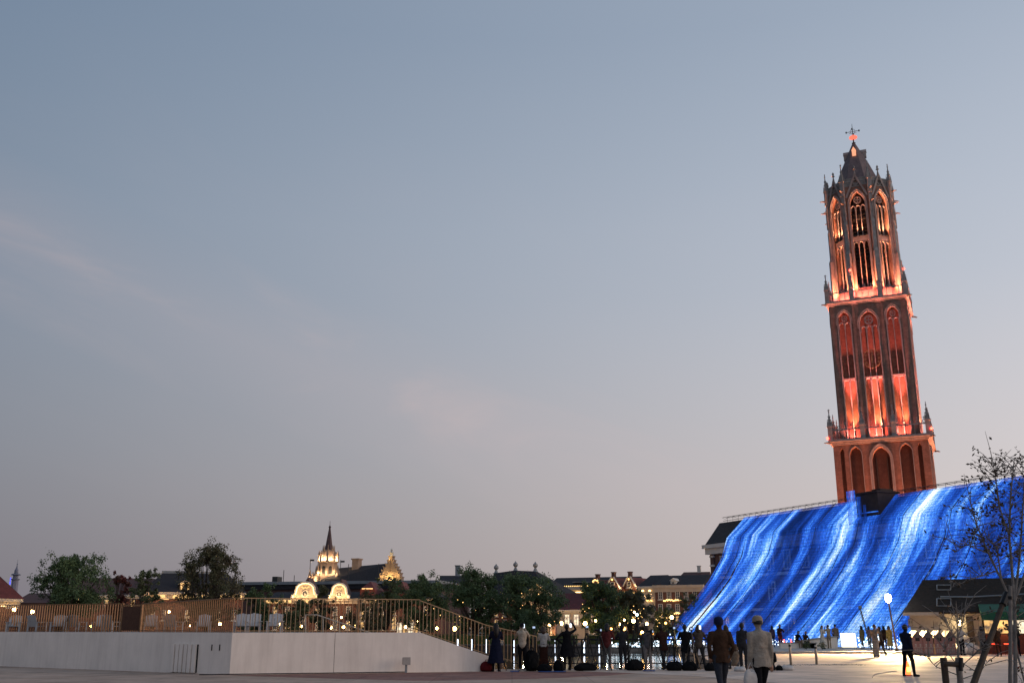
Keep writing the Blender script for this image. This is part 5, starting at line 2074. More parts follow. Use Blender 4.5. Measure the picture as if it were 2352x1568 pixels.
tree_px('large_tree', 'tall dark green tree in front of the gabled houses', 1316, 1440, 1334, 104, 31, LG, n=12500, size=.12, base=.2, lobes=22)
tree_px('round_tree', 'olive tree before the wreath house next to the tall dark tree', 1392, 1500, 1356, 110, 33, LR, n=7500, size=.12, base=.2)
tree_px('small_tree', 'small dark tree at the foot of the red brick house', 1490, 1560, 1396, 104, 35, LG2, n=3600, size=.11, base=.2)
tree_px('small_tree', 'thin dark tree close to the edge of the light curtain', 1552, 1620, 1362, 112, 37, LG2, n=3000, size=.12, base=.2, sparse=.2)

# ------------------------------------------------------------------ kiosk, bins and lamp on the right
m_kwhite = M('kiosk_white_wood', (.42, .38, .33), .7, 0, .12, 3)
m_thatch = M('kiosk_dark_roof', (.020, .015, .012), .95, 0, .4, 5, .5)
F = Fac(2097, 68.5, 2560, 64.5)
kz = lambda y, x=2160: F.p(x, y)[1]
kx = lambda x, y=1450: F.p(x, y)[0]
ZEV = kz(1405, 2100)
ki = thing('kiosk', 'low white kiosk with dark pitched roof, wall lantern and panelled front', 'kiosk', F.P, F.rz)
WK = F.W
MB().box(0, WK, 0, 6, 0, ZEV - .05).build('wall', m_kwhite, ki)
zr = F.p(2118, 1331, 3)[1]
r0 = F.p(2119, 1331, 3)[0]
e0 = F.p(2075, 1405, -.7)[0]
MB().add([(e0, -.75, ZEV), (WK + 1, -.75, ZEV), (WK + 1, 3, zr + .1), (r0, 3, zr), (WK + 1, 6.7, ZEV), (e0, 6.7, ZEV), (e0, -.75, ZEV - .12), (WK + 1, -.75, ZEV - .12)],
         [(0, 1, 2, 3), (3, 2, 4, 5), (0, 3, 5), (6, 7, 1, 0)]).build('roof', m_thatch, ki)
MB().box(e0 - .05, kx(2160), -.82, 0, ZEV - .22, ZEV - .02).build('eaves_board', m_kwhite, ki)
MB().box(.02, kx(2165), -.2, 0, ZEV - .62, ZEV - .22).build('frieze', m_kwhite, ki)
for x in (2100, 2119, 2139, 2161):
    q = kx(x)
    MB().box(q - .12, q + .12, -.12, .0, .1, ZEV - .62).build('pilaster', m_kwhite, ki)
for (xa, xb) in ((2104, 2115), (2123, 2135), (2143, 2157)):
    MB().box(kx(xa), kx(xb), -.045, .0, .5, ZEV - .8).build('wall_panel', M('kiosk_grey_panel', (.46, .43, .38), .7, 0, .1, 3), ki)
MB().box(kx(2222), kx(2238), -.16, .0, 0, ZEV - .3).build('door', M('kiosk_dark_door', (.035, .025, .02), .6, 0, .2, 4), ki)
# white gutter line and skylight frames on the roof
def on_roof(x, y):
    lo, hi = -.7, 3.0
    for _ in range(30):
        m_ = (lo + hi) / 2
        px_, pz_ = F.p(x, y, m_)
        zroof = ZEV + (zr - ZEV) * (m_ + .75) / 3.75
        if pz_ > zroof:
            lo = m_
        else:
            hi = m_
    px_, pz_ = F.p(x, y, lo)
    return (px_, lo - .05, pz_ + .06)


MB().tube([on_roof(2160, 1372), on_roof(2230, 1372.5), on_roof(2352, 1366)], .05, 5).build('roof_pipe', m_lead, ki)
for (xa, xb, ya, yb) in ((2152, 2184, 1376, 1393), (2152, 2184, 1345, 1356)):
    MB().tube([on_roof(xa, ya), on_roof(xb, ya), on_roof(xb, yb), on_roof(xa, yb), on_roof(xa, ya)], .035, 4).build('skylight_frame', m_lead, ki)
# wall lantern
lq = (kx(2206), -.35, kz(1430, 2206))
ln = thing('wall_lantern', None, None, (0, 0, 0))
ln.parent = ki
MB().box(lq[0] - .04, lq[0] + .04, -.35, 0, lq[2] + .18, lq[2] + .24).build('bracket', m_black, ln)
MB().lathe([(.05, -.16), (.11, -.12), (.13, .12), (.03, .2)], 8, lq).build('lantern_glass', EM('lantern_glass_warm', (1, .74, .36), 22), ln)
lamp_light('lantern_light', 'POINT', (lq[0], lq[1] - .1, lq[2]), 70, (1, .68, .32), ki, .1)
# pictogram sign
sp_ = F.p(2091, 1428, -.9)
sg = thing('pictogram_sign', 'small white sign with two standing figures by the kiosk corner', 'sign', F.P + F.d * sp_[0] + F.n * -.25, F.rz)
MB().box(-.13, .13, -.02, .0, sp_[1] - .22, sp_[1] + .2).build('board', m_kwhite, sg)
MB().frame(-.14, .14, sp_[1] - .23, sp_[1] + .21, .018, -.03, .005).build('frame', m_black, sg)
for q in (-.05, .05):
    b = MB().ball((q, -.028, sp_[1] + .10), .018, 8, 5)
    b.box(q - .02, q + .02, -.03, -.022, sp_[1] - .02, sp_[1] + .075)
    b.box(q - .014, q - .003, -.03, -.022, sp_[1] - .12, sp_[1] - .02)
    b.box(q + .003, q + .014, -.03, -.022, sp_[1] - .12, sp_[1] - .02)
    b.build('figure', m_black, sg)
MB().box(-.02, .02, .0, .26, sp_[1] - .05, sp_[1] + .05).build('bracket', m_black, sg)
# green awning with stall front
aw = thing('awning_stall', 'snack stall with dark green awning and warm lit counter', 'stall', F.P, F.rz)
a0, a1 = kx(2254), WK
zt_, zl = kz(1396, 2280), kz(1424, 2280)
m_green = M('awning_green', (.012, .085, .05), .7, 0, .12, 3)
MB().add([(a0, -.1, zt_ + .25), (a1, -.1, zt_ + .25), (a1, -2.0, zt_ - .25), (a0, -2.0, zt_ - .25), (a0, -2.0, zl), (a1, -2.0, zl), (a0, -.1, zt_)],
         [(0, 3, 2, 1), (3, 4, 5, 2), (0, 6, 4, 3)]).build('awning', m_green, aw)
for q in (.2, .55, .62, .9):
    MB().box(a0 + (a1 - a0) * .62 + q, a0 + (a1 - a0) * .62 + q + .22, -2.012, -2.004, (zt_ - .25 + zl) / 2 - .03, (zt_ - .25 + zl) / 2 + .05).build('print_mark', m_kwhite, aw)
for (xa, xb, mt) in ((2262, 2284, m_winlit), (2286, 2318, EMN('stall_glow', (1, .52, .17), 1.4, 3.0, .15)), (2322, 2334, m_winwhite), (2338, 2356, m_winwhite), (2360, 2400, m_winlit)):
    fr_ = MB().frame(kx(xa) - .04, kx(xb) + .04, kz(1455), kz(1422), .05, -.1, -.0).build('serving_hatch', m_thatch, aw)
    MB().box(kx(xa), kx(xb), -.07, -.02, kz(1454), kz(1423)).build('pane', mt, fr_)
MB().box(a0 + .1, a1, -.9, -.05, 0, kz(1456)).build('counter', M('stall_red_wood', (.12, .03, .02), .6, 0, .2, 3), aw)
lamp_light('stall_light', 'POINT', (kx(2305), -1.1, kz(1436)), 55, (1, .56, .24), aw, .15)
for x in (2256, 2320):
    MB().box(kx(x) - .05, kx(x) + .05, -1.95, -1.85, 0, zl + .3).build('post', m_thatch, aw)
# bistro stools with red light rims
for x, lab in ((2277, 'dark bar stool with red light rim left of the pole'), (2304, 'dark bar stool with red light rim under the warm lamp')):
    p_ = F.P + F.d * kx(x) + F.n * -2.6
    st_ = thing('bar_stool', lab, 'stool', (p_.x, p_.y, 0), F.rz, 'bar stools before the stall')
    MB().lathe([(.2, .66), (.21, .70), (.2, .74)], 14).build('seat', m_black, st_)
    MB().lathe([(.215, .60), (.215, .66)], 14).build('light_rim', EM('red_rim', (1, .05, .02), 5), st_)
    for k in range(4):
        an = k * math.pi / 2 + .4
        MB().tube([(.14 * math.cos(an), .14 * math.sin(an), .62), (.24 * math.cos(an), .24 * math.sin(an), 0)], .018, 5).build('leg', m_black, st_)
# recycling bins shaped like little houses
m_pink = M('bin_pink_paint', (.30, .145, .125), .6, 0, .12, 4)
m_binside = M('bin_brown_side', (.15, .085, .045), .7, 0, .15, 4)
m_binroof = M('bin_roof', (.11, .085, .085), .7, 0, .15, 4)
BL = ('pink house shaped recycling bin half hidden behind the guard', 'pink house shaped recycling bin second from the guard', 'pink house shaped recycling bin in the middle of the row', 'pink house shaped recycling bin at the right end with brown side')
for i, x in enumerate((2105, 2129, 2155, 2180)):
    p_ = gnd(x, 1503.5)
    t = thing('recycling_bin', BL[i], 'bin', (p_.x, p_.y, 0), .06, 'recycling bins by the kiosk')
    w_ = .31
    bd = MB()
    bd.prism([(-w_, .06), (w_, .06), (w_, 1.02), (0, 1.36), (-w_, 1.02)], -.35, -.33)
    bd.build('front', m_pink, t)
    MB().box(-w_, w_, -.33, .35, .06, 1.02).build('body', m_binside, t)
    MB().add([(-w_ - .03, -.38, .99), (0, -.38, 1.39), (w_ + .03, -.38, .99), (-w_ - .03, .38, .99), (0, .38, 1.39), (w_ + .03, .38, .99)], [(0, 1, 4, 3), (1, 2, 5, 4), (0, 2, 1), (3, 4, 5)]).build('roof', m_binroof, t)
    MB().box(-.13, .13, -.362, -.351, .80, 1.04).build('opening', m_black, t)
    for q in (-.18, .1):
        for z in (.50, .58):
            MB().box(q, q + .09, -.357, -.351, z, z + .055).build('mark', m_kwhite, t)
    MB().box(-w_ + .02, w_ - .02, -.358, -.351, .44, .455).build('stripe', m_kwhite, t)
    for k in range(4):
        MB().box(-.22 + k * .12, -.14 + k * .12, -.357, -.351, .14, .38).build('slat', M('bin_slat', (.34, .25, .22), .7, 0, .1, 4), t)
    MB().box(-w_ - .02, w_ + .02, -.36, .36, 0, .06).build('base', m_binroof, t)
# heap of white rubbish bags
mpl = M('white_plastic', (.50, .47, .45), .4, 0, .12, 8, .5)


def lumpy(mb, c, r, seed, sx=1, sy=1, sz=1, n=12, m=8, amp=.16):
    rr = random.Random(seed)
    ph = [rr.uniform(0, 6.3) for _ in range(6)]
    vs, fs = [], []
    for i in range(m + 1):
        th = math.pi * i / m
        for k in range(n):
            a = 2 * math.pi * k / n
            q = r * (1 + amp * (math.sin(3 * a + ph[0]) * math.sin(2 * th + ph[1]) + .6 * math.sin(5 * a + ph[2] + 3 * th) + .3 * math.sin(7 * th + ph[3])))
            vs.append((c[0] + q * math.sin(th) * math.cos(a) * sx, c[1] + q * math.sin(th) * math.sin(a) * sy, c[2] - q * math.cos(th) * sz))
    for i in range(m):
        for k in range(n):
            k2 = (k + 1) % n
            fs.append((i * n + k, i * n + k2, (i + 1) * n + k2, (i + 1) * n + k))
    mb.add(vs, fs)
    return mb


for i, (x, y, r, z, lab) in enumerate(((2208, 1500, .36, .32, 'white rubbish bag on the ground nearest the bins'), (2228, 1499, .38, .34, 'white rubbish bag on the ground beside the dark door'), (2216, 1497, .34, .86, 'white rubbish bag on top of the heap'), (2240, 1498, .30, .28, 'small grey white rubbish bag at the end of the heap'))):
    p_ = gnd(x, y + 3)
    t = thing('rubbish_bag', lab, 'bag', (p_.x, p_.y, 0), 0, 'rubbish bags by the kiosk')
    lumpy(MB(), (0, 0, z), r, i + 3, 1.05, 1, .9).build('bag', mpl, t, True)
    MB().lathe([(.09, 0), (.03, .06), (.10, .15)], 8, (0, 0, z + r * .85)).build('knot', mpl, t, True)
# tall plaza lamp
LP = gnd(2061, 1499)
gl_ = at(2040, 1372, LP.y)
pl = thing('plaza_lamp', 'slender plaza lamp post with dazzling white head in front of the light curtain', 'street lamp', (LP.x, LP.y, 0))
hz_ = gl_.z
dxl = gl_.x - LP.x
MB().tube([(0, 0, .0), (dxl * .5, 0, hz_ * .5), (dxl, 0, hz_ - .3)], [.07, .055, .05], 8).build('post', M('lamp_post_bronze', (.10, .07, .06), .5, .3, .1, 5), pl)
MB().lathe([(.12, 0), (.12, .25), (.07, .3)], 10).build('base', m_black, pl)
MB().lathe([(.06, -.3), (.15, -.2), (.2, 0), (.15, .17), (.04, .24)], 14, (dxl, 0, hz_)).build('lamp_head', EM('plaza_lamp_white', (1, .93, .84), 60), pl)
lamp_light('plaza_lamp_light', 'SPOT', (dxl, -.45, hz_ - .25), 34000, (1, .66, .29), pl, .25, math.radians(106), .7, (-.45, -.8, -1))
# unlit pole wrapped in a cord
pp = at(1976, 1398, 74)
t = thing('wrapped_pole', 'thin unlit pole wrapped in cord left of the bright lamp', 'pole', (pp.x, 74, 0))
zt_ = pp.z
MB().tube([(.55, 0, 0), (.28, 0, zt_ * .5), (0, 0, zt_)], .045, 6).build('shaft', m_lead, t)
pts = []
for i in range(90):
    f_ = i / 89
    pts.append((.55 * (1 - f_) + .07 * math.cos(i * .9), .07 * math.sin(i * .9), zt_ * f_))
MB().tube(pts, .018, 4).build('cord', m_black, t)
MB().lathe([(.05, 0), (.14, .05), (.12, .2), (.04, .25)], 8, (0, 0, zt_)).build('cap', m_lead, t)
# bollards
m_boll = M('bollard_steel', (.40, .34, .28), .4, .6, .1, 5)
for x, yb, yt, lab in ((1815, 1528, 1475, 'steel bollard post nearer the sitting person'), (1874, 1526, 1480, 'steel bollard post nearer the lit board')):
    p_ = gnd(x + 2, yb)
    h_ = at(x, yt, p_.y).z
    t = thing('bollard', lab, 'bollard', (p_.x, p_.y, 0), 0, 'bollards on the plaza')
    MB().lathe([(.052, .02), (.052, h_ - .02), (.03, h_)], 12).build('post', m_boll, t, True)
    MB().lathe([(.10, .0), (.10, .018), (.06, .022)], 12).build('base_plate', m_boll, t)
    MB().lathe([(.054, h_ - .16), (.054, h_ - .08)], 12).build('band', m_black, t)
# row of small stones between the bollards
p0, p1 = gnd(1800, 1527), gnd(1985, 1526)
rr = random.Random(3)
b = MB()
for i in range(220):
    f_ = rr.random()
    q = p0.lerp(p1, f_)
    s_ = rr.uniform(.012, .035)
    b.lathe([(s_ * .4, 0), (s_, s_ * .5), (s_ * .3, s_ * .9)], 5, (q.x, q.y + rr.gauss(0, .35), .008))
tag(b.build('gravel', m_kerb), 'thin scatter of small stones on the plaza between the bollards', 'gravel', None, 'stuff')
# lit A-board
p_ = gnd(1951, 1494)
ab = thing('lit_board', 'glowing white standing board on the raised walk', 'sign board', (p_.x, p_.y, .12), -.04)
hb = at(1948, 1453, p_.y).z - .12
wb = .52
MB().add([(-wb, -.12, .14), (wb, -.12, .14), (wb, .08, hb), (-wb, .08, hb), (-wb, -.08, .14), (wb, -.08, .14), (wb, .12, hb), (-wb, .12, hb)],
         [(0, 1, 2, 3), (7, 6, 5, 4), (0, 4, 5, 1), (2, 6, 7, 3), (1, 5, 6, 2), (0, 3, 7, 4)]).build('panel', EM('lit_board_white', (1, .90, .66), 2.2), ab)
for q in (-wb + .05, wb - .05):
    MB().tube([(q, -.1, 0), (q, -.1, .14)], .03, 6).build('leg', m_lead, ab)
    MB().tube([(q, .42, 0), (q, .1, hb * .8)], .02, 6).build('strut', m_lead, ab)
# low sloping planter wall where people sit
p0, p1 = gnd(1842, 1492), gnd(1925, 1492)
z0, z1 = at(1850, 1472, p0.y).z, at(1920, 1462, p1.y).z
pw = thing('sloping_planter', 'low white sloping planter wall on the raised walk', 'planter', (p0.x, p0.y, .12), math.atan2(p1.y - p0.y, p1.x - p0.x))
Lp = (p1 - p0).length
MB().add([(0, 0, 0), (Lp, 0, 0), (Lp, 0, z1 - .12), (0, 0, z0 - .12), (0, 1.2, 0), (Lp, 1.2, 0), (Lp, 1.2, z1 - .12), (0, 1.2, z0 - .12)],
         [(0, 1, 2, 3), (5, 4, 7, 6), (3, 2, 6, 7), (1, 5, 6, 2), (0, 3, 7, 4)]).build('wall', m_wall, pw)
b = MB()
b.add([(-.1, -.06, z0 - .12), (Lp + .05, -.06, z1 - .12), (Lp + .05, 1.25, z1 - .12), (-.1, 1.25, z0 - .12), (-.1, -.06, z0 - .06), (Lp + .05, -.06, z1 - .06), (Lp + .05, 1.25, z1 - .06), (-.1, 1.25, z0 - .06)],
      [(0, 3, 2, 1), (4, 5, 6, 7), (0, 1, 5, 4), (1, 2, 6, 5), (3, 0, 4, 7)])
b.build('coping', m_kerb, pw)
p0 = gnd(1800, 1492)
sw = thing('seat_wall', 'low white seat wall under the two sitting people', 'bench', (p0.x, p0.y, .12), 0)
MB().box(-.2, 2.4, 0, .6, 0, .36).build('block', m_wall, sw)
MB().box(-.25, 2.45, -.05, .65, .36, .42).build('seat', m_kerb, sw)
for i, x in enumerate((1853, 1889)):
    p_ = gnd(x, 1494.5)
    rng_ = np.random.default_rng(50 + i)
    t = thing('planter_shrub', 'small green shrub before the sloping planter near the %s' % ('sitting pair' if i == 0 else 'lit board'), 'shrub', (p_.x, p_.y, .12), 0, 'shrubs before the planter')
    q = rng_.normal(size=(260, 3)) * np.array([.14, .12, .12]) + np.array([0, 0, .26])
    q[:, 2] = np.abs(q[:, 2])
    link('foliage', leaves_mesh('foliage', q, 5, .045, LG2), t)
    MB().tube([(0, 0, -.02), (0, 0, .25)], .02, 5).build('stem', m_bark, t)

# ---- beds of white LED flowers
m_ledw = EM('led_flower_white', (.85, .93, 1.0), 3.0)
m_ledc = EM('led_flower_cyan', (.45, .78, 1.0), 1.6)


def led_bed(label, pts, n, hgt, seed, r=.05, spread=.5):
    rr = random.Random(seed)
    t = thing('led_flower_bed', label, 'light bed', (0, 0, 0), 0, 'LED flower beds')
    n = int(n * .42)
    for nm, mt, k in (('white_lights', m_ledw, n), ('cyan_lights', m_ledc, n // 2)):
        b = MB()
        for i in range(k):
            j = rr.random() * (len(pts) - 1)
            q = Vector(pts[int(j)]).lerp(Vector(pts[int(j) + 1]), j % 1)
            z = q.z + abs(rr.gauss(0, .5)) * hgt
            s_ = r * rr.uniform(.35, 1.05)
            b.lathe([(s_ * .3, -s_), (s_, 0), (s_ * .3, s_)], 5, (q.x + rr.gauss(0, spread * .5), q.y + rr.gauss(0, spread), z))
        b.build(nm, mt, t)['kind'] = 'stuff'
    b = MB()
    for i in range(n // 4):
        j = rr.random() * (len(pts) - 1)
        q = Vector(pts[int(j)]).lerp(Vector(pts[int(j) + 1]), j % 1)
        b.tube([(q.x, q.y, q.z - .1), (q.x + rr.gauss(0, .05), q.y, q.z + hgt * rr.random())], .012, 3)
    b.build('stems', m_black, t)['kind'] = 'stuff'


def qp(x, z=.02, Y=101.5):
    v = atx(x, Y, z)
    return (v.x, v.y, v.z)


led_bed('white LED flower bed on the far quay left of the dark gap', [qp(1392, -.2, 100.9), qp(1442, -.2, 100.9)], 260, .55, 1, .055, .12)
led_bed('white LED flower bed on the far quay below the gabled houses', [qp(1448, -.2, 100.9), qp(1470, -.2, 100.9)], 110, .5, 2, .055, .12)
led_bed('brightest white LED flower bed on the far quay below the white house', [qp(1487, -.1, 100.9), qp(1530, -.1, 100.9)], 320, .8, 3, .06, .12)
led_bed('white LED flower bed at the foot of the curtain behind the photographers', [qp(1535, .1, 100), qp(1620, .1, 97)], 260, .6, 4, .055, .2)
nb0 = [A0 + DV * t_for_x(x, -.6, .1) - NV * .6 for x in (1740, 1800, 1900)]
led_bed('white LED flower bed at the curtain foot behind the sitting pair', [(p.x, p.y, .14) for p in nb0], 260, .6, 5, .06, .25)
nb1 = [A0 + DV * t_for_x(x, -.8, .1) - NV * .8 for x in (1975, 2030, 2090)]
led_bed('bright white LED flower bed at the curtain foot below the plaza lamp', [(p.x, p.y, .14) for p in nb1], 520, .85, 6, .065, .3)

# ---- white light posts at the canal
m_post = EM('light_post_white', (.74, .84, 1.0), 3)
for i, x in enumerate((1051, 1083, 1116, 1180, 1276, 1342, 1377)):
    p_ = atx(x, 92.0, -.6)
    t = thing('light_post', ('slim white light post seen through the ramp rods, first from the left', 'slim white light post seen through the ramp rods, second from the left', 'slim white light post seen through the ramp rods, third from the left',
              'slim white light post at the start of the black quay railing', 'slim white light post beside the woman in the white top', 'slim white light post right of the woman in the black coat', 'slim short white light post behind the first tripods')[i], 'light post', (p_.x, 92, -.62), 0, 'white light posts in the canal')
    h_ = 1.25 if i < 6 else .8
    MB().lathe([(.055, .12), (.055, h_)], 10).build('tube', m_post, t)
    MB().lathe([(.09, -.6), (.09, .12)], 10).build('socket', m_black, t)
    MB().lathe([(.07, h_), (.05, h_ + .05)], 10).build('cap', m_black, t)

# ---- young trees in the right foreground
def stem_tree(name, label, base, stems, seed, leafn, size, mat, bark):
    """stems: lists of (x,y,z) world points with radii"""
    rr = random.Random(seed)
    t = thing(name, label, 'tree', base, 0)
    cs = []
    first = True
    for pts, r0_, r1_, tw in stems:
        L_ = [Vector(p) - Vector(base) for p in pts]
        b = MB()
        rad = [r0_ + (r1_ - r0_) * i / (len(L_) - 1) for i in range(len(L_))]
        b.tube(L_, rad, 7)
        o = b.build('trunk' if first else 'branch', bark, t)
        first = False
        tb = MB()
        for k in range(tw):
            f_ = rr.uniform(.25, 1.0) * (len(L_) - 1)
            q = L_[int(min(f_, len(L_) - 1.001))].lerp(L_[min(int(f_) + 1, len(L_) - 1)], f_ % 1)
            d = Vector((rr.gauss(0, 1), rr.gauss(0, 1), abs(rr.gauss(.5, .6)))).normalized()
            ln_ = rr.uniform(.15, .75)
            e = q + d * ln_
            m_ = q + d * ln_ * .5 + Vector((0, 0, .05 + rr.uniform(-.04, .05)))
            tb.tube([q, m_, e], [.009, .006, .003], 4)
            if rr.random() < .8:
                for _ in range(int(leafn * rr.uniform(.2, 1.3))):
                    g = rr.uniform(.35, 1.05)
                    cs.append(tuple(q.lerp(e, g) + Vector((rr.gauss(0, .055), rr.gauss(0, .055), rr.gauss(0, .05)))))
        tb.build('twigs', bark, o)['kind'] = 'stuff'
    if cs:
        link('crown', leaves_mesh('crown', np.array(cs), seed, size, mat), t)
    return t


YT = 21.0
P_ = lambda x, y, Y=YT: at(x, y, Y)
bs_ = P_(2336, 1660)
bs_.z = 0
stem_tree('young_tree', 'tall sparse young tree with several pale stems at the right edge', tuple(bs_), [
    ([bs_, P_(2332, 1500), P_(2330, 1380), P_(2318, 1230), P_(2322, 1130), P_(2330, 1050)], .045, .008, 60),
    ([P_(2331, 1400), P_(2300, 1330), P_(2270, 1270), P_(2240, 1195), P_(2224, 1130)], .028, .006, 46),
    ([P_(2330, 1380), P_(2342, 1280), P_(2349, 1170), P_(2356, 1070)], .03, .006, 44),
    ([P_(2318, 1230), P_(2294, 1160), P_(2288, 1100), P_(2282, 1065)], .018, .005, 34),
    ([P_(2300, 1330), P_(2290, 1260), P_(2262, 1230)], .018, .005, 16),
    ([P_(2270, 1270), P_(2220, 1250), P_(2190, 1270)], .014, .004, 16),
    ([P_(2290, 1310), P_(2230, 1330), P_(2180, 1350)], .014, .004, 14),
    ([P_(2330, 1380), P_(2375, 1260), P_(2400, 1100)], .03, .006, 20),
    ([P_(2332, 1480), P_(2352, 1560), P_(2372, 1650)], .02, .014, 4)], 5, 10, .040, LD, m_bark2)
# leaning prop and straight stake
t = thing('tree_prop', 'thick dark pole leaning up against the sparse young tree', 'pole', tuple(P_(2225, 1600, 19.5)), 0)
v0 = P_(2225, 1600, 19.5)
MB().tube([(0, 0, 0), P_(2312, 1362, 20.6) - v0], [.062, .045], 8).build('pole', m_bark, t)
MB().tube([(P_(2303, 1388, 20.45) - v0), (P_(2313, 1362, 20.55) - v0)], .07, 8).build('binding', m_black, t)
v0 = P_(2321, 1640, 20.2)
t = thing('tree_stake', 'straight pale stake standing beside the sparse young tree', 'stake', (v0.x, v0.y, 0), 0)
MB().tube([(0, 0, 0), (P_(2321, 1345, 20.2).x - v0.x, 0, P_(2321, 1345, 20.2).z)], [.042, .036], 8).build('pole', m_bark2, t)
MB().lathe([(.05, -.03), (.05, .03)], 8, (P_(2321, 1372, 20.2).x - v0.x, 0, P_(2321, 1372, 20.2).z)).build('binding', m_black, t)
# slim sapling in a timber frame
b2 = P_(2201, 1640, 20)
b2.z = 0
Q_ = lambda x, y: at(x, y, 20.0)
stem_tree('sapling', 'slim bare sapling with a few small leaves in a timber support', tuple(b2), [
    ([b2, Q_(2202, 1540), Q_(2200, 1470), Q_(2199, 1420), Q_(2196, 1385)], .03, .008, 16),
    ([Q_(2200, 1470), Q_(2178, 1440), Q_(2160, 1412)], .012, .004, 14),
    ([Q_(2200, 1465), Q_(2214, 1420), Q_(2218, 1388)], .012, .004, 12),
    ([Q_(2202, 1530), Q_(2170, 1490), Q_(2146, 1460)], .010, .004, 12),
    ([Q_(2202, 1535), Q_(2240, 1500), Q_(2262, 1480)], .010, .004, 12),
    ([Q_(2202, 1550), Q_(2150, 1530), Q_(2120, 1500)], .010, .003, 8),
    ([Q_(2203, 1560), Q_(2250, 1545), Q_(2275, 1510)], .010, .003, 8)], 9, 2, .032, LD, m_bark2)
fr = thing('timber_support', 'dark timber support frame with two posts and a cross rail', 'tree support', (0, 0, 0))
for (x, w_) in ((2166, .062), (2199, .055)):
    q0, q1 = at(x, 1640, 19.6), at(x + 1, 1509, 19.6)
    MB().lathe([(w_ * .96, 0), (w_, .1), (w_ * .98, q1.z - .01), (w_ * .9, q1.z)], 9, (q1.x, 19.6, 0)).build('post', m_bark if x < 2180 else m_bark2, fr)
q0, q1 = at(2166, 1523, 19.5), at(2212, 1526, 19.5)
MB().tube([(q0.x, 19.49, q0.z), (q1.x, 19.49, q1.z)], .045, 8).build('cross_rail', m_bark, fr)
q0, q1 = at(2207, 1509, 19.45), at(2207, 1540, 19.45)
MB().tube([q0, q1], .04, 7).build('short_peg', m_black, fr)

# pale cord lying on the plaza in front of the guard
pts = [gnd(x, y) for x, y in ((2004, 1556), (2006, 1551), (2014, 1548), (2026, 1546), (2042, 1543), (2060, 1541))]
tag(MB().tube([(p.x, p.y, .022) for p in pts], .012, 5).build('cord', m_kwhite), 'thin pale cord lying on the paving left of the guard', 'cord')

# ------------------------------------------------------------------ street lamps across the water
m_globe = EM('globe_warm', (1, .60, .20), 30)
m_globe2 = EM('globe_orange', (1, .42, .10), 11)
m_lpost = M('lamp_post_green', (.02, .03, .025), .5, .3, .1, 5)
lamps = [(33, 1399, 92, .20, 0, 'globe lamp beside the red roofed corner house'), (74, 1404, 92, .20, 0, 'globe lamp left of the broad green tree'), (187, 1404, 100, .10, 0, 'small globe lamp behind the forked trunk'),
         (209, 1437, 88, .14, 0, 'low globe lamp behind the white chairs near the gate'), (388, 1404, 90, .16, 0, 'globe lamp glowing through the dense slats'), (437, 1436, 95, .10, 0, 'small low lamp behind the dense slats, right one'),
         (396, 1436, 95, .08, 0, 'small low lamp behind the dense slats, left one'), (691, 1438, 94, .20, 0, 'globe lamp by the upper end of the stair handrail'), (759, 1440, 94, .18, 0, 'globe lamp under the middle of the stair handrail'),
         (789, 1439, 97, .15, 0, 'globe lamp at the lower part of the stair handrail'), (816, 1437, 98, .14, 0, 'globe lamp at the lower end of the stair handrail'), (784, 1417, 100, .12, 0, 'small globe lamp above the stair handrail'),
         (932, 1439, 96, .15, 0, 'globe lamp by the lit shop windows'), (1004, 1442, 95, .16, 0, 'globe lamp behind the top of the sloping rods'), (1044, 1443, 93, .22, 0, 'bright globe lamp behind the sloping rods'),
         (1159, 1443, 97, .17, 1, 'orange globe lamp right of the woman in the long dress'), (1222, 1438, 97, .14, 0, 'globe lamp right of the man in the pale shirt'), (1262, 1434, 96, .18, 0, 'globe lamp above the woman in the white top'),
         (1344, 1431, 95, .22, 0, 'bright globe lamp left of the tall dark tree trunk'), (1368, 1425, 100, .14, 0, 'globe lamp at the foot of the tall dark tree'), (1455, 1425, 96, .22, 0, 'bright globe lamp left of the tall light stand'),
         (1433, 1443, 94, .20, 1, 'large orange globe lamp before the gabled houses'), (1543, 1417, 97, .20, 0, 'globe lamp against the edge of the light curtain'), (1475, 1451, 94, .14, 0, 'low globe lamp right of the tall light stand'),
         (1457, 1405, 104, .12, 0, 'small high lamp in the olive tree'), (1529, 1430, 99, .13, 1, 'small orange lamp beside the curtain edge'), (1434, 1423, 103, .12, 0, 'small lamp over the large orange one'), (1404, 1443, 98, .12, 1, 'dim orange lamp before the gabled houses')]
for i, (x, y, Y, r, o_, lab) in enumerate(lamps):
    p = at(x, y, max(Y, 102.5) if False else Y)
    Yw = max(Y, 102.0)
    p = at(x, y, Yw)
    t = thing('street_lamp', 'warm ' + lab if not o_ else lab, 'street lamp', (p.x, Yw, 0), 0, 'globe lamps across the water')
    rg = r * .8 * Yw / Y
    MB().ball((0, 0, p.z), rg, 12, 8).build('globe', m_globe2 if o_ else m_globe, t, True)
    MB().lathe([(.09, 0), (.06, .2), (.045, .3), (.04, p.z - rg - .04), (.09, p.z - rg)], 8).build('post', m_lpost, t)
    MB().lathe([(.07, p.z + rg * .92), (.09, p.z + rg * 1.02), (.02, p.z + rg * 1.2)], 8).build('cap', m_lpost, t)
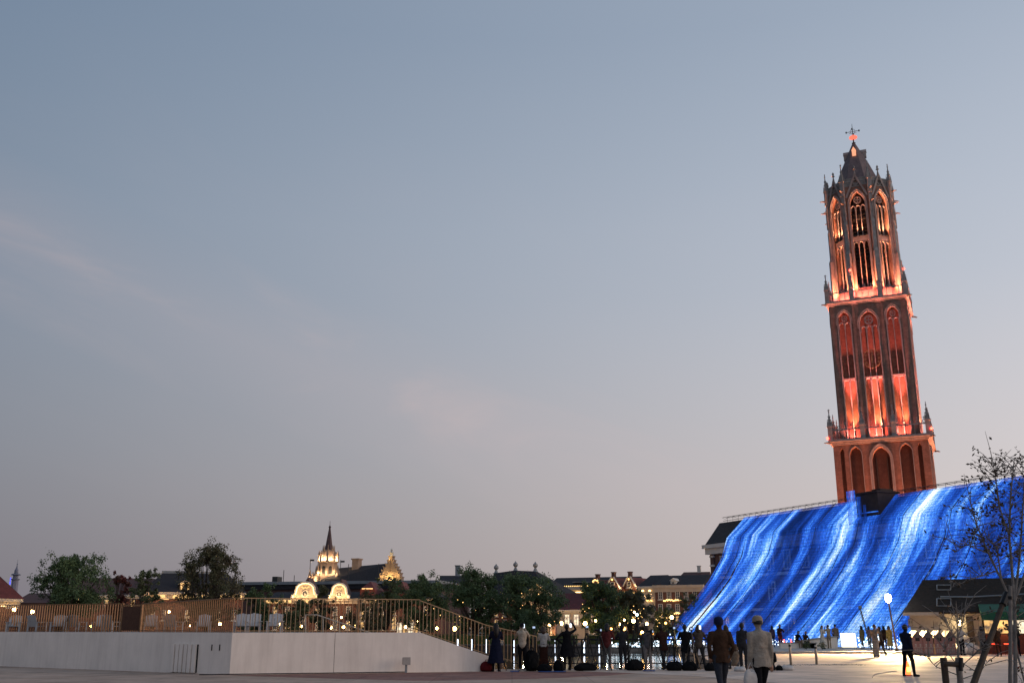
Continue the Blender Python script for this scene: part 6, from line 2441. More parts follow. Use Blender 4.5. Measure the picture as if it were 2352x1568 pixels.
# lamps added along the house fronts to brighten and warm the facades
FL = [(250, 1432, 'before the row house'), (345, 1436, 'before the mansard house, left one'), (505, 1434, 'before the mansard house, right one'), (640, 1434, 'before the brick row left of the first round gable'),
      (735, 1430, 'between the two round gables'), (842, 1432, 'under the first red dormer'), (960, 1428, 'at the end of the baroque row'), (1085, 1434, 'under the large dark round tree'),
      (1205, 1428, 'before the columns of the pavilion'), (1290, 1440, 'at the left corner of the white pavilion'), (1390, 1436, 'before the wreath house'), (1422, 1432, 'between the gabled houses'),
      (1486, 1436, 'before the white house'), (1520, 1440, 'before the red brick house, left one'), (1572, 1436, 'before the red brick house, right one')]
for i, (x, y, lab) in enumerate(FL):
    Yf = 127 if 1280 < x < 1300 else 143
    p = at(x, y, Yf)
    zl_ = max(p.z, 2.1)
    t = thing('added_lantern', 'added small warm lantern ' + lab, 'street lamp', (p.x, Yf, 0), 0, 'added lanterns along the house fronts')
    MB().lathe([(.06, zl_ - .2), (.15, zl_ - .12), (.17, zl_ + .12), (.04, zl_ + .25)], 8).build('lantern', m_globe, t)
    MB().lathe([(.08, 0), (.05, .3), (.04, zl_ - .2)], 8).build('post', m_lpost, t)
    lamp_light('lantern_light', 'POINT', (0, -.2, zl_ + .1), 800, (1, .58, .24), t, .2)
# window-like lit sign boards and a row of orange bulbs on the far bank
p0, p1 = atx(1470, 103, 0), atx(1500, 103, 0)
t = thing('bulb_canopy', 'low canopy edged with a row of orange bulbs on the far bank', 'canopy', (p0.x, 103, 0))
Lc = p1.x - p0.x
MB().box(0, Lc, -.3, 1.2, .92, 1.0).build('roof', m_rbrown, t)
for q in (.1, Lc - .1):
    MB().box(q - .04, q + .04, -.2, -.12, 0, .92).build('post', m_lpost, t)
bulbs(t, [(Lc * k / 13, -.32, 1.0 + .03 * (k % 2)) for k in range(14)], .07, EM('orange_bulb', (1, .38, .06), 4), 'bulbs')
# clipped hedges that close the far bank
rng_ = np.random.default_rng(77)
HL = ('long clipped hedge on the far bank left of the ramp', 'clipped hedge on the far bank behind the sloping rods', 'clipped hedge on the far bank behind the photographers', 'clipped hedge on the far bank below the gabled houses')
for i, (xa, xb) in enumerate(((560, 880), (885, 1150), (1155, 1330), (1345, 1535))):
    a_, c_ = atx(xa, 107, 0), atx(xb, 107, 0)
    L_ = c_.x - a_.x
    t = thing('hedge', HL[i], 'hedge', (a_.x, 107, 0), 0, 'clipped hedges')
    MB().box(.15, L_ - .15, .12, .8, -.02, .85).build('core', LG, t)
    n_ = int(L_ * 190)
    q = np.stack([rng_.uniform(0, L_, n_), rng_.uniform(0, .9, n_), rng_.uniform(0, 1.0, n_)], 1)
    side_ = rng_.random(n_)
    q[side_ < .6, 1] = rng_.uniform(-.03, .12, (side_ < .6).sum())
    q[side_ >= .6, 2] = rng_.uniform(.85, 1.02, (side_ >= .6).sum())
    link('foliage', leaves_mesh('foliage', q, 90 + i, .06, LG), t)
# fairy lights scattered in the nearest crowns
rr = random.Random(12)
for (x0, x1, y0, y1, Y, n_, lab) in ((1050, 1140, 1345, 1430, 98.6, 7, 'sparse fairy lights hung in the large dark round tree'), (1150, 1275, 1360, 1430, 95.6, 9, 'sparse fairy lights hung in the tree before the hipped pavilion'),
                                     (1335, 1415, 1370, 1430, 102.6, 6, 'sparse fairy lights hung in the tall dark tree'), (1425, 1485, 1390, 1432, 106, 14, 'warm fairy lights hung in the olive tree'), (930, 1020, 1360, 1425, 107, 5, 'sparse fairy lights hung in the wide dark tree'), (1500, 1545, 1405, 1440, 102.8, 14, 'warm fairy lights in the small tree by the brick house')):
    b = MB()
    pts_ = []
    for k in range(n_):
        p = at(rr.uniform(x0, x1), rr.uniform(y0, y1), Y + rr.uniform(-.8, .8))
        r = rr.uniform(.02, .05)
        b.lathe([(r * .3, -r), (r, 0), (r * .3, r)], 5, p)
        pts_.append(p)
    tag(b.build('fairy_lights', m_bulb), lab, 'fairy lights', 'fairy lights in trees', 'stuff')

# ------------------------------------------------------------------ people
SKIN = M('skin', (.42, .25, .18), .6, 0, .06, 8)
HAIR = M('hair_black', (.012, .010, .010), .55, 0, .2, 20)
HAIRB = M('hair_brown', (.05, .028, .018), .55, 0, .2, 20)


def cloth(name, c, v=.18):
    return M('cloth_' + name, tuple(q * .8 for q in c), .92, 0, v * 1.3, 8, .9, spec=.06)


ARM = {'down': ((.035, .02, -.28), (.045, -.05, -.53)), 'pocket': ((.08, .06, -.27), (.03, -.06, -.47)), 'phone': ((.10, -.18, -.17), (-.07, -.30, .12)),
       'raise': ((.20, -.10, .13), (.07, -.20, .38)), 'hip': ((.24, .08, -.22), (.02, -.02, -.42)), 'cross': ((.07, -.10, -.27), (-.17, -.19, -.22)),
       'forward': ((.08, -.16, -.23), (-.05, -.38, -.12)), 'lap': ((.07, -.10, -.26), (-.05, -.32, -.36)), 'bag': ((.03, .03, -.29), (.045, -.03, -.55))}
PENDING = []


def seg_tube(mb, pts, rad, n=8):
    mb.tube(pts, rad, n)


def person(name, label, P, face, h=1.7, legs='stand', arms=('down', 'down'), top=None, bottom=None, shoe=None, hair=None, hairlen='short', lean=0.0, hat=None, coat=None, group='people on the plaza', bulk=1.0, head_turn=0.0, z0=0.0, skirt=None):
    S = h / 1.72
    t = thing('person', label, 'person', (P[0], P[1], z0), math.radians(face), group)
    V = Vector
    J = {}
    hipz = {'stand': .90, 'stride': .885, 'wide': .88, 'sit': .50, 'ground': .13}[legs]
    lz = math.radians(lean)

    def up(x, y, z):      # torso points lean forward (towards -y) about the pelvis
        dz = z - .92
        return V((x, y - math.sin(lz) * dz, hipz + .02 + math.cos(lz) * dz))
    pelvis, waist, chest, neck = up(0, 0, .94), up(0, .005, 1.10), up(0, 0, 1.30), up(0, .01, 1.46)
    head = up(0, -.02, 1.60)
    mb = MB()
    # torso as a stack of flattened rings
    secs = [(up(0, 0, .84), .135, .095), (up(0, .005, .92), .165, .115), (up(0, .005, 1.00), .152, .108), (up(0, .0, 1.10), .142, .10), (up(0, -.005, 1.22), .165, .112), (up(0, 0, 1.33), .172, .115), (up(0, .005, 1.405), .125, .09), (up(0, .01, 1.455), .075, .065)]
    vs, fs = [], []
    n = 14
    for (c, rx, ry) in secs:
        for k in range(n):
            a = 2 * math.pi * k / n
            vs.append((c.x + rx * bulk * math.cos(a), c.y + ry * bulk * math.sin(a), c.z))
    for i in range(len(secs) - 1):
        for k in range(n):
            k2 = (k + 1) % n
            fs.append((i * n + k, i * n + k2, (i + 1) * n + k2, (i + 1) * n + k))
    fs.append(tuple(range(n - 1, -1, -1)))
    fs.append(tuple((len(secs) - 1) * n + k for k in range(n)))
    mb.add(vs, fs)
    mb.tube([up(0, .01, 1.42), up(0, -.005, 1.53)], [.062, .052], 8)
    # head: skull, jaw, nose, ears, turned by head_turn
    ct, st = math.cos(head_turn), math.sin(head_turn)

    def hp(x, y, z):
        return V((head.x + x * ct - y * st, head.y + x * st + y * ct, head.z + z))
    hb = MB()
    hb.ball((0, 0, 0), .098, 12, 8, .80, .98, 1.14)
    hb.ball((0, -.022, -.055), .070, 10, 6, .78, .95, 1.0)
    hb.ball((0, -.103, -.012), .017, 8, 5, .8, 1.1, 1.5)
    for s in (-1, 1):
        hb.ball((s * .080, .006, -.008), .022, 8, 5, .5, .8, 1.3)
    mb.add([hp(*v) for v in hb.v], hb.f)
    bones = [(pelvis, waist, 'top', .13), (waist, neck, 'top', .15), (up(0, 0, 1.49), head, 'skin', .05), (head, head + V((0, 0, .05)), 'skin', .09)]
    hands = []
    for s, am in ((-1, arms[0]), (1, arms[1])):
        sh = up(s * .160 * bulk, .01, 1.385)
        (ex, ey, ez), (hx, hy, hz) = ARM[am]
        el, wr = sh + V((s * ex, ey, ez)), sh + V((s * hx, hy, hz))
        mb.tube([sh + V((-s * .06, 0, .005)), sh, sh.lerp(el, .5), el, el.lerp(wr, .45), wr], [.055, .066 * bulk, .056 * bulk, .047, .043, .030], 8)
        d = (wr - el).normalized()
        palm = wr + d * .075
        mb.tube([wr, wr + d * .035, palm], [.028, .036, .033], 8)
        bones += [(sh, el, 'top', .055), (el, wr - d * .02, 'top', .045), (wr + d * .01, palm, 'skin', .03)]
        hands.append((wr, palm, d, s))
    shz = 0.0
    for s in (-1, 1):
        hip = V((s * .088, pelvis.y, hipz + .0))
        if legs == 'stand':
            an = V((s * .095, .02, .085))
            kn = hip.lerp(an, .5) + V((0, -.025, 0))
            toe = an + V((s * .03, -.17, -.05))
        elif legs == 'stride':
            an = V((s * .07, .23 * s - .0, .085 + (.03 if s > 0 else 0)))
            kn = hip.lerp(an, .5) + V((0, -.05, 0))
            toe = an + V((s * .02, -.17, -.05))
        elif legs == 'wide':
            an = V((s * .20, .03 * s, .085))
            kn = hip.lerp(an, .5) + V((s * .01, -.03, 0))
            toe = an + V((s * .06, -.16, -.05))
        elif legs == 'sit':
            kn = V((s * .12, -.42, .50))
            an = V((s * .10, -.44, .085))
            toe = an + V((s * .02, -.17, -.05))
        else:
            kn = V((s * .16, -.36, .42))
            an = V((s * .11, -.60, .085))
            toe = an + V((s * .02, -.17, -.05))
        rb = 1.0 + (bulk - 1) * .6
        mb.tube([hip + V((-s * .02, 0, .06)), hip, hip.lerp(kn, .5), kn, kn.lerp(an, .4), an], [.085 * rb, .096 * rb, .082 * rb, .062 * rb, .058 * rb, .044 * rb], 9)
        heel = an + V((0, .045, -.045))
        mb.tube([heel, an + V((0, -.02, -.038)), toe + V((0, .05, .005)), toe], [.038, .044, .042, .028], 8)
        bones += [(hip, kn, 'bottom', .08), (kn, an + V((0, 0, .02)), 'bottom', .055), (heel, toe, 'shoe', .04)]
    me = mb.mesh('body_draft', [SKIN])
    o = link('body', me, t)
    o.scale = (S, S, S)
    md = o.modifiers.new('join', 'REMESH')
    md.mode = 'VOXEL'
    md.voxel_size = .019
    md.use_smooth_shade = True
    PENDING.append((o, bones, hands, [SKIN, top, bottom, shoe or cloth('shoe_black', (.015, .015, .017))]))
    # hair or hat
    hm = hair or HAIR
    if hairlen != 'none':
        b = MB()
        vs, fs = [], []
        n, m = 14, 7
        for i in range(m + 1):
            th = math.pi * .60 * i / m
            for k in range(n):
                a = 2 * math.pi * k / n
                front = math.sin(a) < -.2
                thh = min(th, math.pi * .36) if front else th
                rr_ = .112
                vs.append(hp(rr_ * .83 * math.sin(thh) * math.cos(a), rr_ * math.sin(thh) * math.sin(a) + .004, rr_ * 1.16 * math.cos(thh)))
        for i in range(m):
            for k in range(n):
                k2 = (k + 1) % n
                fs.append((i * n + k, (i + 1) * n + k, (i + 1) * n + k2, i * n + k2))
        b.add(vs, fs)
        if hairlen in ('long', 'mid'):
            zb = -.42 if hairlen == 'long' else -.20
            b.tube([hp(0, .035, .03), hp(0, .06, -.10), hp(0, .085, zb * .6), hp(0, .08, zb)], [.09, .098, .10, .05], 10)
            for s in (-1, 1):
                b.tube([hp(s * .07, .0, .02), hp(s * .085, .01, -.10), hp(s * .075, .03, zb * .75)], [.03, .036, .015], 7)
        ho = b.build('hair', hm, t, True)
        ho.scale = (S, S, S)
    if hat:
        b = MB()
        pr = [(.106, .012), (.109, .045), (.100, .085), (.068, .118), (.012, .128)]
        vs, fs = [], []
        n = 14
        for (r_, z_) in pr:
            for k in range(n):
                a = 2 * math.pi * k / n
                vs.append(hp(r_ * .90 * math.cos(a), r_ * 1.04 * math.sin(a), z_))
        for i in range(len(pr) - 1):
            for k in range(n):
                k2 = (k + 1) % n
                fs.append((i * n + k, i * n + k2, (i + 1) * n + k2, (i + 1) * n + k))
        b.add(vs, fs)
        b.add([hp(-.075, -.09, .0), hp(.075, -.09, .0), hp(.055, -.185, -.012), hp(-.055, -.185, -.012), hp(-.075, -.09, .012), hp(.075, -.09, .012), hp(.055, -.185, 0), hp(-.055, -.185, 0)],
              [(0, 3, 2, 1), (4, 5, 6, 7), (2, 3, 7, 6), (0, 4, 7, 3), (1, 2, 6, 5)])
        ho = b.build('cap', hat, t, True)
        ho.scale = (S, S, S)
    # eyes
    b = MB()
    for s in (-1, 1):
        b.ball(hp(s * .032, -.090, .008), .009, 6, 4)
    eo = b.build('eyes', HAIR, t)
    eo.scale = (S, S, S)
    # hanging cloth: coat skirt, jacket hem or long skirt
    for nm, spec in (('coat_skirt', coat), ('skirt', skirt)):
        if not spec:
            continue
        mt, ztop, zbot, w0, w1 = spec
        b = MB()
        vs, fs = [], []
        n, m = 26, 7
        for i in range(m + 1):
            f_ = i / m
            z = ztop + (zbot - ztop) * f_
            w = w0 + (w1 - w0) * f_ ** 1.15
            for k in range(n):
                a = 2 * math.pi * k / n
                fold = 1 + .07 * f_ * math.sin(a * 7 + 1.3) + .03 * f_ * math.sin(a * 11)
                c = up(0, .0, max(z, .84))
                vs.append((c.x + w * fold * math.cos(a), c.y + w * .74 * fold * math.sin(a), (hipz + .02 + (z - .92)) + .012 * f_ * math.sin(a * 5)))
        for i in range(m):
            for k in range(n):
                k2 = (k + 1) % n
                fs.append((i * n + k, (i + 1) * n + k, (i + 1) * n + k2, i * n + k2))
        b.add(vs, fs)
        so = b.build(nm, mt, t, True)
        so.scale = (S, S, S)
    return t, S, hands


def finish_people():
    bpy.context.view_layer.update()
    dg = bpy.context.evaluated_depsgraph_get()
    for (o, bones, hands, mats) in PENDING:
        me = bpy.data.meshes.new_from_object(o.evaluated_get(dg))
        o.modifiers.clear()
        # zone every face by the nearest limb
        npol = len(me.polygons)
        c = np.zeros(npol * 3, np.float32)
        me.polygons.foreach_get('center', c)
        c = c.reshape(-1, 3)
        best = np.full(npol, 9.0)
        zone = np.zeros(npol, np.int32)
        zi = {'skin': 0, 'top': 1, 'bottom': 2, 'shoe': 3}
        for (p, q, z, r) in bones:
            p, q = np.array(p), np.array(q)
            d = q - p
            tt = np.clip(((c - p) @ d) / max(1e-9, d @ d), 0, 1)
            dist = np.linalg.norm(c - (p + tt[:, None] * d), axis=1) - r
            k = dist < best
            best[k] = dist[k]
            zone[k] = zi[z]
        # fingers, each its own bent chain rooted in the palm
        mb = MB()
        for (wr, palm, d, s) in hands:
            sd = d.cross(Vector((0, 1, 0)))
            sd = sd.normalized() if sd.length > .2 else Vector((1, 0, 0))
            nr = sd.cross(d).normalized()
            for j, ln in enumerate((.058, .068, .064, .05)):
                b0 = palm + sd * (-.024 + j * .016)
                k1 = b0 + d * ln * .5 + nr * .008
                e = k1 + (d * .8 - nr * .5).normalized() * ln * .5
                mb.tube([b0 - d * .02, b0, k1, e], [.009, .009, .008, .006], 6)
            b0 = wr + d * .03 - sd * .026 * s
            k1 = b0 + (d * .7 - sd * s * .7).normalized() * .035
            mb.tube([b0, k1, k1 + d * .028], [.011, .010, .007], 6)
        nv0 = len(me.vertices)
        vs = np.zeros(nv0 * 3, np.float32)
        me.vertices.foreach_get('co', vs)
        faces = [tuple(p.vertices) for p in me.polygons]
        allv = [tuple(v) for v in vs.reshape(-1, 3)] + mb.v
        allf = faces + [tuple(i + nv0 for i in f) for f in mb.f]
        nm = bpy.data.meshes.new('body')
        nm.from_pydata(allv, [], allf)
        for m in mats:
            nm.materials.append(m)
        nm.polygons.foreach_set('material_index', np.concatenate([zone, np.zeros(len(mb.f), np.int32)]))
        nm.polygons.foreach_set('use_smooth', [True] * len(allf))
        nm.update()
        o.data = nm
        bpy.data.meshes.remove(me)


def dpx(x, yfeet):
    return gnd(x, yfeet)


C_black = cloth('black', (.012, .012, .015))
C_navy = cloth('navy', (.012, .015, .035))
C_cream = cloth('cream', (.50, .42, .33))
C_white = cloth('white', (.55, .53, .51))
C_brown = cloth('brown', (.06, .033, .022))
C_dkbrown = cloth('dark_brown', (.05, .022, .018))
C_grey = cloth('grey', (.12, .115, .12))
C_dkgrey = cloth('dark_grey', (.04, .04, .045))
C_jean = cloth('jean', (.04, .045, .06))
C_red = cloth('dark_red', (.12, .03, .03))
C_beige = cloth('beige', (.40, .31, .22))
C_tan = cloth('tan', (.28, .20, .14))
C_yellow = cloth('yellow', (.62, .40, .12))
C_shoew = cloth('shoe_white', (.5, .48, .46))

# --- photographers along the quay
person('person', 'person with long black hair in a long dark navy dress with back turned', dpx(1139, 1541.5), 184, 1.70, 'stand', ('forward', 'forward'), C_navy, C_black, None, HAIR, 'long', 0, None, None, skirt=(C_navy, 1.12, .30, .16, .30))
person('person', 'person in a cream shirt and black trousers holding a phone to the face', dpx(1200, 1540), 178, 1.70, 'stand', ('phone', 'phone'), C_cream, C_black, C_shoew, HAIR, 'short', 2, C_black)
person('person', 'person in a white top and wide brown trousers facing the water', dpx(1249, 1537.5), 176, 1.60, 'stand', ('forward', 'forward'), C_white, C_dkbrown, None, HAIRB, 'mid', 3, skirt=(C_dkbrown, 1.02, .08, .15, .20))
person('person', 'person in a flared black coat raising a camera with one arm', dpx(1303, 1538.5), 183, 1.68, 'stand', ('raise', 'hip'), C_black, C_black, None, HAIR, 'short', 0, None, (C_black, 1.12, .50, .16, .31))
person('person', 'person in a dark red top and grey trousers among the tripods', dpx(1396, 1538.5), 165, 1.70, 'stand', ('forward', 'down'), C_red, C_grey, C_shoew, HAIR, 'mid', 4)
person('person', 'person in dark grey behind the round bag', dpx(1432, 1537), 190, 1.66, 'stand', ('forward', 'forward'), C_dkgrey, C_dkgrey, None, HAIR, 'short', 2)
person('person', 'person in pale grey clothes under the tall light stand', dpx(1489, 1537.5), 172, 1.62, 'stand', ('down', 'forward'), C_grey, cloth('pale', (.3, .27, .26)), C_shoew, HAIRB, 'short', 5)
person('person', 'person in a dark brown jacket bending to a tripod camera', dpx(1526, 1537), 200, 1.68, 'stride', ('forward', 'forward'), C_dkbrown, C_dkgrey, None, HAIR, 'short', 12, None, (C_dkbrown, 1.0, .74, .155, .19), bulk=1.1)
person('person', 'person in a black hooded jacket beside the black tripod bags', dpx(1577, 1537.5), 182, 1.66, 'stand', ('forward', 'forward'), C_black, C_dkgrey, None, HAIR, 'short', 3, None, (C_black, 1.0, .70, .155, .20), bulk=1.12)
person('person', 'person in a grey brown jacket behind the large walking figure', dpx(1608, 1537), 170, 1.68, 'wide', ('phone', 'phone'), cloth('taupe', (.11, .085, .07)), C_dkgrey, None, HAIRB, 'mid', 3, bulk=1.08)
person('person', 'person with long brown hair right of the large walking figure', dpx(1673, 1535.5), 205, 1.64, 'stand', ('down', 'down'), C_brown, C_jean, None, HAIRB, 'mid', 2, bulk=1.02)
person('person', 'large walking figure in a dark brown jacket and dark jeans', atx(1662, 22.6, 0), 186, 1.76, 'stride', ('pocket', 'pocket'), C_brown, C_jean, None, cloth('blue_cap_dark', (.02, .025, .06)), 'short', 3, cloth('blue_cap', (.02, .025, .07)), (C_brown, 1.10, .82, .160, .185), bulk=1.12)
wt, wS, wh = person('person', 'large figure in a loose white shirt and beige cap walking with a bag', atx(1754, 20.6, 0), 188, 1.76, 'stride', ('bag', 'bag'), cloth('offwhite', (.37, .32, .27)), C_black, None, HAIR, 'short', 1, C_beige, (MATS['cloth_offwhite'], 1.12, .80, .162, .20), bulk=1.10)
person('person', 'person in dark clothes standing left of the white shirted figure', atx(1709, 40.6, 0), 150, 1.72, 'stand', ('cross', 'down'), C_dkgrey, C_dkgrey, None, HAIR, 'short', 0)
person('person', 'person in a beige jacket sitting on the ground behind the walkers', dpx(1689, 1532.5), 150, 1.68, 'ground', ('lap', 'lap'), C_tan, C_grey, C_shoew, HAIRB, 'mid', 14)
person('person', 'person in a black coat sitting on the ground with back turned', dpx(1768, 1539), 172, 1.70, 'ground', ('lap', 'lap'), C_black, C_black, None, HAIR, 'short', 10, None, (C_black, 1.05, .80, .17, .25), bulk=1.2)
# --- figures on the raised walk
person('person', 'person in dark red holding a glowing red wand on the raised walk', dpx(1794, 1491.5), 20, 1.70, 'stand', ('down', 'forward'), C_dkbrown, C_red, None, HAIR, 'short', z0=.12)
ps0 = gnd(1800, 1492)
person('person', 'person in dark clothes sitting at the left of the pair on the seat wall', (ps0.x + 1.05, ps0.y + .25), 25, 1.70, 'sit', ('lap', 'lap'), C_black, C_tan, C_shoew, HAIR, 'short', 22, z0=.10)
person('person', 'person sitting at the right of the pair on the seat wall', (ps0.x + 1.65, ps0.y + .22), 15, 1.64, 'sit', ('phone', 'lap'), C_brown, C_dkgrey, C_shoew, HAIRB, 'short', 18, z0=.10)
person('person', 'small figure in purple grey standing behind the white shirted walker', dpx(1776, 1489), 160, 1.62, 'stand', ('down', 'down'), cloth('purple', (.10, .07, .12)), C_dkgrey, None, HAIR, 'mid', z0=.12)
person('person', 'person in a white coat at the end of the sloping planter', dpx(1891, 1493), 30, 1.62, 'stand', ('cross', 'cross'), C_white, C_beige, None, HAIRB, 'mid', 2, None, (C_white, 1.0, .45, .155, .22), z0=.12)
person('person', 'person in a pale jacket close to the lit board', dpx(1906, 1492), 200, 1.66, 'stand', ('phone', 'phone'), C_beige, C_tan, None, HAIR, 'short', 0, z0=.12)
person('person', 'person in a brown jacket left of the lit board', dpx(1922, 1491), 170, 1.72, 'stride', ('down', 'pocket'), C_tan, C_brown, None, HAIR, 'short', 0, z0=.12, bulk=1.1)
person('person', 'person in an olive coat walking right of the lit board', dpx(1983, 1493), 200, 1.60, 'stride', ('down', 'down'), cloth('olive', (.22, .17, .08)), C_grey, None, HAIR, 'mid', 2, None, (MATS['cloth_olive'], 1.0, .62, .155, .2), z0=.12)
person('person', 'person in reddish grey behind the talking couple', dpx(1999, 1490), 150, 1.58, 'stand', ('down', 'cross'), cloth('rose', (.3, .17, .16)), C_grey, None, HAIRB, 'mid', z0=.12)
person('person', 'person in grey wide trousers standing on the lit paving with a long shadow', dpx(2014, 1508), 160, 1.74, 'stand', ('phone', 'cross'), cloth('mauve_grey', (.20, .165, .15)), cloth('wide_grey', (.24, .22, .21)), None, HAIRB, 'short', 0, skirt=(MATS['cloth_wide_grey'], 1.0, .07, .15, .19))
person('person', 'person in dark clothes next to the one in grey wide trousers', dpx(2027, 1506.5), 250, 1.64, 'stride', ('pocket', 'pocket'), C_dkgrey, C_black, None, HAIR, 'short', 3)
person('person', 'person in brown beside the yellow coat on the raised walk', dpx(2034, 1494), 190, 1.58, 'stand', ('down', 'down'), C_brown, C_dkbrown, None, HAIR, 'mid', z0=.12)
person('person', 'person in a long yellow coat under the plaza lamp', dpx(2046, 1496), 180, 1.58, 'stand', ('down', 'down'), C_yellow, C_black, None, HAIRB, 'mid', 0, None, (C_yellow, 1.05, .28, .16, .23), z0=.12)
og, oS, _ = person('person', 'guard in a dark navy uniform standing with feet apart before the bins', dpx(2089, 1553), 118, 1.66, 'wide', ('down', 'cross'), C_navy, C_black, None, HAIR, 'short', 0, bulk=1.1)
for (x, Y, lab, tp, bt, f_, hl) in ((2262, 60.5, 'customer in a patterned grey top at the snack stall counter', C_grey, C_black, 190, 'mid'), (2296, 60.2, 'customer in dark brown at the snack stall near the warm lamp', C_brown, C_dkbrown, 175, 'short'),
                                    (2212, 63.0, 'person in a pale jacket by the white rubbish bags', C_white, C_black, 120, 'short'), (2340, 60.8, 'customer in black at the bright stall window', C_black, C_black, 170, 'mid')):
    person('person', lab, atx(x, Y, 0), f_, 1.66, 'stand', ('forward', 'down'), tp, bt, None, HAIR, hl, 4)
finish_people()

# shoulder patch on the guard's sleeve
v = dpx(2089, 1553)
# red wand, red cone lamp
p_ = dpx(1794, 1491.5)
m_redglow = EM('red_wand_glow', (1, .06, .02), 9)
for i, (dx, lab) in enumerate(((.10, 'glowing red traffic wand held by the figure in dark red'), (.62, 'second glowing red wand leaning by the seat wall'))):
    t = thing('traffic_wand', lab, 'wand', (p_.x + dx, p_.y - .35, .12), 0, 'red traffic wands')
    MB().tube([(.06, 0, .62), (.16, 0, .12)], [.035, .03], 8).build('glow_tube', m_redglow, t)
    MB().tube([(.04, 0, .74), (.06, 0, .62)], .022, 8).build('grip', m_black, t)
p_ = atx(2087, 35.6, 0)
t = thing('red_cone_lamp', 'glowing red cone lamp on the ground between the legs of the guard', 'lamp', (p_.x, p_.y, 0))
MB().lathe([(.085, .04), (.05, .34), (.02, .46)], 12).build('cone', EM('red_cone_glow', (1, .10, .025), 5), t)
MB().lathe([(.13, 0), (.13, .03), (.09, .045)], 12).build('base', m_black, t)
MB().lathe([(.055, .14), (.05, .28)], 12, (0, -.03, 0)).build('orange_core', EM('orange_core', (1, .42, .06), 7), t)

# ------------------------------------------------------------------ tripods, cameras, bags
m_trip = M('tripod_black', (.015, .015, .016), .4, .3, .1, 6)
m_trip2 = M('tripod_leg_metal', (.22, .17, .12), .35, .7, .1, 6)


def tripod(label, P, h, spread=.42, rot=0.0, cam=None, metal=False):
    t = thing('tripod', label, 'tripod', (P[0], P[1], 0), rot, 'camera tripods on the quay')
    hub = h * .86
    for k in range(3):
        a = k * 2 * math.pi / 3 + .5
        f_ = (spread * math.cos(a), spread * math.sin(a), 0)
        lg = MB().tube([(.04 * math.cos(a), .04 * math.sin(a), hub), (f_[0] * .5, f_[1] * .5, hub * .5)], .024, 6).build('leg', m_trip, t)
        MB().tube([(f_[0] * .48, f_[1] * .48, hub * .52), (f_[0], f_[1], .02)], .018, 6).build('lower_leg', m_trip2 if metal else m_trip, lg)
        MB().ball((f_[0], f_[1], .02), .022, 6, 4).build('foot', m_trip, lg)
        MB().lathe([(.026, -.03), (.026, .03)], 6, (f_[0] * .49, f_[1] * .49, hub * .51)).build('clamp', m_trip, lg)
        MB().tube([(0, 0, hub * .62), (f_[0] * .42, f_[1] * .42, hub * .58)], .008, 5).build('brace', m_trip, t)
    MB().tube([(0, 0, hub * .6), (0, 0, h)], .022, 6).build('centre_column', m_trip, t)
    MB().lathe([(.05, hub - .04), (.06, hub), (.05, hub + .04)], 8).build('hub', m_trip, t)
    hd = MB().box(-.035, .035, -.045, .045, h - .05, h).build('head', m_trip, t)
    MB().tube([(0, .04, h - .02), (.06, .28, h - .14)], .009, 5).build('pan_handle', m_trip, hd)
    if cam:
        c = thing('camera', cam, 'camera', (P[0], P[1], h), rot, 'cameras on tripods')
        MB().box(-.075, .075, -.045, .045, .0, .10).build('body', m_trip, c)
        ls = MB().tube([(0, .045, .05), (0, .19, .05)], [.036, .042], 10).build('lens', m_trip, c)
        MB().tube([(0, .16, .05), (0, .2, .05)], .05, 10).build('hood', m_trip, ls)
        MB().prism([(-.03, .10), (.03, .10), (.02, .135), (-.02, .135)], -.03, .03).build('viewfinder', m_trip, c)
        MB().box(-.06, .04, -.048, -.0455, .015, .085).build('screen', EM('camera_screen', (.55, .7, 1), .9), c)
    return t


def tp(x, y, dY=0):
    v = gnd(x, y)
    return (v.x, v.y + dY)


tripod('black tripod with legs spread behind the long dark dress', tp(1141, 1540), 1.35, .5, .3)
tripod('black tripod between the cream shirt and the white top', tp(1227, 1538), 1.50, .42, .1, 'camera with long lens between the cream shirt and the white top')
tripod('black tripod between the white top and the black coat', tp(1277, 1538.5), 1.15, .42, .9)
tripod('black tripod right behind the flared black coat', tp(1320, 1538), 1.2, .40, 1.4)
tripod('tall black tripod right of the flared black coat', tp(1350, 1538), 1.52, .5, .2, 'camera on the tall tripod right of the flared black coat')
tripod('black tripod left of the dark red top', tp(1380, 1539), 1.40, .46, 1.0, 'camera left of the dark red top')
tripod('tripod with pale lower legs left of the pale grey figure', tp(1467, 1537.5), 1.95, .55, .4, None)
tripod('black tripod right of the pale grey figure', tp(1500, 1538), 1.35, .42, 1.1, 'camera right of the pale grey figure')
tripod('metal legged tripod beside the dark brown jacket', tp(1551, 1537), 1.48, .42, .6, 'camera in front of the dark brown jacket', True)
tripod('black tripod right of the black hooded jacket', tp(1592, 1538), 1.45, .40, .1, 'camera right of the black hooded jacket', True)
tripod('low black tripod behind the large walking figure', tp(1628, 1537), 1.3, .4, .8)
# small glowing lamp on the tall stand
v = tp(1467, 1537.5)
t = thing('stand_light', 'small cyan white light on top of the tallest tripod', 'light', (v[0], v[1], 1.95))
MB().ball((0, 0, .07), .055, 10, 6).build('bulb', EM('cyan_white', (.55, .92, 1), 7), t)
MB().lathe([(.03, 0), (.03, .03)], 8).build('socket', m_trip, t)
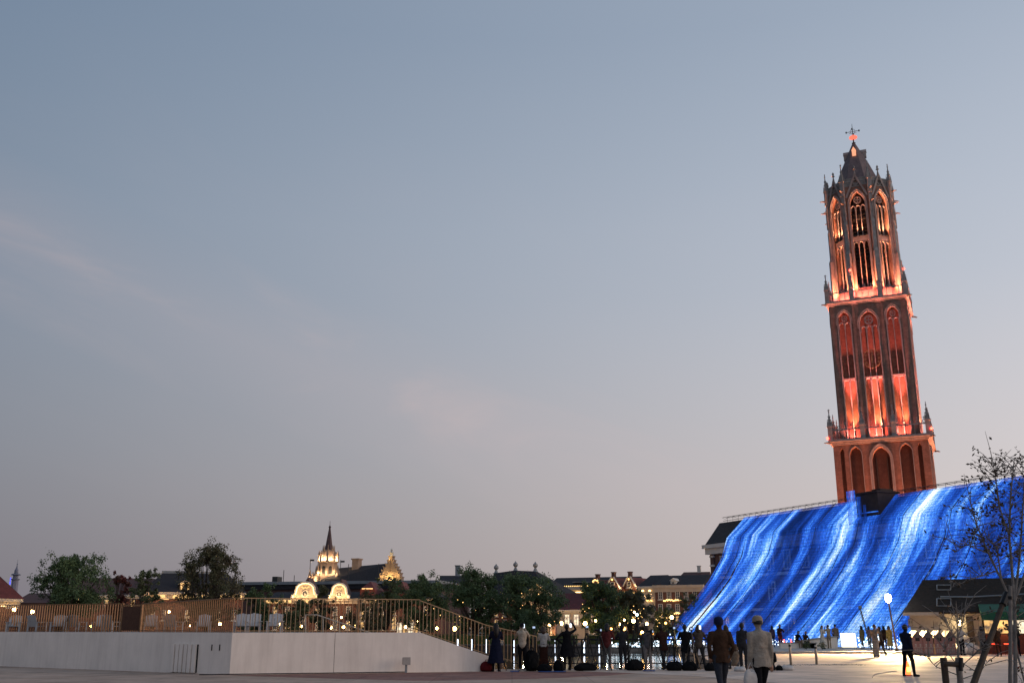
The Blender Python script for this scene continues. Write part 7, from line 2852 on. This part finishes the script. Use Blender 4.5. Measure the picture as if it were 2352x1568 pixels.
# lit phone and camera screens seen from behind
for (x, Y, z, lab) in ((1203, 39.6, 1.60, 'glowing phone held by the figure in the cream shirt'), (1311, 39.9, 1.62, 'glowing camera screen held up by the black coat'), (1609, 40.2, 1.55, 'glowing phone held behind the large walking figure')):
    p_ = atx(x, Y, z)
    t = thing('phone', lab, 'phone', (p_.x, p_.y + .12, z), 0, 'glowing hand held screens')
    MB().box(-.04, .04, -.006, .006, -.075, .075).build('case', m_trip, t)
    MB().box(-.036, .036, -.009, -.0065, -.07, .07).build('screen', EM('phone_screen', (.75, .85, 1), 2.2), t)

m_bagblk = M('bag_black', (.008, .008, .009), .9, 0, .2, 10, .3, spec=.05)
m_bagred = M('bag_red', (.09, .010, .012), .9, 0, .2, 10, .3, spec=.05)


def soft_box(mb, c, w, d, h, seed, n=18, m=10, e=.42, sag=.18):
    rr = random.Random(seed)
    ph = [rr.uniform(0, 6.3) for _ in range(5)]
    sp = lambda v: math.copysign(abs(v) ** e, v)
    vs, fs = [], []
    for i in range(m + 1):
        th = math.pi * i / m
        for k in range(n):
            a = 2 * math.pi * k / n
            q = 1 + .05 * math.sin(3 * a + ph[0] + 2 * th) + .04 * math.sin(5 * a + ph[1]) * math.sin(th)
            zz = -sp(math.cos(th))
            top = max(0, zz)
            tp_ = 1 - .28 * top
            z = c[2] + zz * h / 2 - top * sag * h * (.5 + .5 * math.sin(a * 2 + ph[2]))
            vs.append((c[0] + sp(math.sin(th)) * sp(math.cos(a)) * w / 2 * q * tp_, c[1] + sp(math.sin(th)) * sp(math.sin(a)) * d / 2 * q * tp_, max(.004, z)))
    for i in range(m):
        for k in range(n):
            k2 = (k + 1) % n
            fs.append((i * n + k, i * n + k2, (i + 1) * n + k2, (i + 1) * n + k))
    mb.add(vs, fs)
    return mb


def bag(label, x, y, w, h, d, seed, mat, strap=True, kind='bag', name='camera_bag'):
    v = gnd(x, y)
    t = thing(name, label, kind, (v.x, v.y, 0), random.Random(seed).uniform(-.5, .5), 'bags on the ground')
    soft_box(MB(), (0, 0, h * .5), w * .85, d, h, seed).build('body', mat, t, True)
    if strap:
        MB().tube([(-w * .2, 0, h * .9), (-w * .1, 0, h * 1.12), (w * .1, 0, h * 1.12), (w * .2, 0, h * .9)], .014, 6).build('handle', mat, t)
        soft_box(MB(), (0, -d * .48, h * .36), w * .5, d * .25, h * .5, seed + 1, 12, 8).build('pocket', mat, t, True)
    return t


bag('red bag on the paving beside the long dark dress', 1119, 1541, .55, .36, .4, 1, m_bagred)
bag('large upright black backpack beside the cream shirt', 1221, 1540, .55, .74, .4, 2, m_bagblk, True, 'backpack', 'backpack')
bag('low black bag at the feet of the white top', 1252, 1541.5, .6, .28, .4, 3, m_bagblk)
bag('round black bag left of the flared black coat', 1284, 1541, .45, .42, .35, 4, m_bagblk)
bag('long flat black tripod bag right of the flared black coat', 1345, 1539.5, 1.0, .26, .35, 5, m_bagblk)
bag('big round black bag between the dark grey and pale grey figures', 1458, 1539, .75, .42, .45, 6, m_bagblk)
bag('black bag at the feet of the dark brown jacket', 1549, 1539.5, .7, .34, .4, 7, m_bagblk)
bag('black bag at the feet of the black hooded jacket', 1585, 1539.5, .7, .34, .45, 8, m_bagblk)
bag('small black bag beside the grey brown jacket', 1632, 1540, .5, .26, .35, 9, m_bagblk)
bag('white plastic bag lying right of the sitting black coat', 1808, 1538.5, .62, .20, .3, 10, mpl, False, 'bag', 'plastic_bag')
bag('pale bag on the ground left of the white shirted walker', 1700, 1541, .5, .18, .3, 11, mpl, False, 'bag', 'plastic_bag')
bag('small black camera pouch beside the white plastic bag', 1790, 1539, .3, .18, .2, 12, m_bagblk)
# bag carried by the white shirted figure
p_ = atx(1730, 20.5, 0)
t = thing('carrier_bag', 'pale plastic carrier bag hanging from the hand of the white shirted figure', 'bag', (p_.x, p_.y, .42), .3)
soft_box(MB(), (0, 0, .17), .30, .12, .36, 21).build('body', mpl, t, True)
MB().tube([(-.06, 0, .34), (0, 0, .46), (.06, 0, .34)], .008, 5).build('handle', mpl, t)
# blue ground sheets
for i, (x0, x1, y0, y1, lab) in enumerate(((1237, 1300, 1541.5, 1543.5, 'blue ground sheet under the black bags'), (1477, 1505, 1539.5, 1541.5, 'blue ground sheet under the pale grey figure'), (1172, 1192, 1540, 1543, 'crumpled blue sheet at the railing end'))):
    a_, b_, c_, d_ = gnd(x0, y1), gnd(x1, y1), gnd(x1, y0), gnd(x0, y0)
    mb_ = MB()
    n_ = 10
    for j in range(n_):
        for k in range(n_):
            pass
    g = []
    rr = random.Random(i)
    for j in range(n_ + 1):
        for k in range(n_ + 1):
            p = a_.lerp(b_, k / n_).lerp(d_.lerp(c_, k / n_), j / n_)
            g.append((p.x, p.y, .012 + rr.uniform(0, .02)))
    mb_.add(g, [(j * (n_ + 1) + k, j * (n_ + 1) + k + 1, (j + 1) * (n_ + 1) + k + 1, (j + 1) * (n_ + 1) + k) for j in range(n_) for k in range(n_)])
    tag(mb_.build('ground_sheet', M('blue_sheet', (.02, .06, .22), .6, 0, .2, 6), None, True), lab, 'sheet', 'blue ground sheets')

# ------------------------------------------------------------------ put every Empty at the base of its thing
for o in list(COL.objects):
    if o.type == 'EMPTY' and o.parent is None and o.location.length < 1e-6 and o.children:
        pts = []
        for c in o.children:
            if c.type == 'MESH':
                for q in c.bound_box:
                    pts.append(c.matrix_basis @ Vector(q))
        if pts:
            v = Vector(((min(p.x for p in pts) + max(p.x for p in pts)) / 2, (min(p.y for p in pts) + max(p.y for p in pts)) / 2, min(p.z for p in pts)))
            o.location = v
            for c in o.children:
                c.location = c.location - v
